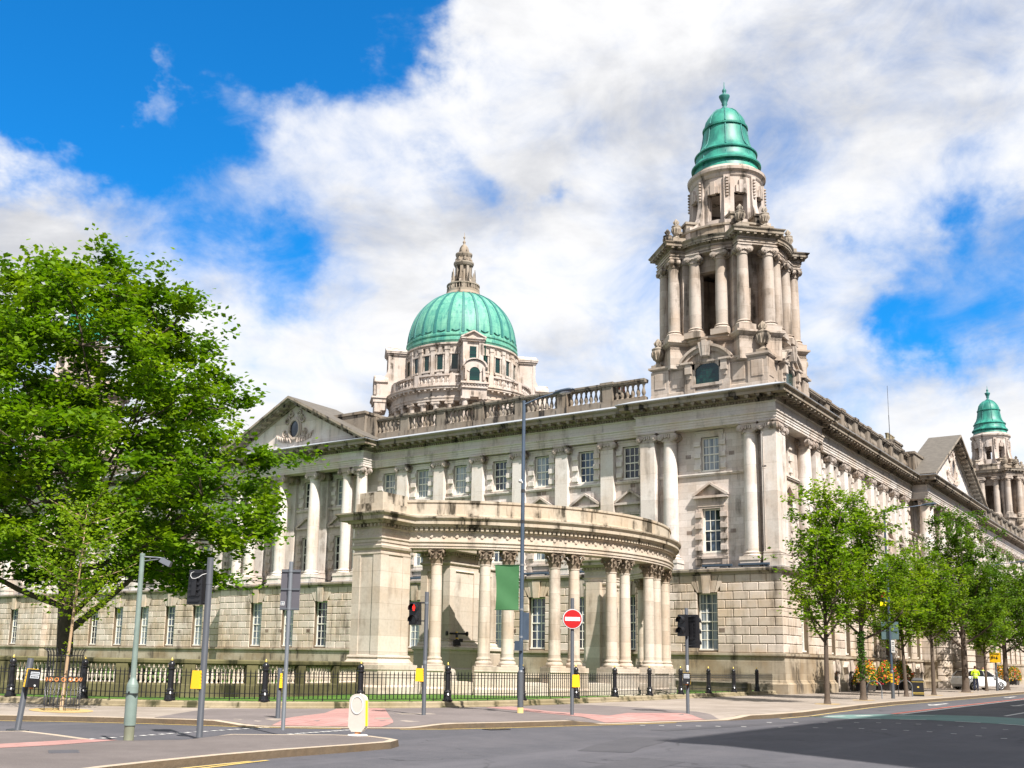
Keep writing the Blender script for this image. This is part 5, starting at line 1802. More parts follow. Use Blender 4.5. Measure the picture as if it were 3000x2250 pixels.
line('lane_line', M['linewhite'], [(-15.8, -14.62), (-11.2, -14.65)], 0.13)
line('lane_line', M['linewhite'], [(-8, -14.65), (-3, -14.65)], 0.13)
line('lane_line', M['linewhite'], [(1, -14.65), (6, -14.65)], 0.13)
def arrow(x, y):
    mb = MB()
    mb.flat([(x, y - 0.08), (x + 2.6, y - 0.08), (x + 2.6, y + 0.08), (x, y + 0.08)], RZ); mb.flat([(x, y - 0.32), (x, y + 0.32), (x - 1.1, y)], RZ)
    struct(mb, 'lane_arrow', M['linewhite'])
arrow(-5.9, -10.1); arrow(-2.6, -13.0); arrow(14, -10.0)
# repaired strips of tarmac
sheet('road_patch', M['roadpatch'], [(-40.6, -11.5), (-39.1, -11.0), (-37.2, -10.6), (-36.4, -10.5), (-36.0, -11.2), (-37.4, -11.7), (-39.0, -12.0), (-40.2, -12.4)], RZ - 0.004)
sheet('road_patch', M['roadpatch'], [(-44.6, -13.4), (-41.0, -12.9), (-41.2, -13.9), (-44.8, -14.3)], RZ - 0.004)
sheet('road_patch', M['roadpatch'], [(-33.8, -9.6), (-24.0, -11.0), (-24.1, -11.5), (-33.9, -10.1)], RZ - 0.004)
# iron covers let into the paving
def cover(name, pts, z, m, label):
    mb = MB(); mb.slab(pts, z - 0.02, z + 0.004); o = mb.build(name, m); tag(o, label, 'access cover'); return o
cover('access_cover', [(-48.05, -6.5), (-47.68, -6.72), (-47.95, -7.16), (-48.32, -6.94)], IZ + 0.002, M['signback'], 'grey metal access cover set in the traffic island')
cover('access_cover', [(-37.55, -3.95), (-37.0, -3.55), (-36.75, -3.85), (-37.3, -4.25)], PZ + 0.012, M['paving'], 'pale stone framed cover set in the pink crossing paving')
cover('access_cover', [(-34.9, -2.4), (-34.0, -2.9), (-34.2, -3.3), (-35.1, -2.8)], PZ + 0.008, M['paving'], 'pale square cover in the tarmac pavement near the green man signal pole')

cover('drain_grate', [(-22.9, -9.95), (-22.2, -9.98), (-22.2, -10.32), (-22.9, -10.29)], RZ + 0.004, M['iron'], 'black iron drain grate at the kerb near the green cycle surface')
cover('drain_grate', [(-36.9, -6.75), (-36.35, -6.95), (-36.5, -7.3), (-37.05, -7.1)], RZ + 0.004, M['iron'], 'black iron drain grate at the kerb below the no-entry sign')
# ================================================================== RAILING
rail = thing('iron_railing', 'black iron railing with gilt tipped posts on a low stone plinth round the garden', 'railing')
RP = inset(FOOT, 0.22)
pth = MB()
pth.sweep(FOOT, [(0.0, 0.0), (0.0, 0.14), (-0.06, 0.16), (-0.06, 0.25), (-0.10, 0.285), (-0.42, 0.29), (-0.42, 0.1)])
pth.build('plinth', M['garden'], rail)
seg = [0.0]
for a, b in zip(RP, RP[1:]): seg.append(seg[-1] + (Vector(b) - Vector(a)).length)
def on_rail(t):
    for q in range(len(RP) - 1):
        if t <= seg[q + 1] or q == len(RP) - 2:
            u = (t - seg[q]) / (seg[q + 1] - seg[q])
            a, b = Vector(RP[q]), Vector(RP[q + 1])
            return a + (b - a) * u, (b - a).normalized()
POSTS = [2.6, 5.2, 7.85, 10.34, 13.0, 15.71, 18.61, 21.76, 25.3, 28.81, 31.9, 35.13, 38.43, 41.73, 45.06, 48.48]
pm = MB()
pm.lathe([(0.17, 0), (0.17, 0.05), (0.13, 0.07), (0.12, 0.16), (0.135, 0.19), (0.12, 0.22), (0.10, 0.26), (0.125, 0.29), (0.10, 0.32), (0.088, 0.36), (0.085, 0.88), (0.12, 0.90), (0.12, 0.93), (0.085, 0.95)], 14, cap=False)
pm.lathe([(0.085, 0.95), (0.10, 1.0), (0.10, 1.05), (0.07, 1.10), (0.03, 1.14), (0, 1.15)], 14, sharp=False, cap=False)
fm = MB(); fm.lathe([(0.022, 1.13), (0.03, 1.17), (0.02, 1.20), (0.0, 1.24)], 8, sharp=False)
pp_ = None
for t in POSTS:
    p, d = on_rail(t)
    if pp_ is None:
        pp_ = pm.build('post', M['iron'], rail, (p.x, p.y, 0.285)); fm.build('finial', M['gold'], pp_)
    else:
        dup(pp_, rail, (p.x, p.y, 0.285))
edges = [0.0] + POSTS + [seg[-1]]
for a, b in zip(edges, edges[1:]):
    mb = MB()
    n = max(3, round((b - a) / 0.142))
    prev = None
    for q in range(n + 1):
        t = a + (b - a) * q / n
        p, d = on_rail(t)
        if 0 < q < n:
            r = 0.011
            zt = 1.235
            lo = 0.30 if q % 6 == 0 else 0.36
            mb.box(p.x - r, p.x + r, p.y - r, p.y + r, lo, zt - 0.09)
            k = mb.add([(p.x - r, p.y - r, zt - 0.09), (p.x + r, p.y - r, zt - 0.09), (p.x + r, p.y + r, zt - 0.09), (p.x - r, p.y + r, zt - 0.09), (p.x, p.y, zt)])
            for e in range(4): mb.face([k + e, k + (e + 1) % 4, k + 4])
        if prev is not None:
            for z in (0.36, 0.51, 1.01, 1.10):
                nn = Vector((-d.y, d.x)) * 0.010
                i = mb.add([(prev.x - nn.x, prev.y - nn.y, z - 0.010), (prev.x + nn.x, prev.y + nn.y, z - 0.010), (prev.x + nn.x, prev.y + nn.y, z + 0.010), (prev.x - nn.x, prev.y - nn.y, z + 0.010),
                            (p.x - nn.x, p.y - nn.y, z - 0.010), (p.x + nn.x, p.y + nn.y, z - 0.010), (p.x + nn.x, p.y + nn.y, z + 0.010), (p.x - nn.x, p.y - nn.y, z + 0.010)])
                for e in range(4): mb.face([i + e, i + (e + 1) % 4, i + 4 + (e + 1) % 4, i + 4 + e])
        prev = p
    mb.build('rail_panel', M['iron'], rail)

# ================================================================== COLONNADE
CC = Vector((-21.0, 5.9)); CR = 8.9
cln = thing('memorial_colonnade', 'curved pale stone colonnade of paired leafy capital columns ending in square piers', 'colonnade', (8.68, 3.23, -0.233))
cln.scale = (1.15, 1.15, 1.15)
A0, A1 = math.radians(-156.0), math.radians(-28.5)
arc = [(CC.x + CR * math.cos(A0 + (A1 - A0) * q / 56), CC.y + CR * math.sin(A0 + (A1 - A0) * q / 56)) for q in range(57)]
HW = 0.31
e = MB()
outer = [(HW, 5.42), (HW, 5.50), (HW + 0.03, 5.505), (HW + 0.03, 5.60), (HW + 0.07, 5.63), (HW + 0.07, 5.67), (HW, 5.68), (HW, 5.98), (HW + 0.05, 6.0)]
inner = [(-o, z) for o, z in reversed(outer)]
e.sweep(arc, outer + [(HW + 0.05, 6.02), (-HW - 0.05, 6.02)] + inner, closedprof=True)
e.build('entablature', M['colonn'], cln)
c = MB()
cp = [(HW + 0.06, 6.015), (HW + 0.06, 6.13), (HW + 0.16, 6.15), (HW + 0.20, 6.21), (HW + 0.20, 6.23), (HW + 0.30, 6.235), (HW + 0.30, 6.36), (HW + 0.38, 6.44), (HW + 0.39, 6.49), (0.25, 6.56)]
c.sweep(arc, cp + [(-o, z) for o, z in reversed(cp)], closedprof=True)
def arc_boxes(mb, rr, n, w, o0, o1, z0, z1):
    for q in range(n):
        a = A0 + (A1 - A0) * (q + 0.5) / n
        u = Vector((math.cos(a), math.sin(a))); t = Vector((-u.y, u.x))
        obox(mb, CC + u * rr, t, u, w, o0, o1, z0, z1)
arc_boxes(c, CR, 118, 0.10, HW + 0.04, HW + 0.17, 6.025, 6.14)
arc_boxes(c, CR, 150, 0.075, -HW - 0.145, -HW - 0.04, 6.03, 6.125)
c.build('cornice', M['coltop'], cln)
a_ = MB()
a_.sweep(arc, [(0.29, 6.5), (0.29, 6.60), (0.25, 6.62), (0.25, 7.02), (0.29, 7.04), (0.29, 7.12), (-0.29, 7.14), (-0.29, 7.04), (-0.25, 7.02), (-0.25, 6.62), (-0.29, 6.6), (-0.29, 6.5)], closedprof=True)
a_.build('parapet', M['coltop'], cln)
rs_ = MB(); rs_.tube([(0, 0, 0), (0.035, 0, 0)], [0.072, 0.055], 10)
rp = None
for q in range(46):                                              # rosettes on the frieze
    a = A0 + (A1 - A0) * (q + 0.5) / 46
    u = Vector((math.cos(a), math.sin(a)))
    p = CC + u * (CR + HW + 0.004)
    if rp is None: rp = rs_.build('rosette', M['colonn'], cln, (p.x, p.y, 5.84), a)
    else: dup(rp, cln, (p.x, p.y, 5.84), a)
# columns in pairs
def corinthian(h_shaft, r):
    s_ = MB()
    s_.box(-r * 1.4, r * 1.4, -r * 1.4, r * 1.4, 0, 0.05)
    s_.lathe([(r * 1.36, 0.05), (r * 1.42, 0.10), (r * 1.34, 0.15), (r * 1.18, 0.165), (r * 1.12, 0.2), (r * 1.22, 0.23), (r * 1.2, 0.27), (r * 1.04, 0.285), (r, 0.33)], 24, cap=False)
    s_.lathe([(r, 0.33), (r, h_shaft * 0.35), (r * 0.95, h_shaft * 0.7), (r * 0.88, h_shaft - 0.05)], 24, sharp=False, cap=False)
    s_.lathe([(r * 0.88, h_shaft - 0.05), (r * 0.97, h_shaft - 0.035), (r * 0.97, h_shaft), (r * 0.86, h_shaft + 0.005)], 24, cap=False)
    k = MB()
    k.lathe([(r * 0.86, 0), (r * 0.86, 0.2), (r * 0.98, 0.36), (r * 1.12, 0.44)], 16, sharp=False, cap=False)
    for tier, (z0, z1, n, of) in enumerate(((0.0, 0.20, 8, 0), (0.04, 0.34, 8, PI / 8))):
        for q in range(n):
            a = 2 * PI * q / n + of
            u = Vector((math.cos(a), math.sin(a), 0)); t = Vector((-u.y, u.x, 0))
            rows = []
            for w, ro_, z in ((0.085, 0.88, z0), (0.095, 0.95, z0 + (z1 - z0) * 0.6), (0.085, 1.14, z1 * 0.97), (0.05, 1.42, z1), (0.02, 1.46, z1 - 0.06)):
                P = u * (r * ro_) + Vector((0, 0, z))
                rows.append(k.add([tuple(P - t * w), tuple(P + u * 0.02), tuple(P + t * w)]))
            for A, B in zip(rows, rows[1:]):
                for j in range(2): k.face([A + j, A + j + 1, B + j + 1, B + j])
    for q in range(4):
        a = PI / 4 + q * PI / 2
        u = Vector((math.cos(a), math.sin(a), 0)); t = Vector((-u.y, u.x, 0))
        k.tube([tuple(u * r * 1.05 + Vector((0, 0, 0.22))), tuple(u * r * 1.35 + Vector((0, 0, 0.38))), tuple(u * r * 1.62 + Vector((0, 0, 0.42))), tuple(u * r * 1.66 + Vector((0, 0, 0.34)))], [0.03, 0.045, 0.05, 0.03], 6)
    h = r * 1.30
    pts = []
    for q in range(4):                                           # abacus with hollow sides
        a = PI / 4 + q * PI / 2
        pts.append((h * 1.32 * math.cos(a - 0.09), h * 1.32 * math.sin(a - 0.09))); pts.append((h * 1.32 * math.cos(a + 0.09), h * 1.32 * math.sin(a + 0.09)))
        pts.append((h * 0.86 * math.cos(a + PI / 4), h * 0.86 * math.sin(a + PI / 4)))
    k.slab(pts, 0.44, 0.52)
    k.poly([(x, y, 0.44) for x, y in pts])
    return s_, k
ZB, HS = 1.40, 3.50
CANG = [-148.0, -137.0, -131.6, -120.2, -115.0, -103.3, -98.2, -86.3, -80.9, -69.4, -64.0, -52.4, -47.0, -36.5]
cs, ck = corinthian(HS, 0.215)
cproto = None
for a in CANG:
    a = math.radians(a)
    p = CC + Vector((math.cos(a), math.sin(a))) * CR
    if cproto is None:
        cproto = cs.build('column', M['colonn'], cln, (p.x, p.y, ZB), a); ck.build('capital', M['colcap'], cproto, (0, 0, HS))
    else:
        dup(cproto, cln, (p.x, p.y, ZB), a)
pl_ = MB()
groups = [(-148.0, -148.0)] + [(CANG[i], CANG[i + 1]) for i in range(1, 13, 2)] + [(-36.5, -36.5)]
for a, b in groups:
    a, b = math.radians(a), math.radians(b)
    ex = 0.36 / CR
    pa = [(CC.x + CR * math.cos(a - ex + (b - a + 2 * ex) * q / 6), CC.y + CR * math.sin(a - ex + (b - a + 2 * ex) * q / 6)) for q in range(7)]
    pl_.sweep(pa, [(0.36, 0.2), (0.44, 0.2), (0.44, 0.62), (0.37, 0.68), (0.37, 1.18), (0.41, 1.22), (0.41, 1.39), (-0.41, 1.40), (-0.41, 0.2)])
stb = [(CC.x + CR * math.cos(A0 + (A1 - A0) * q / 40), CC.y + CR * math.sin(A0 + (A1 - A0) * q / 40)) for q in range(41)]
pl_.sweep(stb, [(0.3, 0.2), (0.3, 0.85), (-0.3, 0.87), (-0.3, 0.2)])
pl_.sweep(stb, [(0.62, 0.2), (0.62, 0.42), (-0.62, 0.43), (-0.62, 0.2)])
pl_.build('plinth', M['garden2'] if 'garden2' in M else M['colonn'], cln)
def pier(cx, cy, flip):
    mb = MB()
    X, Y = 0.76, 0.60
    R = lambda gx, gy: [(cx - X - gx, cy - Y - gy), (cx + X + gx, cy - Y - gy), (cx + X + gx, cy + Y + gy), (cx - X - gx, cy + Y + gy)]
    mb.sweep(R(0, 0), [(0, 0.2), (0.34, 0.2), (0.34, 0.66), (0.24, 0.74), (0.24, 1.2), (0.27, 1.24), (0.27, 1.39), (0.16, 1.40), (0.16, 1.46), (0.12, 1.50), (0.06, 1.60), (0.10, 1.64), (0.08, 1.70), (0, 1.72), (0, 5.08), (0.04, 5.1), (0.04, 5.16), (0.0, 5.17), (0.0, 5.24), (0.08, 5.30), (0.10, 5.38), (0.03, 5.42)], closed=True, capends=False)
    for gx in (-1, 1):                                            # raised corner strips leave the middle as a sunk panel
        for gy in (-1, 1):
            x = cx + gx * (X - 0.17); y = cy + gy * (Y - 0.14)
            mb.box(x - 0.20, x + 0.20, y - 0.17, y + 0.17, 1.72, 5.08)
    rad = 1 if not flip else -1
    mb.box(cx + rad * X - 0.01, cx + rad * (X + 0.30), cy - Y + 0.22, cy + Y - 0.22, 0.9, 5.42) if rad > 0 else mb.box(cx - X - 0.30, cx - X + 0.01, cy - Y + 0.22, cy + Y - 0.22, 0.9, 5.42)
    o = mb.build('pier', M['colonn'], cln)
    t = MB()
    t.sweep(R(0.0, 0.0), [(0.02, 5.42), (0.02, 5.50), (0.05, 5.505), (0.05, 5.60), (0.09, 5.64), (0.09, 5.67), (0.02, 5.68), (0.02, 5.98), (0.08, 6.0), (0.08, 6.02)], closed=True)
    t.build('frieze', M['colonn'], o)
    t = MB()
    t.sweep(R(0, 0), [(0.07, 6.015), (0.07, 6.13), (0.18, 6.15), (0.22, 6.23), (0.42, 6.235), (0.42, 6.36), (0.52, 6.44), (0.53, 6.49), (-0.3, 6.56)], closed=True)
    q_ = R(0, 0)
    along(q_ + [q_[0]], 0.15, 0.02, lambda p, tt, n: obox(t, p, tt, n, 0.075, 0.06, 0.165, 6.03, 6.125))
    t.build('cornice', M['coltop'], o)
    t = MB()
    t.box(cx - X, cx + X, cy - Y, cy + Y, 6.5, 6.86); t.box(cx - X + 0.08, cx + X - 0.08, cy - Y + 0.08, cy + Y - 0.08, 6.86, 7.24)
    t.build('attic_block', M['coltop'], o)
    for q in range(5):
        for (px, py, an) in ((cx - X + 0.15 + q * 0.30, cy - Y - 0.02, -PI / 2), (cx - X - 0.02, cy - Y + 0.12 + q * 0.24, PI)):
            dup(rp, o, (px, py, 5.84), an)
pier(-29.95, 2.50, False)
pier(-12.05, 3.6, True)

# ================================================================== CENOTAPH
cen = thing('cenotaph', 'tall pale stone monument with sunk panels standing behind the curved colonnade', 'monument', (-19.9, 7.0, 0.2), math.radians(0))
mb = MB()
def monolith(mb, x0, x1, y0, y1, z1):
    R = [(x0, y0), (x1, y0), (x1, y1), (x0, y1)]
    mb.sweep(R, [(0.3, 0), (0.3, 1.0), (0.22, 1.06), (0.22, 1.8), (0.3, 1.84), (0.3, 1.95), (0.12, 2.0), (0.12, 2.1), (0.05, 2.2), (0.10, 2.25), (0, 2.3), (0, 5.2), (0.06, 5.24), (0.02, 5.3), (0.02, 5.5), (0.10, 5.55), (0.10, 5.62), (0.02, 5.66), (0.02, 5.86)], closed=True, capends=False)
    for gx in (x0, x1):
        for gy in (y0, y1):
            sx = 1 if gx == x0 else -1; sy = 1 if gy == y0 else -1
            a, b = sorted((gx - sx * 0.06, gx + sx * 0.36)); c, d = sorted((gy - sy * 0.06, gy + sy * 0.30))
            mb.box(a, b, c, d, 2.3, 5.3)
    mb.box(x0 + 0.3, x1 - 0.3, y0 + 0.3, y1 - 0.3, 5.8, z1)
monolith(mb, -1.15, 0.95, -0.75, 0.75, 8.2)
mb.build('shaft', M['colonn'], cen)
mb = MB()
R = [(-1.15, -0.75), (0.95, -0.75), (0.95, 0.75), (-1.15, 0.75)]
mb.sweep(R, [(0.05, 5.86), (0.05, 6.0), (0.2, 6.06), (0.45, 6.08), (0.48, 6.3), (-0.2, 6.4)], closed=True)
along(R + [R[0]], 0.16, 0.03, lambda p, t, n: obox(mb, p, t, n, 0.085, 0.04, 0.18, 5.9, 6.02))
mb.build('cornice', M['coltop'], cen)
mb = MB()
monolith(mb, 1.75, 2.75, -0.45, 0.45, 6.4)
mb.build('side_pillar', M['colonn'], cen)
fl = thing('floodlight_bar', 'black floodlight bar on a short stand against the stone monument', 'floodlight', (-20.75, 6.02, 2.21), math.radians(-35))
mb = MB(); mb.tube([(-0.46, 0, 0.52), (0.46, 0, 0.52)], 0.045, 8); mb.tube([(-0.5, 0, 0.52), (-0.43, 0, 0.52)], 0.10, 10); mb.tube([(0.43, 0, 0.52), (0.5, 0, 0.52)], 0.10, 10)
mb.build('crossbar', M['black'], fl)
mb = MB(); mb.tube([(0, 0, 0.22), (0, 0, 0.54)], 0.06, 8); mb.frustum(-0.15, 0.15, -0.13, 0.13, 0.0, 0.26, 0.03, 0.03); mb.box(0.12, 0.26, -0.07, 0.07, 0.16, 0.3)
mb.build('stand', M['black'], fl)
for z, r__ in ((0.56, 0.05), (0.30, 0.066)):
    mb = MB(); mb.tube([(0, 0, z), (0, 0, z + 0.037)], r__, 8); mb.build('clamp', M['yellow'], fl)

# ================================================================== GARDEN BALUSTRADE
def garden_wall(name, label, pts, posts):
    t = thing(name, label, 'balustrade')
    P = [Vector(p) for p in pts]
    L = [0.0]
    for a, b in zip(P, P[1:]): L.append(L[-1] + (b - a).length)
    def at_(s):
        for q in range(len(P) - 1):
            if s <= L[q + 1] or q == len(P) - 2:
                u = (s - L[q]) / (L[q + 1] - L[q]); return P[q] + (P[q + 1] - P[q]) * u, (P[q + 1] - P[q]).normalized()
    pl = MB()
    pl.sweep(pts, [(0.17, 0.1), (0.17, 0.64), (0.13, 0.70), (-0.13, 0.70), (-0.17, 0.64), (-0.17, 0.1)])
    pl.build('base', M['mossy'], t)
    cp = MB()
    cp.sweep(pts, [(0.12, 1.28), (0.12, 1.31), (0.18, 1.34), (0.19, 1.43), (0.14, 1.47), (-0.14, 1.47), (-0.19, 1.43), (-0.18, 1.34), (-0.12, 1.31), (-0.12, 1.28)], closedprof=True)
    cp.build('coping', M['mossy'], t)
    stops = [q * L[-1] / posts for q in range(posts + 1)]
    pm_ = MB()
    pm_.box(-0.20, 0.20, -0.155, 0.155, 0, 1.2); pm_.box(-0.23, 0.23, -0.20, 0.20, 0, 0.5)
    pr = None
    for s in stops:
        p, d = at_(s); an = math.atan2(d.y, d.x)
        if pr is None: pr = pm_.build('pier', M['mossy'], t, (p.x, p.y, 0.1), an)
        else: dup(pr, t, (p.x, p.y, 0.1), an)
    for a, b in zip(stops, stops[1:]):
        mb = MB()
        n = round((b - a - 0.42) / 0.155)
        for q in range(n):
            p, d = at_(a + 0.21 + (b - a - 0.42) * (q + 0.5) / n)
            mb.lathe([(r_, 0.70 + z) for r_, z in baluster_prof(0.58, 0.058)], 10, (p.x, p.y), cap=False, sharp=False)
        mb.build('balusters', M['colonn'], t)
    return t
GW = [(-26.9, 6.1), (-29.5, 5.4), (-32.0, 5.2), (-34.2, 5.9), (-36.0, 7.6), (-37.3, 10.0), (-38.5, 13.0), (-40.0, 17.5)]
garden_wall('garden_balustrade', 'low mossy stone garden balustrade close behind the railing, ending at the colonnade pier', GW, 10)
hd = MB(); r_h = random.Random(4)  # leaves added to give the shaded dark between the balusters
for a, b in zip(GW[1:], GW[2:]):
    for q in range(260):
        u = r_h.random()
        d_ = (Vector(b) - Vector(a)); n_ = Vector((d_.y, -d_.x)).normalized()
        p = Vector(a) + d_ * u + n_ * r_h.uniform(0.45, 1.25)
        c_ = Vector((p.x, p.y, r_h.uniform(0.25, 1.2)))
        e_ = Vector((r_h.gauss(0, 1), r_h.gauss(0, 1), r_h.gauss(0, 1))).normalized(); f_ = e_.orthogonal().normalized()
        hd.poly([c_ - e_ * 0.14, c_ - f_ * 0.10, c_ + e_ * 0.14, c_ + f_ * 0.10])
tag(hd.build('hedge', M['leafhedge']), 'dark clipped hedge growing behind the low garden balustrade', 'hedge')
w = thing('garden_wall', 'low stone wall with a moulded top curving down between colonnade and building corner', 'garden wall')
mb = MB(TW)
N = 16
prof = [(-4.9, 1.36)] + [(-4.9 + 2.4 * q / N, 0.72 + 0.64 * (1 - math.sin(PI / 2 * q / N))) for q in range(1, N + 1)] + [(1.0, 0.70)]
poly = [(-9.5, 0.2), (1.0, 0.2)] + [(s, z) for s, z in reversed(prof)] + [(-9.5, 1.36)]
mb.prism(poly, -5.0, -4.72)
mb.build('wall', M['garden'], w)
mb = MB()
path = [(-9.5, 1.36)] + prof
for (s0, z0), (s1, z1) in zip(path, path[1:]):
    mb.poly([TW((s0, -5.08, z0)), TW((s1, -5.08, z1)), TW((s1, -5.08, z1 + 0.07)), TW((s0, -5.08, z0 + 0.07))]); mb.poly([TW((s0, -5.08, z0 + 0.07)), TW((s1, -5.08, z1 + 0.07)), TW((s1, -4.66, z1 + 0.07)), TW((s0, -4.66, z0 + 0.07))])
    mb.poly([TW((s0, -5.08, z0)), TW((s1, -5.08, z1)), TW((s1, -4.66, z1)), TW((s0, -4.66, z0))])
mb.build('coping', M['colonn'], w)
# ================================================================== STREET FURNITURE
FACE = math.radians(-54.9)                                       # frame whose front (-y) looks back down the road towards the junction
def rod(name, m, r, z0, z1, parent, x=0, y=0, n=14):
    mb = MB(); mb.tube([(x, y, z0), (x, y, z1)], r, n); return mb.build(name, m, parent)
def lathe_part(name, m, prof, parent, n=18):
    mb = MB(); mb.lathe(prof, n); return mb.build(name, m, parent)

# --- signal heads: local front is -y
def signal_head(parent, lamps, loc, rot, lit=None, w=0.30, h=None):
    h = h or 0.33 * lamps
    mb = MB()
    mb.frustum(-w / 2, w / 2, -0.11, 0.11, 0, h, 0.012, 0.012)
    for q in range(lamps * 3):                                   # ribs on the back
        z = 0.06 + (h - 0.12) * q / (lamps * 3 - 1)
        mb.box(-w * 0.36, w * 0.36, 0.105, 0.135, z - 0.012, z + 0.012)
    mb.box(-0.05, 0.05, 0.1, 0.15, h * 0.25, h * 0.75)
    hd = mb.build('signal_head', M['black'], parent, loc, rot)
    for q in range(lamps):
        z = h * (q + 0.5) / lamps
        v = MB()
        a0, a1, N = math.radians(-25), math.radians(205), 14
        for j in range(N):
            a, b = a0 + (a1 - a0) * j / N, a0 + (a1 - a0) * (j + 1) / N
            for r in (0.125, 0.118):
                v.poly([(r * math.cos(a), -0.10, z + r * math.sin(a)), (r * math.cos(b), -0.10, z + r * math.sin(b)), (r * 0.97 * math.cos(b), -0.27, z + r * math.sin(b) - 0.02), (r * 0.97 * math.cos(a), -0.27, z + r * math.sin(a) - 0.02)], True)
        v.build('visor', M['black'], hd)
        ln = MB(); ln.tube([(0, -0.10, z), (0, -0.128, z)], [0.112, 0.10], 20)
        ln.build('lens', M['lens'], hd)
    if lit:
        z = h * (lamps - 0.5) / lamps
        mn = MB()                                                # the standing red figure
        mn.disc((0, -0.132, z + 0.062), (0, 1, 0), 0.02, 0.006, 12)
        mn.prism([(-0.034, z + 0.038), (-0.04, z - 0.02), (-0.024, z - 0.028), (-0.022, z - 0.085), (0.022, z - 0.085), (0.024, z - 0.028), (0.04, z - 0.02), (0.034, z + 0.038)], -0.128, -0.136)
        mn.build('red_figure', M['redlamp'], hd)
    return hd
def wait_box(parent, loc, rot, full=True):
    """push-button unit: black front with legend panels, yellow back shell; front is -y"""
    mb = MB(); mb.frustum(-0.115, 0.115, -0.10, 0.0, 0, 0.34, 0.004, 0.008)
    b = mb.build('push_button_unit', M['black'], parent, loc, rot)
    mb = MB(); mb.frustum(-0.12, 0.12, 0.0, 0.075, -0.005, 0.345, 0.015, 0.015)
    for q in range(5): mb.box(-0.122, 0.122, 0.012, 0.06, 0.05 + q * 0.06, 0.054 + q * 0.06)
    mb.build('yellow_shell', M['yellow'], b)
    mb = MB(); mb.box(-0.085, 0.085, -0.106, -0.098, 0.245, 0.30); mb.box(-0.085, 0.085, -0.106, -0.098, 0.175, 0.235)
    mb.build('legend_panel', M['screen'], b)
    mb = MB()
    for q in range(6): mb.box(-0.07 + q * 0.024, -0.056 + q * 0.024, -0.109, -0.106, 0.262, 0.282)
    for q in range(5): mb.box(-0.07 + q * 0.028, -0.052 + q * 0.028, -0.109, -0.106, 0.195, 0.215)
    mb.build('legend', M['black'], b)
    mb = MB(); mb.disc((0.03, -0.103, 0.04), (0, 1, 0), 0.02, 0.02, 12)
    mb.build('button', M['white'], b)
    mb = MB(); mb.tube([(0, -0.04, -0.004), (0, -0.04, -0.03)], [0.05, 0.03], 10); mb.build('tactile_cone', M['orange'], b)
    return b

# leaning push-button post on the island
t = thing('push_button_post', 'leaning grey post with a push-button unit and yellow shell on the traffic island', 'crossing post', (-45.87, -2.11, 0.09), FACE)
t.rotation_euler = (0, math.radians(5.5), FACE)
rod('pole', M['greypole'], 0.058, 0, 1.38, t)
wait_box(t, (0.12, -0.06, 0.84), math.radians(45))
mb = MB(); mb.box(-0.16, 0.16, -0.15, 0.15, -0.01, 0.012); mb.build('base_plate', M['greypole'], t)

# pale green lamp post with a box lantern
t = thing('lamp_post', 'pale green stepped lamp post with a grey box lantern on a short arm', 'lamp post', (-45.89, -5.55, 0.09), FACE)
lathe_part('base', M['greenbase'], [(0.088, 0), (0.086, 0.33)], t)
lathe_part('access_door_section', M['palegreen'], [(0.088, 0.25), (0.102, 0.26), (0.102, 0.92), (0.096, 0.96), (0.055, 1.06), (0.05, 1.08)], t)
lathe_part('column', M['palegreen'], [(0.050, 1.06), (0.043, 2.9), (0.042, 3.22), (0.046, 3.225), (0.046, 3.27), (0.0, 3.275)], t)
mb = MB(); mb.tube([(0.0, 0, 3.21), (0.25, -0.02, 3.20), (0.42, -0.03, 3.18)], 0.016, 8); mb.tube([(0.0, 0, 3.13), (0.3, -0.02, 3.17)], 0.012, 6); mb.build('arm', M['galv'], t)
mb = MB()
c, s_ = math.cos(-0.45), math.sin(-0.45)
mb.T = lambda p: (0.44 + p[0] * c - p[2] * s_, -0.03 + p[1], 3.12 + p[0] * s_ + p[2] * c)
mb.frustum(-0.105, 0.105, -0.075, 0.075, -0.045, 0.045, 0.015, 0.015)
mb.build('lantern', M['galv'], t)
mb = MB(); mb.T = lambda p: (0.44 + p[0] * c - p[2] * s_, -0.03 + p[1], 3.12 + p[0] * s_ + p[2] * c)
mb.box(-0.085, 0.085, -0.06, 0.06, -0.052, -0.044); mb.build('lantern_glass', M['screen'], t)
mb = MB(); mb.disc((-0.02, -0.113, 0.83), (0, 1, 0), 0.016, 0.012, 10); mb.box(-0.113, 0.113, -0.114, 0.0, 0.80, 0.812); mb.build('door_lock', M['black'], t)

# signal pole seen from behind
t = thing('signal_pole', 'tall grey pole carrying a black traffic signal seen from behind, yellow box below', 'traffic signal', (-43.78, -4.9, 0.02), FACE)
rod('pole', M['greypole'], 0.062, 0, 3.48, t)
mb = MB(); mb.tube([(0, 0, 2.95), (0, 0, 3.0)], 0.066, 14); mb.build('collar', M['greypole'], t)
signal_head(t, 2, (-0.235, 0.05, 2.55), math.radians(164), w=0.32, h=0.68)
mb = MB(); mb.tube([(-0.28, -0.11, 3.19), (-0.335, -0.12, 3.16), (-0.345, -0.12, 3.10), (-0.31, -0.125, 3.055), (-0.25, -0.125, 3.05), (-0.18, -0.12, 3.08), (-0.12, -0.10, 3.13), (-0.05, -0.06, 3.16)], 0.006, 6); mb.build('cable', M['white'], t)
mb = MB(); mb.box(-0.30, 0.0, -0.03, 0.03, 3.20, 3.235); mb.box(-0.30, 0.0, -0.03, 0.03, 2.58, 2.61); mb.build('bracket', M['black'], t)
wait_box(t, (-0.10, 0.02, 0.92), math.radians(150))

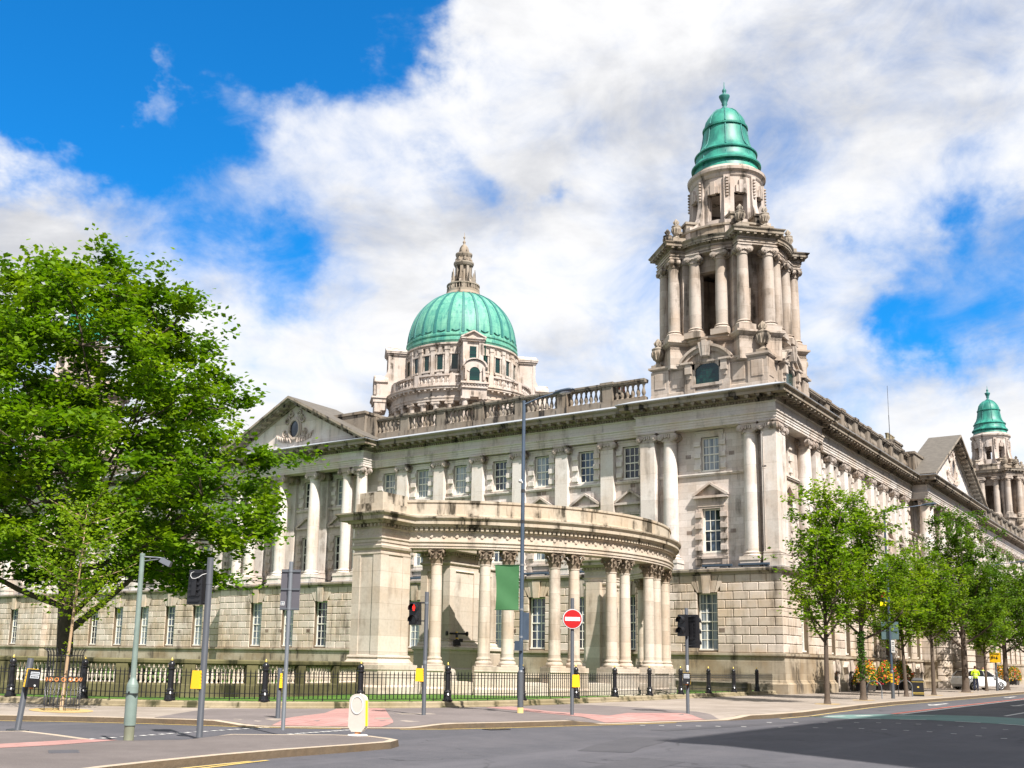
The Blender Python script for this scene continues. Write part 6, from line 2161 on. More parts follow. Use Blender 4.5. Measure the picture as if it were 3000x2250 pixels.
# back of a tall road sign
t = thing('road_sign', 'tall narrow road sign seen from its grey back on a slim pole', 'road sign', (-41.9, -5.25, 0.09), FACE)
rod('pole', M['galv'], 0.042, 0, 3.48, t)
mb = MB(); mb.box(-0.205, 0.205, 0.045, 0.055, 2.46, 3.32); mb.build('sign_board', M['signback'], t)
mb = MB()
for z in (2.49, 2.90, 3.28): mb.box(-0.20, 0.20, 0.02, 0.045, z - 0.018, z + 0.018); mb.tube([(0, 0, z - 0.02), (0, 0, z + 0.02)], 0.05, 10)
mb.build('mounting_rail', M['galv'], t)
mb = MB(); mb.box(-0.19, -0.11, 0.036, 0.044, 2.56, 2.64); mb.build('sticker', M['white'], t)
mb = MB()
for x in (-0.17, -0.135):
    for z in (2.585, 2.62): mb.tube([(x, 0.035, z), (x, 0.034, z)], 0.015, 8)
mb.build('sticker_print', M['bluepole'], t)

# short stub post
t = thing('stub_post', 'short grey crossing post with a yellow box beside the dropped kerb', 'crossing post', (-39.05, -2.15, 0.09), FACE)
rod('pole', M['greypole'], 0.056, 0, 1.22, t)
wait_box(t, (0.07, 0.03, 0.75), math.radians(100))

# red man signal
t = thing('pedestrian_signal', 'grey pole with a pedestrian signal showing a lit red man and a yellow box', 'traffic signal', (-34.84, -3.37, 0.09), FACE)
rod('pole', M['greypole'], 0.056, 0, 3.33, t)
mb = MB(); mb.tube([(0, 0, 3.0), (0, 0, 3.05)], 0.062, 14); mb.tube([(0, 0, 1.38), (0, 0, 1.47)], 0.059, 14); mb.build('collar', M['galv'], t)
mb = MB(); mb.box(-0.3, 0.02, -0.03, 0.03, 3.01, 3.05); mb.box(-0.3, 0.02, -0.03, 0.03, 2.52, 2.55); mb.build('bracket', M['black'], t)
signal_head(t, 2, (-0.30, -0.05, 2.42), math.radians(-18), lit=True, w=0.29, h=0.62)
wait_box(t, (-0.12, 0.03, 0.91), math.radians(155))

# no entry sign
t = thing('no_entry_sign', 'round red no-entry sign on a dark grey pole with a yellow box low down', 'road sign', (-31.25, -5.9, 0.09), FACE)
rod('pole', M['greypole'], 0.053, 0, 3.32, t)
mb = MB(); mb.disc((0, -0.075, 2.72), (0, 1, 0), 0.295, 0.012, 48); mb.build('rim', M['signback'], t)
mb = MB(); mb.disc((0, -0.084, 2.72), (0, 1, 0), 0.283, 0.01, 48); mb.build('white_border', M['white'], t)
mb = MB(); mb.disc((0, -0.091, 2.72), (0, 1, 0), 0.260, 0.01, 48); mb.build('disc', M['red'], t)
mb = MB(); mb.box(-0.22, 0.22, -0.101, -0.095, 2.665, 2.775); mb.build('bar', M['white'], t)
mb = MB()
for z in (2.55, 2.9): mb.box(-0.2, 0.2, -0.07, -0.045, z - 0.02, z + 0.02)
mb.build('clip', M['greypole'], t)
wait_box(t, (0.085, 0.03, 0.80), math.radians(200))

# two-head signal on the right
t = thing('signal_pole', 'slim grey pole with two black signal heads and a push-button unit by the pink paving', 'traffic signal', (-27.15, -7.6, 0.04), FACE)
rod('pole', M['greypole'], 0.052, 0, 3.27, t)
signal_head(t, 3, (0.235, 0.06, 2.05), math.radians(140), w=0.30, h=1.02)
signal_head(t, 2, (-0.13, -0.10, 2.40), math.radians(-38), w=0.28, h=0.66)
mb = MB(); mb.box(-0.1, 0.24, -0.03, 0.03, 3.0, 3.03); mb.box(-0.1, 0.24, -0.03, 0.03, 2.1, 2.13); mb.build('bracket', M['black'], t)
wait_box(t, (-0.04, -0.09, 0.95), math.radians(-12))
mb = MB(); mb.box(-0.03, 0.03, -0.062, -0.05, 1.36, 1.52); mb.build('sticker', M['white'], t)

# bollard on the nose of the island
t = thing('illuminated_bollard', 'white plastic traffic bollard with a round recess and yellow edge on the island nose', 'bollard', (-41.95, -7.35, 0.10), FACE - math.radians(17))
def shell_outline():
    pts = [(-0.17, 0.17), (-0.155, 0.66)]
    for q in range(9):
        a = PI - PI * q / 8
        pts.append((0.148 * math.cos(a), 0.68 + 0.10 * math.sin(a)))
    return pts + [(0.155, 0.66), (0.17, 0.17), (0.10, 0.08), (-0.10, 0.08)]
mb = MB(); mb.prism(shell_outline(), -0.075, 0.075); so = mb.build('shell', M['bollard'], t)
bm = bmesh.new(); bm.from_mesh(so.data); bmesh.ops.bevel(bm, geom=bm.edges[:], offset=0.012, segments=2, affect='EDGES'); bm.to_mesh(so.data); bm.free()
mb = MB()
for q in range(28):
    a, b = 2 * PI * q / 28, 2 * PI * (q + 1) / 28
    mb.prism([(0.115 * math.cos(a), 0.575 + 0.155 * math.sin(a)), (0.128 * math.cos(a), 0.575 + 0.170 * math.sin(a)), (0.128 * math.cos(b), 0.575 + 0.170 * math.sin(b)), (0.115 * math.cos(b), 0.575 + 0.155 * math.sin(b))], -0.088, -0.07)
mb.build('round_recess', M['white'], t)
mb = MB(); mb.prism([(0.115 * math.cos(2 * PI * q / 24), 0.575 + 0.155 * math.sin(2 * PI * q / 24)) for q in range(24)], -0.079, -0.07); mb.build('recess_face', M['bollard'], t)
mb = MB(); mb.poly([(0.160, -0.062, 0.665), (0.174, -0.062, 0.18), (0.174, 0.062, 0.18), (0.160, 0.062, 0.665)]); i = 0
mb2 = MB(); mb2.T = lambda p: p
mb2.add([(0.158, -0.062, 0.665), (0.173, -0.062, 0.18), (0.173, 0.062, 0.18), (0.158, 0.062, 0.665), (0.163, -0.062, 0.665), (0.178, -0.062, 0.18), (0.178, 0.062, 0.18), (0.163, 0.062, 0.665)])
for f_ in ((0, 1, 2, 3), (4, 5, 6, 7), (0, 1, 5, 4), (1, 2, 6, 5), (2, 3, 7, 6), (3, 0, 4, 7)): mb2.face(f_)
mb2.build('yellow_reflector', M['brightyellow'], t)
mb = MB(); mb.lathe([(0.06, 0.0), (0.06, 0.09), (0.0, 0.09)], 16); mb.build('neck', M['orange'], t)
mb = MB(); mb.lathe([(0.20, 0.0), (0.19, 0.012), (0.05, 0.03), (0, 0.03)], 24); mb.build('base_plate', M['white'], t)

# street lamps
def street_lamp(label, x, y, h, arm, base_h, m, extra=None):
    t = thing('street_lamp', label, 'street lamp', (x, y, 0.09), math.radians(-90), 'street lamps along the kerb')
    lathe_part('base', M['galv'], [(0.088, 0), (0.088, base_h), (0.09, base_h + 0.01), (0.09, base_h + 0.05), (0.06, base_h + 0.1)], t)
    lathe_part('column', m, [(0.062, base_h + 0.05), (0.060, h * 0.5), (0.052, h)], t)
    mb = MB(); mb.tube([(0.0, 0, h - 0.12), (arm * 0.5, 0, h + 0.02), (arm, 0, h + 0.10)], 0.024, 8); mb.build('arm', m, t)
    mb = MB()
    prof = [(0, 0.03, 0.03), (0.10, 0.07, 0.05), (0.3, 0.14, 0.07), (0.55, 0.15, 0.065), (0.68, 0.11, 0.04), (0.72, 0.03, 0.01)]
    rows = []
    for u, w, hh in prof:
        rows.append(mb.add([(arm + u - 0.05, w * math.cos(2 * PI * q / 12), h + 0.10 + 0.05 * u + hh * math.sin(2 * PI * q / 12)) for q in range(12)]))
    for A, B in zip(rows, rows[1:]):
        for q in range(12): mb.face([A + q, A + (q + 1) % 12, B + (q + 1) % 12, B + q], True)
    mb.face([rows[0] + q for q in range(12)]); mb.face([rows[-1] + q for q in range(12)])
    hd = mb.build('lamp_head', M['duct'], t)
    mb = MB(); mb.T = lambda p: (arm + 0.36 + p[0] * 1.6, p[1], h + 0.045 + p[2])
    mb.lathe([(0.0, -0.02), (0.09, -0.01), (0.12, 0.01), (0.12, 0.03)], 16, sharp=False, cap=False); mb.build('glass_bowl', M['screen'], hd)
    return t
t = street_lamp('tall blue-grey street lamp holding the green banner, yellow band at its foot', -31.5, -4.31, 9.35, 1.1, 1.14, M['bluepole'])
mb = MB(); mb.tube([(0, 0, 0.0), (0, 0, 0.17)], 0.0905, 16); mb.build('foot_band', plain('yellowed_band', (0.45, 0.33, 0.12), 0.7, 0, 0.3), t)
mb = MB()
for z in (6.55, 5.62): mb.tube([(0, 0, z - 0.05), (0, 0, z + 0.05)], 0.064, 14)
mb.build('black_band', M['black'], t)
mb = MB()
mb.tube([(0, 0, -0.03), (0, 0, 0.03)], 0.07, 12)
for z in (4.32, 3.0, 2.2): mb.build('clamp', M['galv'], t, (0, 0, z))
mb = MB(); mb.box(0.05, 0.075, -0.02, 0.30, 2.12, 2.92); mb.build('side_sign', M['bluepole'], t)
mb = MB(); mb.frustum(-0.10, 0.10, -0.22, -0.05, 1.80, 2.08, 0.01, 0.01); mb.build('speed_sensor', M['bluepole'], t)
mb = MB(); mb.tube([(0, -0.06, 6.80), (0, -0.14, 6.86), (0, -0.18, 6.80)], [0.03, 0.04, 0.05], 8); mb.build('sensor', M['white'], t)
# green banner hung beside the near lamp
t = thing('banner', 'plain green cloth banner hung beside the tall street lamp', 'banner', (-31.5, -4.31, 0.09), FACE)
mb = MB()
NX, NZ = 14, 22
rows = []
for j in range(NZ + 1):
    v = j / NZ
    pts = []
    for i_ in range(NX + 1):
        u = i_ / NX
        pinch = 0.035 * math.sin(PI * v) + 0.03 * v
        x = -0.085 - (0.72 - (pinch if u > 0.5 else 0) * (2 * u - 1 if u > 0.5 else 0)) * u
        y = 0.03 * math.sin(3.0 * u + 2.2 * v) * math.sin(PI * v) + 0.012 * math.sin(9 * v + 4 * u)
        pts.append((x, y, 4.30 - 1.30 * v - 0.012 * u))
    rows.append(mb.add(pts))
for A, B in zip(rows, rows[1:]):
    for i_ in range(NX): mb.face([A + i_, A + i_ + 1, B + i_ + 1, B + i_], True)
mb.build('cloth', M['banner'], t)
mb = MB(); mb.tube([(-0.04, 0, 4.31), (-0.83, 0, 4.30)], 0.012, 8); mb.tube([(-0.04, 0, 2.985), (-0.80, 0, 2.985)], 0.012, 8); mb.build('banner_rod', M['banner'], t)
mb = MB()
for q in range(12): mb.box(-0.088, -0.058, -0.006, 0.006, 3.05 + q * 0.11, 3.062 + q * 0.11)
mb.build('lacing', M['white'], t)

t = street_lamp('street lamp among the pavement trees carrying two teal sign backs and a white plate', -2.0, -7.3, 9.55, 1.9, 1.3, M['bluepole'])
mb = MB()
mb.box(-0.03, 0.03, -0.42, 0.40, 2.93, 3.36) if False else None
mb = MB(); mb.box(-0.41, 0.41, 0.08, 0.095, 2.94, 3.36); mb.box(-0.41, 0.41, 0.08, 0.095, 3.375, 3.82); mb.box(-0.38, 0.38, 0.06, 0.08, 3.36, 3.375)
mb.T = None
so = mb.build('sign_board', M['tealback'], t); so.rotation_euler = (0, 0, math.radians(12))
mb = MB(); mb.box(0.03, 0.20, -0.09, -0.08, 2.28, 2.9); so = mb.build('parking_plate', M['white'], t); so.rotation_euler = (0, 0, math.radians(12))
mb = MB()
for z in (2.78, 2.70, 2.56, 2.46, 2.38): mb.box(0.06, 0.17, -0.094, -0.09, z - 0.018, z + 0.018)
so = mb.build('plate_print', M['black'], t); so.rotation_euler = (0, 0, math.radians(12))
mb = MB()
for z in (1.18, 1.02, 0.86): mb.box(-0.05, 0.05, -0.10, -0.085, z - 0.06, z + 0.06)
mb.build('warning_label', M['yellow'], t)
mb = MB()
for q, (mz, my) in enumerate(((5.35, -0.55), (5.15, -0.35), (4.95, -0.6), (5.05, -0.8))):
    pass
t = thing('flag_banner', 'small red, blue and yellow banner hanging high in the leaves by the sign lamp', 'banner', (-2.0, -7.3, 0.09), FACE)
for nm, m_, x0, x1, z0, z1 in (('red_stripe', 'red', -0.42, -0.1, 5.05, 5.28), ('blue_stripe', 'duct', -0.42, -0.1, 4.82, 5.048), ('yellow_stripe', 'brightyellow', -0.42, -0.1, 4.6, 4.818)):
    mb = MB(); mb.box(x0, x1, -0.006, 0.006, z0, z1); mb.build(nm, M[m_], t)
t = street_lamp('far street lamp with a yellow notice on its column near the hi-vis people', 29.46, -6.8, 9.4, 1.9, 1.3, M['bluepole'])
mb = MB(); mb.box(-0.38, 0.38, -0.11, -0.095, 2.08, 2.80); mb.build('notice', M['yellow'], t)
mb = MB()
for z, y0, y1 in ((2.70, -0.30, 0.28),): mb.box(y0, y1, -0.115, -0.112, z - 0.035, z + 0.035)
for y0, y1 in ((-0.26, -0.20), (-0.16, -0.10), (-0.06, 0.0)): mb.box(y0, y1, -0.115, -0.112, 2.36, 2.52)
mb.prism([(0.08, 2.5), (0.16, 2.5), (0.16, 2.4), (0.22, 2.4), (0.12, 2.28), (0.02, 2.4), (0.08, 2.4)], -0.115, -0.112)
mb.build('notice_print', M['black'], t)

# cycle stands
def cycle_stand(x, y, label):
    mb = MB()
    pts = [(0, 0, 0)] + [(0, 0.36 - 0.36 * math.cos(PI * q / 10), 0.50 + 0.36 * math.sin(PI * q / 10)) for q in range(11)] + [(0, 0.72, 0)]
    mb.tube(pts, 0.026, 8)
    o = mb.build('cycle_stand', M['galv'], None, (x, y, 0.1)); tag(o, label, 'cycle stand', 'hoop cycle stands on the pavement')
cycle_stand(-2.9, -7.0, 'bare metal hoop cycle stand beside the sign lamp')
cycle_stand(3.2, -7.0, 'bare metal hoop cycle stand between a tree trunk and the litter bin')

# litter bin
t = thing('litter_bin', 'black litter bin with gold bands and a domed top on the pavement', 'litter bin', (4.89, -6.88, 0.1), math.radians(-70))
mb = MB(); mb.frustum(-0.29, 0.29, -0.29, 0.29, 0.0, 0.80, 0.0, 0.0); b_ = mb.build('body', M['black'], t)
mb = MB(); mb.frustum(-0.30, 0.30, -0.30, 0.30, 0.80, 0.86, 0, 0); mb.frustum(-0.29, 0.29, -0.29, 0.29, 0.86, 1.0, 0.09, 0.09); mb.build('lid', M['black'], t)
mb = MB()
for z in (0.78, 0.20, 0.13): mb.box(-0.297, 0.297, -0.297, 0.297, z - 0.012, z + 0.012)
mb.build('gold_band', M['gold'], t)
mb = MB(); mb.box(-0.05, 0.05, -0.298, -0.29, 0.46, 0.54); mb.build('emblem', M['gold'], t)

# ================================================================== PLANTERS
def flower_heap(rx, ry, h, z0, seed, cols):
    r = random.Random(seed)
    parts = {k: MB() for k in cols}
    def leafq(mb, p, s):
        a = r.uniform(0, 2 * PI); b = r.uniform(-0.9, 0.9)
        u = Vector((math.cos(a), math.sin(a), b)).normalized(); v = u.orthogonal().normalized()
        mb.poly([p - u * s, p - v * s * 0.6, p + u * s, p + v * s * 0.6])
    for q in range(1500):
        a = r.uniform(0, 2 * PI); e = math.asin(r.uniform(-0.15, 1))
        k = 1 - 0.22 * r.random() ** 2
        lump = 1 + 0.14 * math.sin(3 * a + seed) * math.cos(2.3 * e + seed)
        p = Vector((rx * k * lump * math.cos(e) * math.cos(a), ry * k * lump * math.cos(e) * math.sin(a), z0 + h * k * lump * max(-0.2, math.sin(e))))
        w = r.random()
        nm = 'foliage'
        if 'red_flowers' in parts and w > 0.72: nm = 'red_flowers' if (math.sin(4 * a + seed) + 0.4 * r.gauss(0, 1)) > -0.2 else 'orange_flowers'
        elif w > 0.60: nm = 'orange_flowers'
        leafq(parts[nm], p, 0.085 if nm == 'foliage' else 0.07)
    return parts
PM = {'foliage': 'leafdark', 'red_flowers': 'petred', 'orange_flowers': 'petorange'}
pls = [(13.27, 'black planter heaped with red and yellow flowers, nearest the street corner behind a tree trunk', 1), (18.4, 'black planter of mixed red and orange flowers behind the sign lamp column', 2), (22.6, 'black planter of orange and crimson flowers behind the litter bin', 3),
       (62.2, 'far black planter of crimson flowers beyond the white car', 4), (69.5, 'farthest black planter of orange flowers at the edge of the street view', 5)]
for x, lab, sd in pls:
    t = thing('flower_planter', lab, 'planter', (x, -1.75, 0.1), 0, 'flower planters along the south front')
    far = x > 50
    mb = MB()
    mb.frustum(-0.95, 0.95, -0.42, 0.42, 0.5, 0.06, 0.08, 0.05)
    mb.box(-1.0, 1.0, -0.46, 0.46, 0.48, 0.56)
    for gx in (-0.8, 0.8):
        for gy in (-0.3, 0.3): mb.box(gx - 0.06, gx + 0.06, gy - 0.06, gy + 0.06, 0, 0.08)
    mb.build('trough', M['black'], t)
    for nm, pm_ in flower_heap(1.05, 0.72, 1.35, 0.62, sd, PM).items():
        o = pm_.build(nm, M[PM[nm]], t)

# ================================================================== CAR
t = thing('parked_car', 'white hatchback parked nose to the street by the south doorway, half hidden by a trunk', 'car', (31.4, -5.2, 0.1), math.atan2(-0.6, 0.8))
def car_section(x, zb, zt, w, wt, zw):
    """half-outline of the body at x, mirrored"""
    L = [(-w * 0.86, zb), (-w, zb + 0.12), (-w, zw), (-wt, zt), (0, zt + 0.02)]
    pts = [(x, y, z) for y, z in L] + [(x, -y, z) for y, z in reversed(L[:-1])]
    return pts
mb = MB()
SECX = [(-2.05, 0.42, 0.86, 0.70, 0.62, 0.70), (-1.9, 0.25, 1.00, 0.80, 0.66, 0.82), (-1.5, 0.20, 1.02, 0.85, 0.76, 0.86), (-0.4, 0.20, 1.0, 0.87, 0.79, 0.88), (0.75, 0.20, 0.98, 0.87, 0.78, 0.86), (1.35, 0.20, 0.86, 0.85, 0.70, 0.76), (1.85, 0.24, 0.72, 0.78, 0.60, 0.62), (2.05, 0.34, 0.58, 0.62, 0.48, 0.50)]
rows = [mb.add(car_section(*s)) for s in SECX]
k = 9
for A, B in zip(rows, rows[1:]):
    for q in range(k - 1): mb.face([A + q, A + q + 1, B + q + 1, B + q], True)
    mb.face([A + k - 1, A, B, B + k - 1])
mb.face([rows[0] + q for q in range(k)]); mb.face([rows[-1] + q for q in range(k)])
mb.build('body', M['carwhite'], t)
mb = MB()
GL = [(-1.85, 0.98, 1.02, 0.66, 0.60), (-1.45, 0.98, 1.38, 0.76, 0.60), (-0.5, 0.98, 1.48, 0.79, 0.62), (0.3, 0.97, 1.42, 0.79, 0.60), (1.15, 0.90, 0.95, 0.74, 0.60)]
rows = [mb.add([(x, -w, zb), (x, -wt, zt), (x, wt, zt), (x, w, zb)]) for x, zb, zt, w, wt in GL]
for A, B in zip(rows, rows[1:]):
    for q in range(3): mb.face([A + q, A + q + 1, B + q + 1, B + q])
mb.build('windows', M['carglass'], t)
mb = MB()
rows = [mb.add([(x, -w, z), (x, -w * 0.5, z + 0.03), (x, w * 0.5, z + 0.03), (x, w, z)]) for x, z, w in ((-1.5, 1.385, 0.62), (-0.5, 1.485, 0.64), (0.32, 1.425, 0.62))]
for A, B in zip(rows, rows[1:]):
    for q in range(3): mb.face([A + q, A + q + 1, B + q + 1, B + q], True)
for g_ in (-1, 1):
    mb.tube([(0.32, g_ * 0.61, 1.43), (1.2, g_ * 0.75, 0.95)], 0.035, 6); mb.tube([(-0.15, g_ * 0.62, 1.46), (-0.12, g_ * 0.80, 0.98)], 0.035, 6); mb.tube([(-1.45, g_ * 0.62, 1.39), (-1.9, g_ * 0.68, 1.0)], 0.05, 6)
mb.build('roof', M['carwhite'], t)
wh = MB(); wh.tube([(0, -0.10, 0), (0, 0.10, 0)], 0.315, 24)
ri = MB(); ri.tube([(0, -0.108, 0), (0, 0.108, 0)], 0.075, 12)
for q in range(5):
    a = 2 * PI * q / 5
    ri.tube([(0.05 * math.cos(a), 0, 0.05 * math.sin(a)), (0.22 * math.cos(a), 0, 0.22 * math.sin(a))], 0.05, 6)
    for g_ in (-0.108, 0.108): ri.tube([(0.05 * math.cos(a), g_, 0.05 * math.sin(a)), (0.22 * math.cos(a), g_, 0.22 * math.sin(a))], 0.03, 6)
ri.tube([(0.225 * math.cos(2 * PI * q / 20), -0.105, 0.225 * math.sin(2 * PI * q / 20)) for q in range(21)], 0.018, 5); ri.tube([(0.225 * math.cos(2 * PI * q / 20), 0.105, 0.225 * math.sin(2 * PI * q / 20)) for q in range(21)], 0.018, 5)
w0 = None
for x in (-1.28, 1.28):
    for y in (-0.78, 0.78):
        if w0 is None:
            w0 = wh.build('wheel', M['tyre'], t, (x, y, 0.315)); ri.build('rim', M['alloy'], w0)
        else: dup(w0, t, (x, y, 0.315))
for y in (-0.55, 0.55):
    mb = MB(); mb.T = lambda p, y=y: (1.90 + p[0], y + p[1], 0.60 + p[2]); mb.frustum(-0.2, 0.08, -0.17, 0.17, -0.07, 0.08, 0.05, 0.03); mb.build('headlight', M['carglass'], t)
mb = MB(); mb.box(1.98, 2.07, -0.35, 0.35, 0.36, 0.50); mb.build('grille', M['black'], t)
for y in (-0.93, 0.93):
    mb = MB(); mb.T = lambda p, y=y: (0.72 + p[0], y + p[1], 1.0 + p[2]); mb.frustum(-0.1, 0.1, -0.09, 0.09, -0.06, 0.08, 0.03, 0.02); mb.build('wing_mirror', M['carwhite'], t)

# ================================================================== PEOPLE
def person(label, loc, rot, arms, mats):
    t = thing('person', label, 'person', loc, rot)
    V = []; E = []; R = []
    def chain(pts, start=None):
        prev = start
        for p, r in pts:
            V.append(p); R.append(r)
            if prev is not None: E.append((prev, len(V) - 1))
            prev = len(V) - 1
        return prev
    chain([((0, 0, 0.96), (0.165, 0.12))])
    chain([((0, 0, 1.12), (0.155, 0.11)), ((0, 0, 1.30), (0.175, 0.12)), ((0, 0.01, 1.43), (0.13, 0.09)), ((0, 0.0, 1.52), (0.058, 0.058)), ((0, -0.015, 1.60), (0.075, 0.085)), ((0, -0.01, 1.70), (0.078, 0.092)), ((0, 0, 1.755), (0.05, 0.06))], 0)
    chest = 3
    ends = []
    for g_ in (-1, 1):
        chain([((g_ * 0.10, 0, 0.88), (0.095, 0.10)), ((g_ * 0.11, -0.01, 0.50), (0.062, 0.068)), ((g_ * 0.115, 0.02, 0.28), (0.056, 0.062)), ((g_ * 0.12, 0.02, 0.09), (0.042, 0.046)), ((g_ * 0.125, -0.12, 0.045), (0.044, 0.034))], 0)
        el, wr, ha = arms[0 if g_ < 0 else 1]
        ends.append(chain([((g_ * 0.205, 0.01, 1.40), (0.064, 0.066)), (el, (0.047, 0.05)), (wr, (0.032, 0.036))], chest))
        h0 = Vector(wr); hd = (Vector(ha) - h0)
        b = chain([(tuple(h0 + hd * 0.5), (0.038, 0.022))], ends[-1])
        side = hd.cross(Vector((0, 0, 1)));  side = side.normalized() if side.length > 1e-4 else Vector((1, 0, 0))
        for f in range(4):
            o_ = side * (0.026 - 0.0175 * f)
            L = (1.0, 1.1, 1.05, 0.9)[f]
            chain([(tuple(h0 + hd * 0.95 + o_), (0.009, 0.009)), (tuple(h0 + hd * (1.35 * L) + o_ + Vector((0, -0.008, -0.012))), (0.008, 0.008)), (tuple(h0 + hd * (1.62 * L) + o_ + Vector((0, -0.015, -0.03))), (0.007, 0.007))], b)
        chain([(tuple(h0 + hd * 0.6 + side * 0.045), (0.010, 0.010)), (tuple(h0 + hd * 1.05 + side * 0.055), (0.009, 0.009))], b)
    me = bpy.data.meshes.new('body'); me.from_pydata(V, E, []); me.update()
    o = place('body', me, t)
    o.modifiers.new('skin', 'SKIN'); o.modifiers['skin'].use_smooth_shade = True
    for q, r in enumerate(R): me.skin_vertices[0].data[q].radius = r
    me.skin_vertices[0].data[0].use_root = True
    ss = o.modifiers.new('sub', 'SUBSURF'); ss.levels = 1; ss.render_levels = 1
    dg = bpy.context.evaluated_depsgraph_get(); ev = o.evaluated_get(dg)
    nm = bpy.data.meshes.new_from_object(ev); o.modifiers.clear(); o.data = nm
    nm.materials.clear()
    for m_ in ('skin', mats[0], mats[1], 'black'): nm.materials.append(M[m_])
    for p in nm.polygons:
        z, x, y = p.center.z, p.center.x, p.center.y
        hand = any((Vector(p.center) - Vector(a[2])).length < 0.15 and (Vector(p.center) - Vector(a[1])).length > 0.02 and (Vector(p.center) - Vector(a[1])).dot(Vector(a[2]) - Vector(a[1])) > 0 for a in arms)
        p.material_index = 0 if (z > 1.52 or hand) else (1 if z > 0.93 or abs(x) > 0.235 else (2 if z > 0.1 else 3))
        p.use_smooth = True
    hm = MB()
    hm.T = lambda p: (p[0] * 0.9, p[1] * 1.08 + 0.012, p[2])
    hm.lathe([(0.088, 1.66), (0.092, 1.70), (0.085, 1.745), (0.06, 1.785), (0.0, 1.80)], 14, a0=-0.4, a1=PI + 0.4, sharp=False, cap=False)
    hm.lathe([(0.08, 1.73), (0.075, 1.755), (0.055, 1.785), (0.0, 1.80)], 14, sharp=False, cap=False)
    hm.build('hair', M['hair'], t)
    fc = MB(); fc.tube([(0, -0.095, 1.655), (0, -0.118, 1.635), (0, -0.1, 1.628)], [0.008, 0.014, 0.008], 6)
    for g_ in (-1, 1): fc.disc((g_ * 0.08, 0.0, 1.645), (1, 0, 0), 0.026, 0.016, 8)
    fc.build('nose_and_ears', M['skin'], t)
    ey = MB()
    for g_ in (-1, 1): ey.disc((g_ * 0.03, -0.094, 1.668), (0, 1, 0), 0.010, 0.006, 8)
    ey.box(-0.024, 0.024, -0.094, -0.086, 1.603, 1.610)
    ey.build('eyes_and_mouth', M['hair'], t)
    bd = MB()
    for z in (1.05, 1.20): bd.tube([(0.172 * math.cos(2 * PI * q / 20), 0.132 * math.sin(2 * PI * q / 20), z) for q in range(21)], 0.012, 5)
    bd.build('reflective_band', M['white'], t)
down = lambda g_: ((g_ * 0.26, 0.03, 1.14), (g_ * 0.25, -0.04, 0.90), (g_ * 0.25, -0.06, 0.82))
fold = lambda g_: ((g_ * 0.27, 0.0, 1.15), (g_ * 0.12, -0.20, 1.12), (g_ * 0.05, -0.235, 1.13))
person('person in yellow hi-vis jacket and navy trousers standing back turned before the white car', (25.4, -6.1, 0.1), math.radians(110), (fold(-1), fold(1)), ('hivis', 'navy'))
person('person in a hi-vis jacket standing behind the bonnet of the white car', (44.0, -3.3, 0.1), math.radians(-60), (down(-1), fold(1)), ('hivis', 'navy'))

# ================================================================== OFFICE BLOCK across the street (out of frame; its shadow lies on the road)
ob = thing('office_block', 'tall office block south of the road whose shadow falls across the carriageway', 'office building', (0, 0, 0))
mb = MB(); mb.box(-48.2, 60, -75, -34.5, 0, 30.6); mb.box(-48.6, 60.4, -75.4, -34.1, 29.8, 30.4); mb.box(-40, -20, -60, -40, 30.6, 33.0)
mb.build('wall', M['brickbuild'], ob)
mb = MB()
for fz in range(7):
    for q in range(30):
        mb.box(-42.5 + q * 3.4, -40.6 + q * 3.4, -34.52, -34.42, 1.5 + fz * 3.9, 4.0 + fz * 3.9)
mb.build('window_rows', M['pane'], ob)
ob.children[-1]['kind'] = 'stuff'
# ================================================================== TREES
def leaf_quad(mb, p, s, r, up=0.55):
    """one bent leaf blade"""
    a = r.uniform(0, 2 * PI)
    n = Vector((r.gauss(0, 0.6), r.gauss(0, 0.6), up + r.random() * 0.8)).normalized()
    u = Vector((math.cos(a), math.sin(a), 0)); u = (u - n * u.dot(n)).normalized()
    v = n.cross(u)
    dr = r.uniform(0.05, 0.4)
    i = mb.add([p - u * s * 0.5, p + v * s * 0.42 - n * s * 0.1, p + u * s * 0.62 - n * s * dr, p - v * s * 0.42 - n * s * 0.1])
    mb.face((i, i + 1, i + 2)); mb.face((i, i + 2, i + 3))
def limb(mb, a, b, r0, r1, r, sag=0.12, n=5, sides=7):
    a, b = Vector(a), Vector(b)
    d = b - a
    side = Vector((r.gauss(0, 1), r.gauss(0, 1), 0))
    pts = []; rs = []
    for q in range(n + 1):
        u = q / n
        p = a + d * u + side * (math.sin(PI * u) * 0.05 * d.length) - Vector((0, 0, 1)) * (math.sin(PI * u) * sag * d.length)
        pts.append(p); rs.append(r0 + (r1 - r0) * u)
    mb.tube(pts, rs, sides)
    return pts
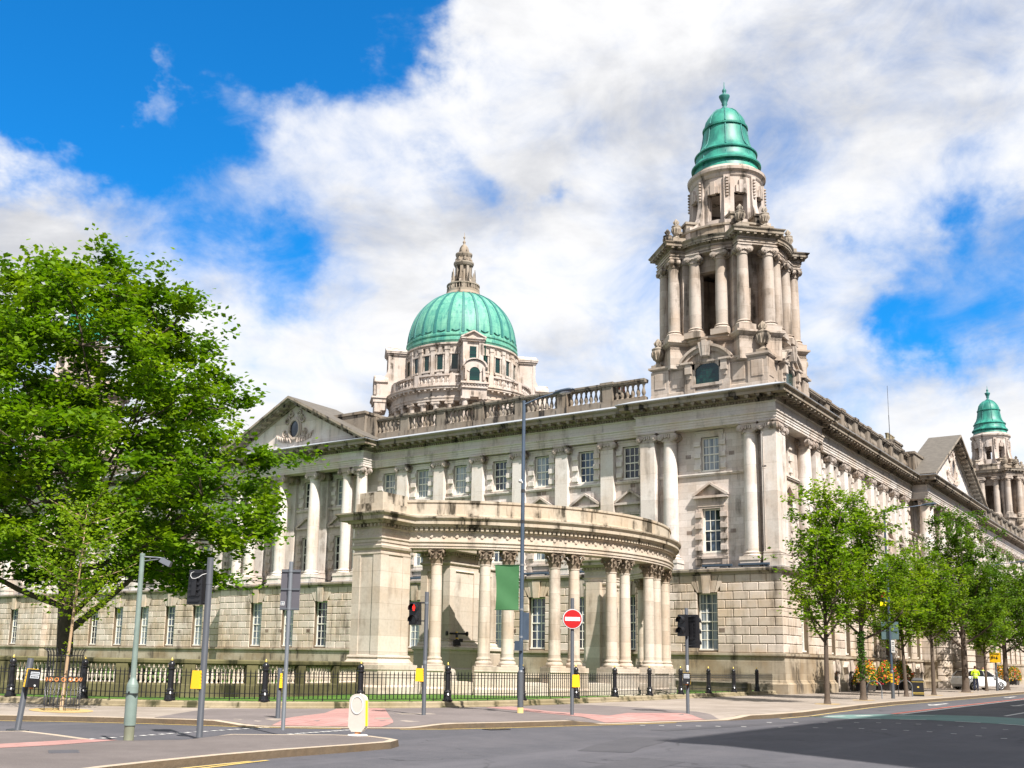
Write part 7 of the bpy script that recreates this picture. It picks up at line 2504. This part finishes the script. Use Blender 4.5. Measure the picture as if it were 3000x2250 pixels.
def big_tree():
    r = random.Random(11)
    t = thing('maple_tree', 'large spreading leafy tree with dark trunk standing in the garden behind the railing', 'tree', (-32.4, 16.9, 0.2))
    ZS = 0.865
    R_ = Vector((0.574, -0.819, 0))                              # across the view from the road
    F_ = Vector((0.819, 0.574, 0))
    wood = MB(); leaf = MB()
    trunk = [(0, 0, 0), (0.03, 0, 1.2), (-0.02, 0.02, 2.6), (-0.12, 0.1, 4.6), (-0.1, 0.0, 7.0), (0.2, -0.2, 10.0), (0.3, -0.3, 13.5), (0.2, -0.3, 17.0)]
    wood.tube([Vector(p) for p in trunk], [0.42, 0.32, 0.31, 0.27, 0.22, 0.16, 0.10, 0.03], 12)
    env = [(4.0, 2.0), (5.0, 5.6), (6.2, 7.6), (7.8, 8.9), (9.2, 9.2), (10.6, 9.0), (11.6, 6.9), (12.8, 6.2), (14.2, 7.2), (15.4, 6.2), (16.2, 4.9), (17.4, 5.6), (18.4, 4.4), (19.4, 2.6), (20.3, 1.0)]
    def rad(z):
        for (z0, r0), (z1, r1) in zip(env, env[1:]):
            if z0 <= z <= z1: return r0 + (r1 - r0) * (z - z0) / (z1 - z0)
        return 0.5
    limbs = []
    for q in range(17):
        a = q * 2.399963 + 0.4
        zt = 7.4 + 9.6 * (q / 16) ** 0.9
        k = rad(zt) * r.uniform(0.55, 0.72)
        end = Vector((k * math.cos(a), k * math.sin(a), zt))
        zs = max(3.2, zt * 0.62 - 1.4)
        st_ = Vector((0, 0, zs))
        limbs.append(limb(wood, st_, end, 0.06 + 0.10 * (1 - q / 17), 0.03, r, 0.10, 7, 7))
    limbs.append(limb(wood, (0.05, -0.05, 2.6), R_ * 4.6 + F_ * -1.2 + Vector((0, 0, 6.9)), 0.17, 0.05, r, 0.05, 8, 9))
    limbs.append([Vector(p) for p in trunk[4:]])
    pads = []
    tries = 0
    while len(pads) < 235 and tries < 20000:
        tries += 1
        z = 5.0 + 15.2 * r.random()
        a = r.uniform(0, 2 * PI)
        k = math.sqrt(r.uniform(0.18, 1.0))
        lob = 1 + 0.13 * math.sin(3 * a + z * 0.9) + 0.10 * math.sin(5 * a - z * 1.7)
        R = rad(z) * lob * 0.89
        if R < 0.5 and r.random() > 0.3: continue
        p = Vector((R * k * math.cos(a), R * k * math.sin(a), z + 0.5 * (1 - k)))
        if any((p - o_).length < 1.36 for o_, _ in pads): continue
        pads.append((p, r.uniform(0.85, 1.35)))
    for p, s in pads:
        best = min((v for L in limbs for v in L[2:]), key=lambda v: (v - p).length + max(0, v.z - p.z) * 1.2)
        limb(wood, best, p - Vector((0, 0, 0.15)), 0.045, 0.012, r, 0.05, 4, 5)
        n = int(330 * s * s)
        tw = [Vector((r.gauss(0, 0.5), r.gauss(0, 0.5), r.gauss(0.05, 0.24))) * s for _ in range(7)]
        for e in tw: wood.tube([p - Vector((0, 0, 0.12)), p + e * 0.6, p + e * 1.3], [0.016, 0.010, 0.004], 4, False)
        for q in range(n):
            b = tw[q % 7]
            w = p + b * r.uniform(0.15, 1.75) + Vector((r.gauss(0, 0.20), r.gauss(0, 0.20), r.gauss(0, 0.17))) * s
            leaf_quad(leaf, w, r.uniform(0.15, 0.28), r)
    for mb in (wood, leaf):
        mb.v = [(x, y, z * ZS) for x, y, z in mb.v]
    wood.build('trunk', M['bark'], t)
    leaf.build('crown', M['leafbig'], t)
big_tree()

def street_tree(label, x, y, top, wid, z_fork, r0, dens, lean=0.0, seed=1, open_=0.0, lm='leafstreet'):
    r = random.Random(seed)
    t = thing('street_tree', label, 'tree', (x, y, 0.1), 0, 'young street trees along the south pavement')
    wood = MB(); leaf = MB()
    H = top - 0.1
    L_ = Vector((0.1, lean, 0))
    tr = [Vector((0, 0, 0)), Vector((0, 0, 0.25)), L_ * 0.5 + Vector((0, 0, z_fork * 0.6)), L_ + Vector((0, 0, z_fork)), L_ * 1.2 + Vector((0, 0, H * 0.6)), L_ * 1.2 + Vector((0, 0, H * 0.93))]
    wood.tube(tr, [r0 * 1.5, r0 * 1.08, r0 * 0.9, r0 * 0.8, r0 * 0.42, 0.012], 9)
    nb = 17
    zs0 = z_fork * 0.92
    ends = []
    for q in range(nb):
        a = q * 2.399963 + seed
        u = (q + 0.5) / nb
        zs = zs0 + (H * 0.78 - zs0) * u * 0.75
        hz = zs0 + 0.7 + (H * 0.97 - zs0) * (0.25 + 0.75 * u) * r.uniform(0.86, 1.0)
        env = wid / 2 * math.sin(PI * min(0.94, 0.16 + 0.80 * (hz - zs0) / (H - zs0))) ** 0.75
        k = env * r.uniform(0.70, 0.98)
        e = L_ * 1.1 + Vector((k * math.cos(a), k * math.sin(a), min(hz, H * 0.98)))
        pts = limb(wood, L_ * (0.8 + 0.4 * u) + Vector((0, 0, zs)), e, r0 * 0.42 * (1 - 0.6 * u) + 0.012, 0.010, r, 0.08, 6, 5)
        ends.append((pts, k))
    for pts, k in ends + [(tr[3:], wid * 0.3)]:
        for q in range(2, len(pts)):
            P = pts[q]
            frac = q / (len(pts) - 1)
            for c in range(5):
                d = Vector((r.gauss(0, 0.5), r.gauss(0, 0.5), r.gauss(0.12, 0.3))) * (0.24 * wid)
                wood.tube([P, P + d * 0.5 + Vector((0, 0, 0.05)), P + d], [0.014, 0.009, 0.004], 4, False)
                for j in range(int(dens * (0.45 + 0.55 * frac))):
                    w = P + d * r.uniform(0.25 + open_ * 0.3, 1.15) + Vector((r.gauss(0, 0.13), r.gauss(0, 0.13), r.gauss(0, 0.09)))
                    if w.z < zs0 + 0.1: continue
                    leaf_quad(leaf, w, r.uniform(0.10, 0.175), r, 0.7)
    wood.build('trunk', M['bark'], t)
    leaf.build('crown', M[lm], t)
street_tree('airy young street tree with thin upright branches before the corner of the hall', -13.8, -7.7, 9.05, 3.6, 2.55, 0.105, 24, 0.0, 3, 0.5)
street_tree('leafy street tree with ivy on its trunk, second from the corner', -6.5, -7.1, 9.6, 5.0, 2.9, 0.13, 42, 0.0, 5)
street_tree('slim street tree between the sign lamp and the litter bin', 2.85, -6.76, 7.4, 3.6, 2.6, 0.10, 30, 0.1, 8)
street_tree('slender street tree just beyond the litter bin', 8.2, -7.0, 8.3, 4.4, 3.0, 0.11, 34, 0.0, 13)
street_tree('dense tall dark street tree with a thick forked trunk', 19.8, -6.5, 12.6, 6.4, 3.0, 0.22, 70, 0.0, 21, 0.0, 'leafstreetdark')
street_tree('small forked street tree before the hi-vis people and white car', 27.3, -6.45, 7.6, 3.8, 2.6, 0.10, 34, 0.0, 34)
street_tree('dense far street tree beside the yellow notice lamp', 34.1, -6.7, 10.8, 6.6, 3.0, 0.20, 60, 0.0, 55, 0.0, 'leafstreetdark')
street_tree('farthest street tree at the edge of the street view', 46.0, -6.7, 10.4, 6.4, 3.0, 0.18, 50, 0.0, 89, 0.0, 'leafstreetdark')
# ivy on the second trunk
r = random.Random(3)
tree2 = [o for o in COL.objects if o.get('label', '').startswith('leafy street tree with ivy')][0]
iv = MB()
for q in range(700):
    z = r.uniform(0.9, 3.2); a = r.uniform(0, 2 * PI)
    leaf_quad(iv, Vector((0.13 * math.cos(a) + r.gauss(0, 0.04), 0.13 * math.sin(a) + r.gauss(0, 0.04), z)), 0.10, r, 0.2)
iv.build('ivy', M['leafdark'], tree2)
# grit round the street trees
for q, (x, y) in enumerate(((-13.8, -7.7), (-6.5, -7.1), (8.2, -7.0), (19.8, -6.5))):
    sheet('tree_pit', M['grit'], [(x + 0.75 * math.cos(2 * PI * j / 12) * (1 + 0.15 * math.sin(3 * j)), y + 0.5 * math.sin(2 * PI * j / 12)) for j in range(12)], PZ + 0.006)
# sapling in an iron guard by the left kerb
t = thing('sapling', 'thin pale sapling growing inside a black iron tree guard by the kerb', 'tree', (-41.0, 3.85, 0.1))
r = random.Random(77)
wood = MB(); leaf = MB()
pts = [Vector((0, 0, 0)), Vector((0.03, 0.0, 0.8)), Vector((0.06, -0.03, 1.7)), Vector((0.10, -0.06, 2.9)), Vector((0.16, -0.10, 4.2)), Vector((0.2, -0.1, 5.6))]
wood.tube(pts, [0.055, 0.045, 0.042, 0.034, 0.022, 0.006], 9)
for q in range(16):
    a = q * 2.4; z = 2.5 + 3.0 * q / 16
    k = 0.6 + 0.95 * math.sin(PI * (q + 2) / 19)
    st_ = Vector((0.10 + 0.02 * q / 4, -0.06, z))
    e = st_ + Vector((k * math.cos(a), k * math.sin(a), 0.5))
    P = limb(wood, st_, e, 0.015, 0.005, r, 0.06, 4, 5)
    for j in range(170):
        w = P[1 + j % 4] + Vector((r.gauss(0, 0.24), r.gauss(0, 0.24), r.gauss(0, 0.18)))
        leaf_quad(leaf, w, r.uniform(0.07, 0.13), r)
for z in (0.35, 0.55, 1.5, 1.75, 2.1):
    for j in range(9): leaf_quad(leaf, Vector((0.03 + r.gauss(0, 0.05), r.gauss(0, 0.05), z + r.gauss(0, 0.05))), 0.07, r)
wood.build('trunk', M['palebark'], t); leaf.build('crown', M['leafstreet'], t)
t = thing('tree_guard', 'round black iron tree guard with orange rings round the thin sapling', 'tree guard', (-41.0, 3.85, 0.1))
GR = 0.44
bars = MB()
for q in range(26):
    a = 2 * PI * q / 26
    c, s_ = math.cos(a), math.sin(a)
    hgt = 0.0 if q % 6 == 0 else 0.12
    bars.tube([(GR * c, GR * s_, hgt), (GR * c, GR * s_, 1.38), (GR * 1.03 * c, GR * 1.03 * s_, 1.50), (GR * 1.16 * c, GR * 1.16 * s_, 1.60), (GR * 1.22 * c, GR * 1.22 * s_, 1.585)], 0.009, 5)
bars.build('bars', M['iron'], t)
hp = MB()
for z in (0.13, 0.74, 0.86, 1.42): hp.tube([(GR * math.cos(2 * PI * q / 28), GR * math.sin(2 * PI * q / 28), z) for q in range(29)], 0.013, 5)
hp.build('hoop', M['iron'], t)
rg = MB()
for q in range(16):
    a = 2 * PI * (q + 0.5) / 16
    u = Vector((math.cos(a), math.sin(a), 0)); tt = Vector((-u.y, u.x, 0))
    rg.tube([u * (GR + 0.005) + tt * (0.048 * math.cos(2 * PI * j / 14)) + Vector((0, 0, 0.80 + 0.048 * math.sin(2 * PI * j / 14))) for j in range(15)], 0.010, 5)
rg.build('ring_band', M['orange'], t)
sheet('tree_pit', M['grit'], [(-41.0 + 1.3 * math.cos(2 * PI * j / 14) * 0.6 + 0.3 * math.sin(2 * PI * j / 14), 3.85 + 1.3 * math.sin(2 * PI * j / 14)) for j in range(14)], PZ + 0.006)
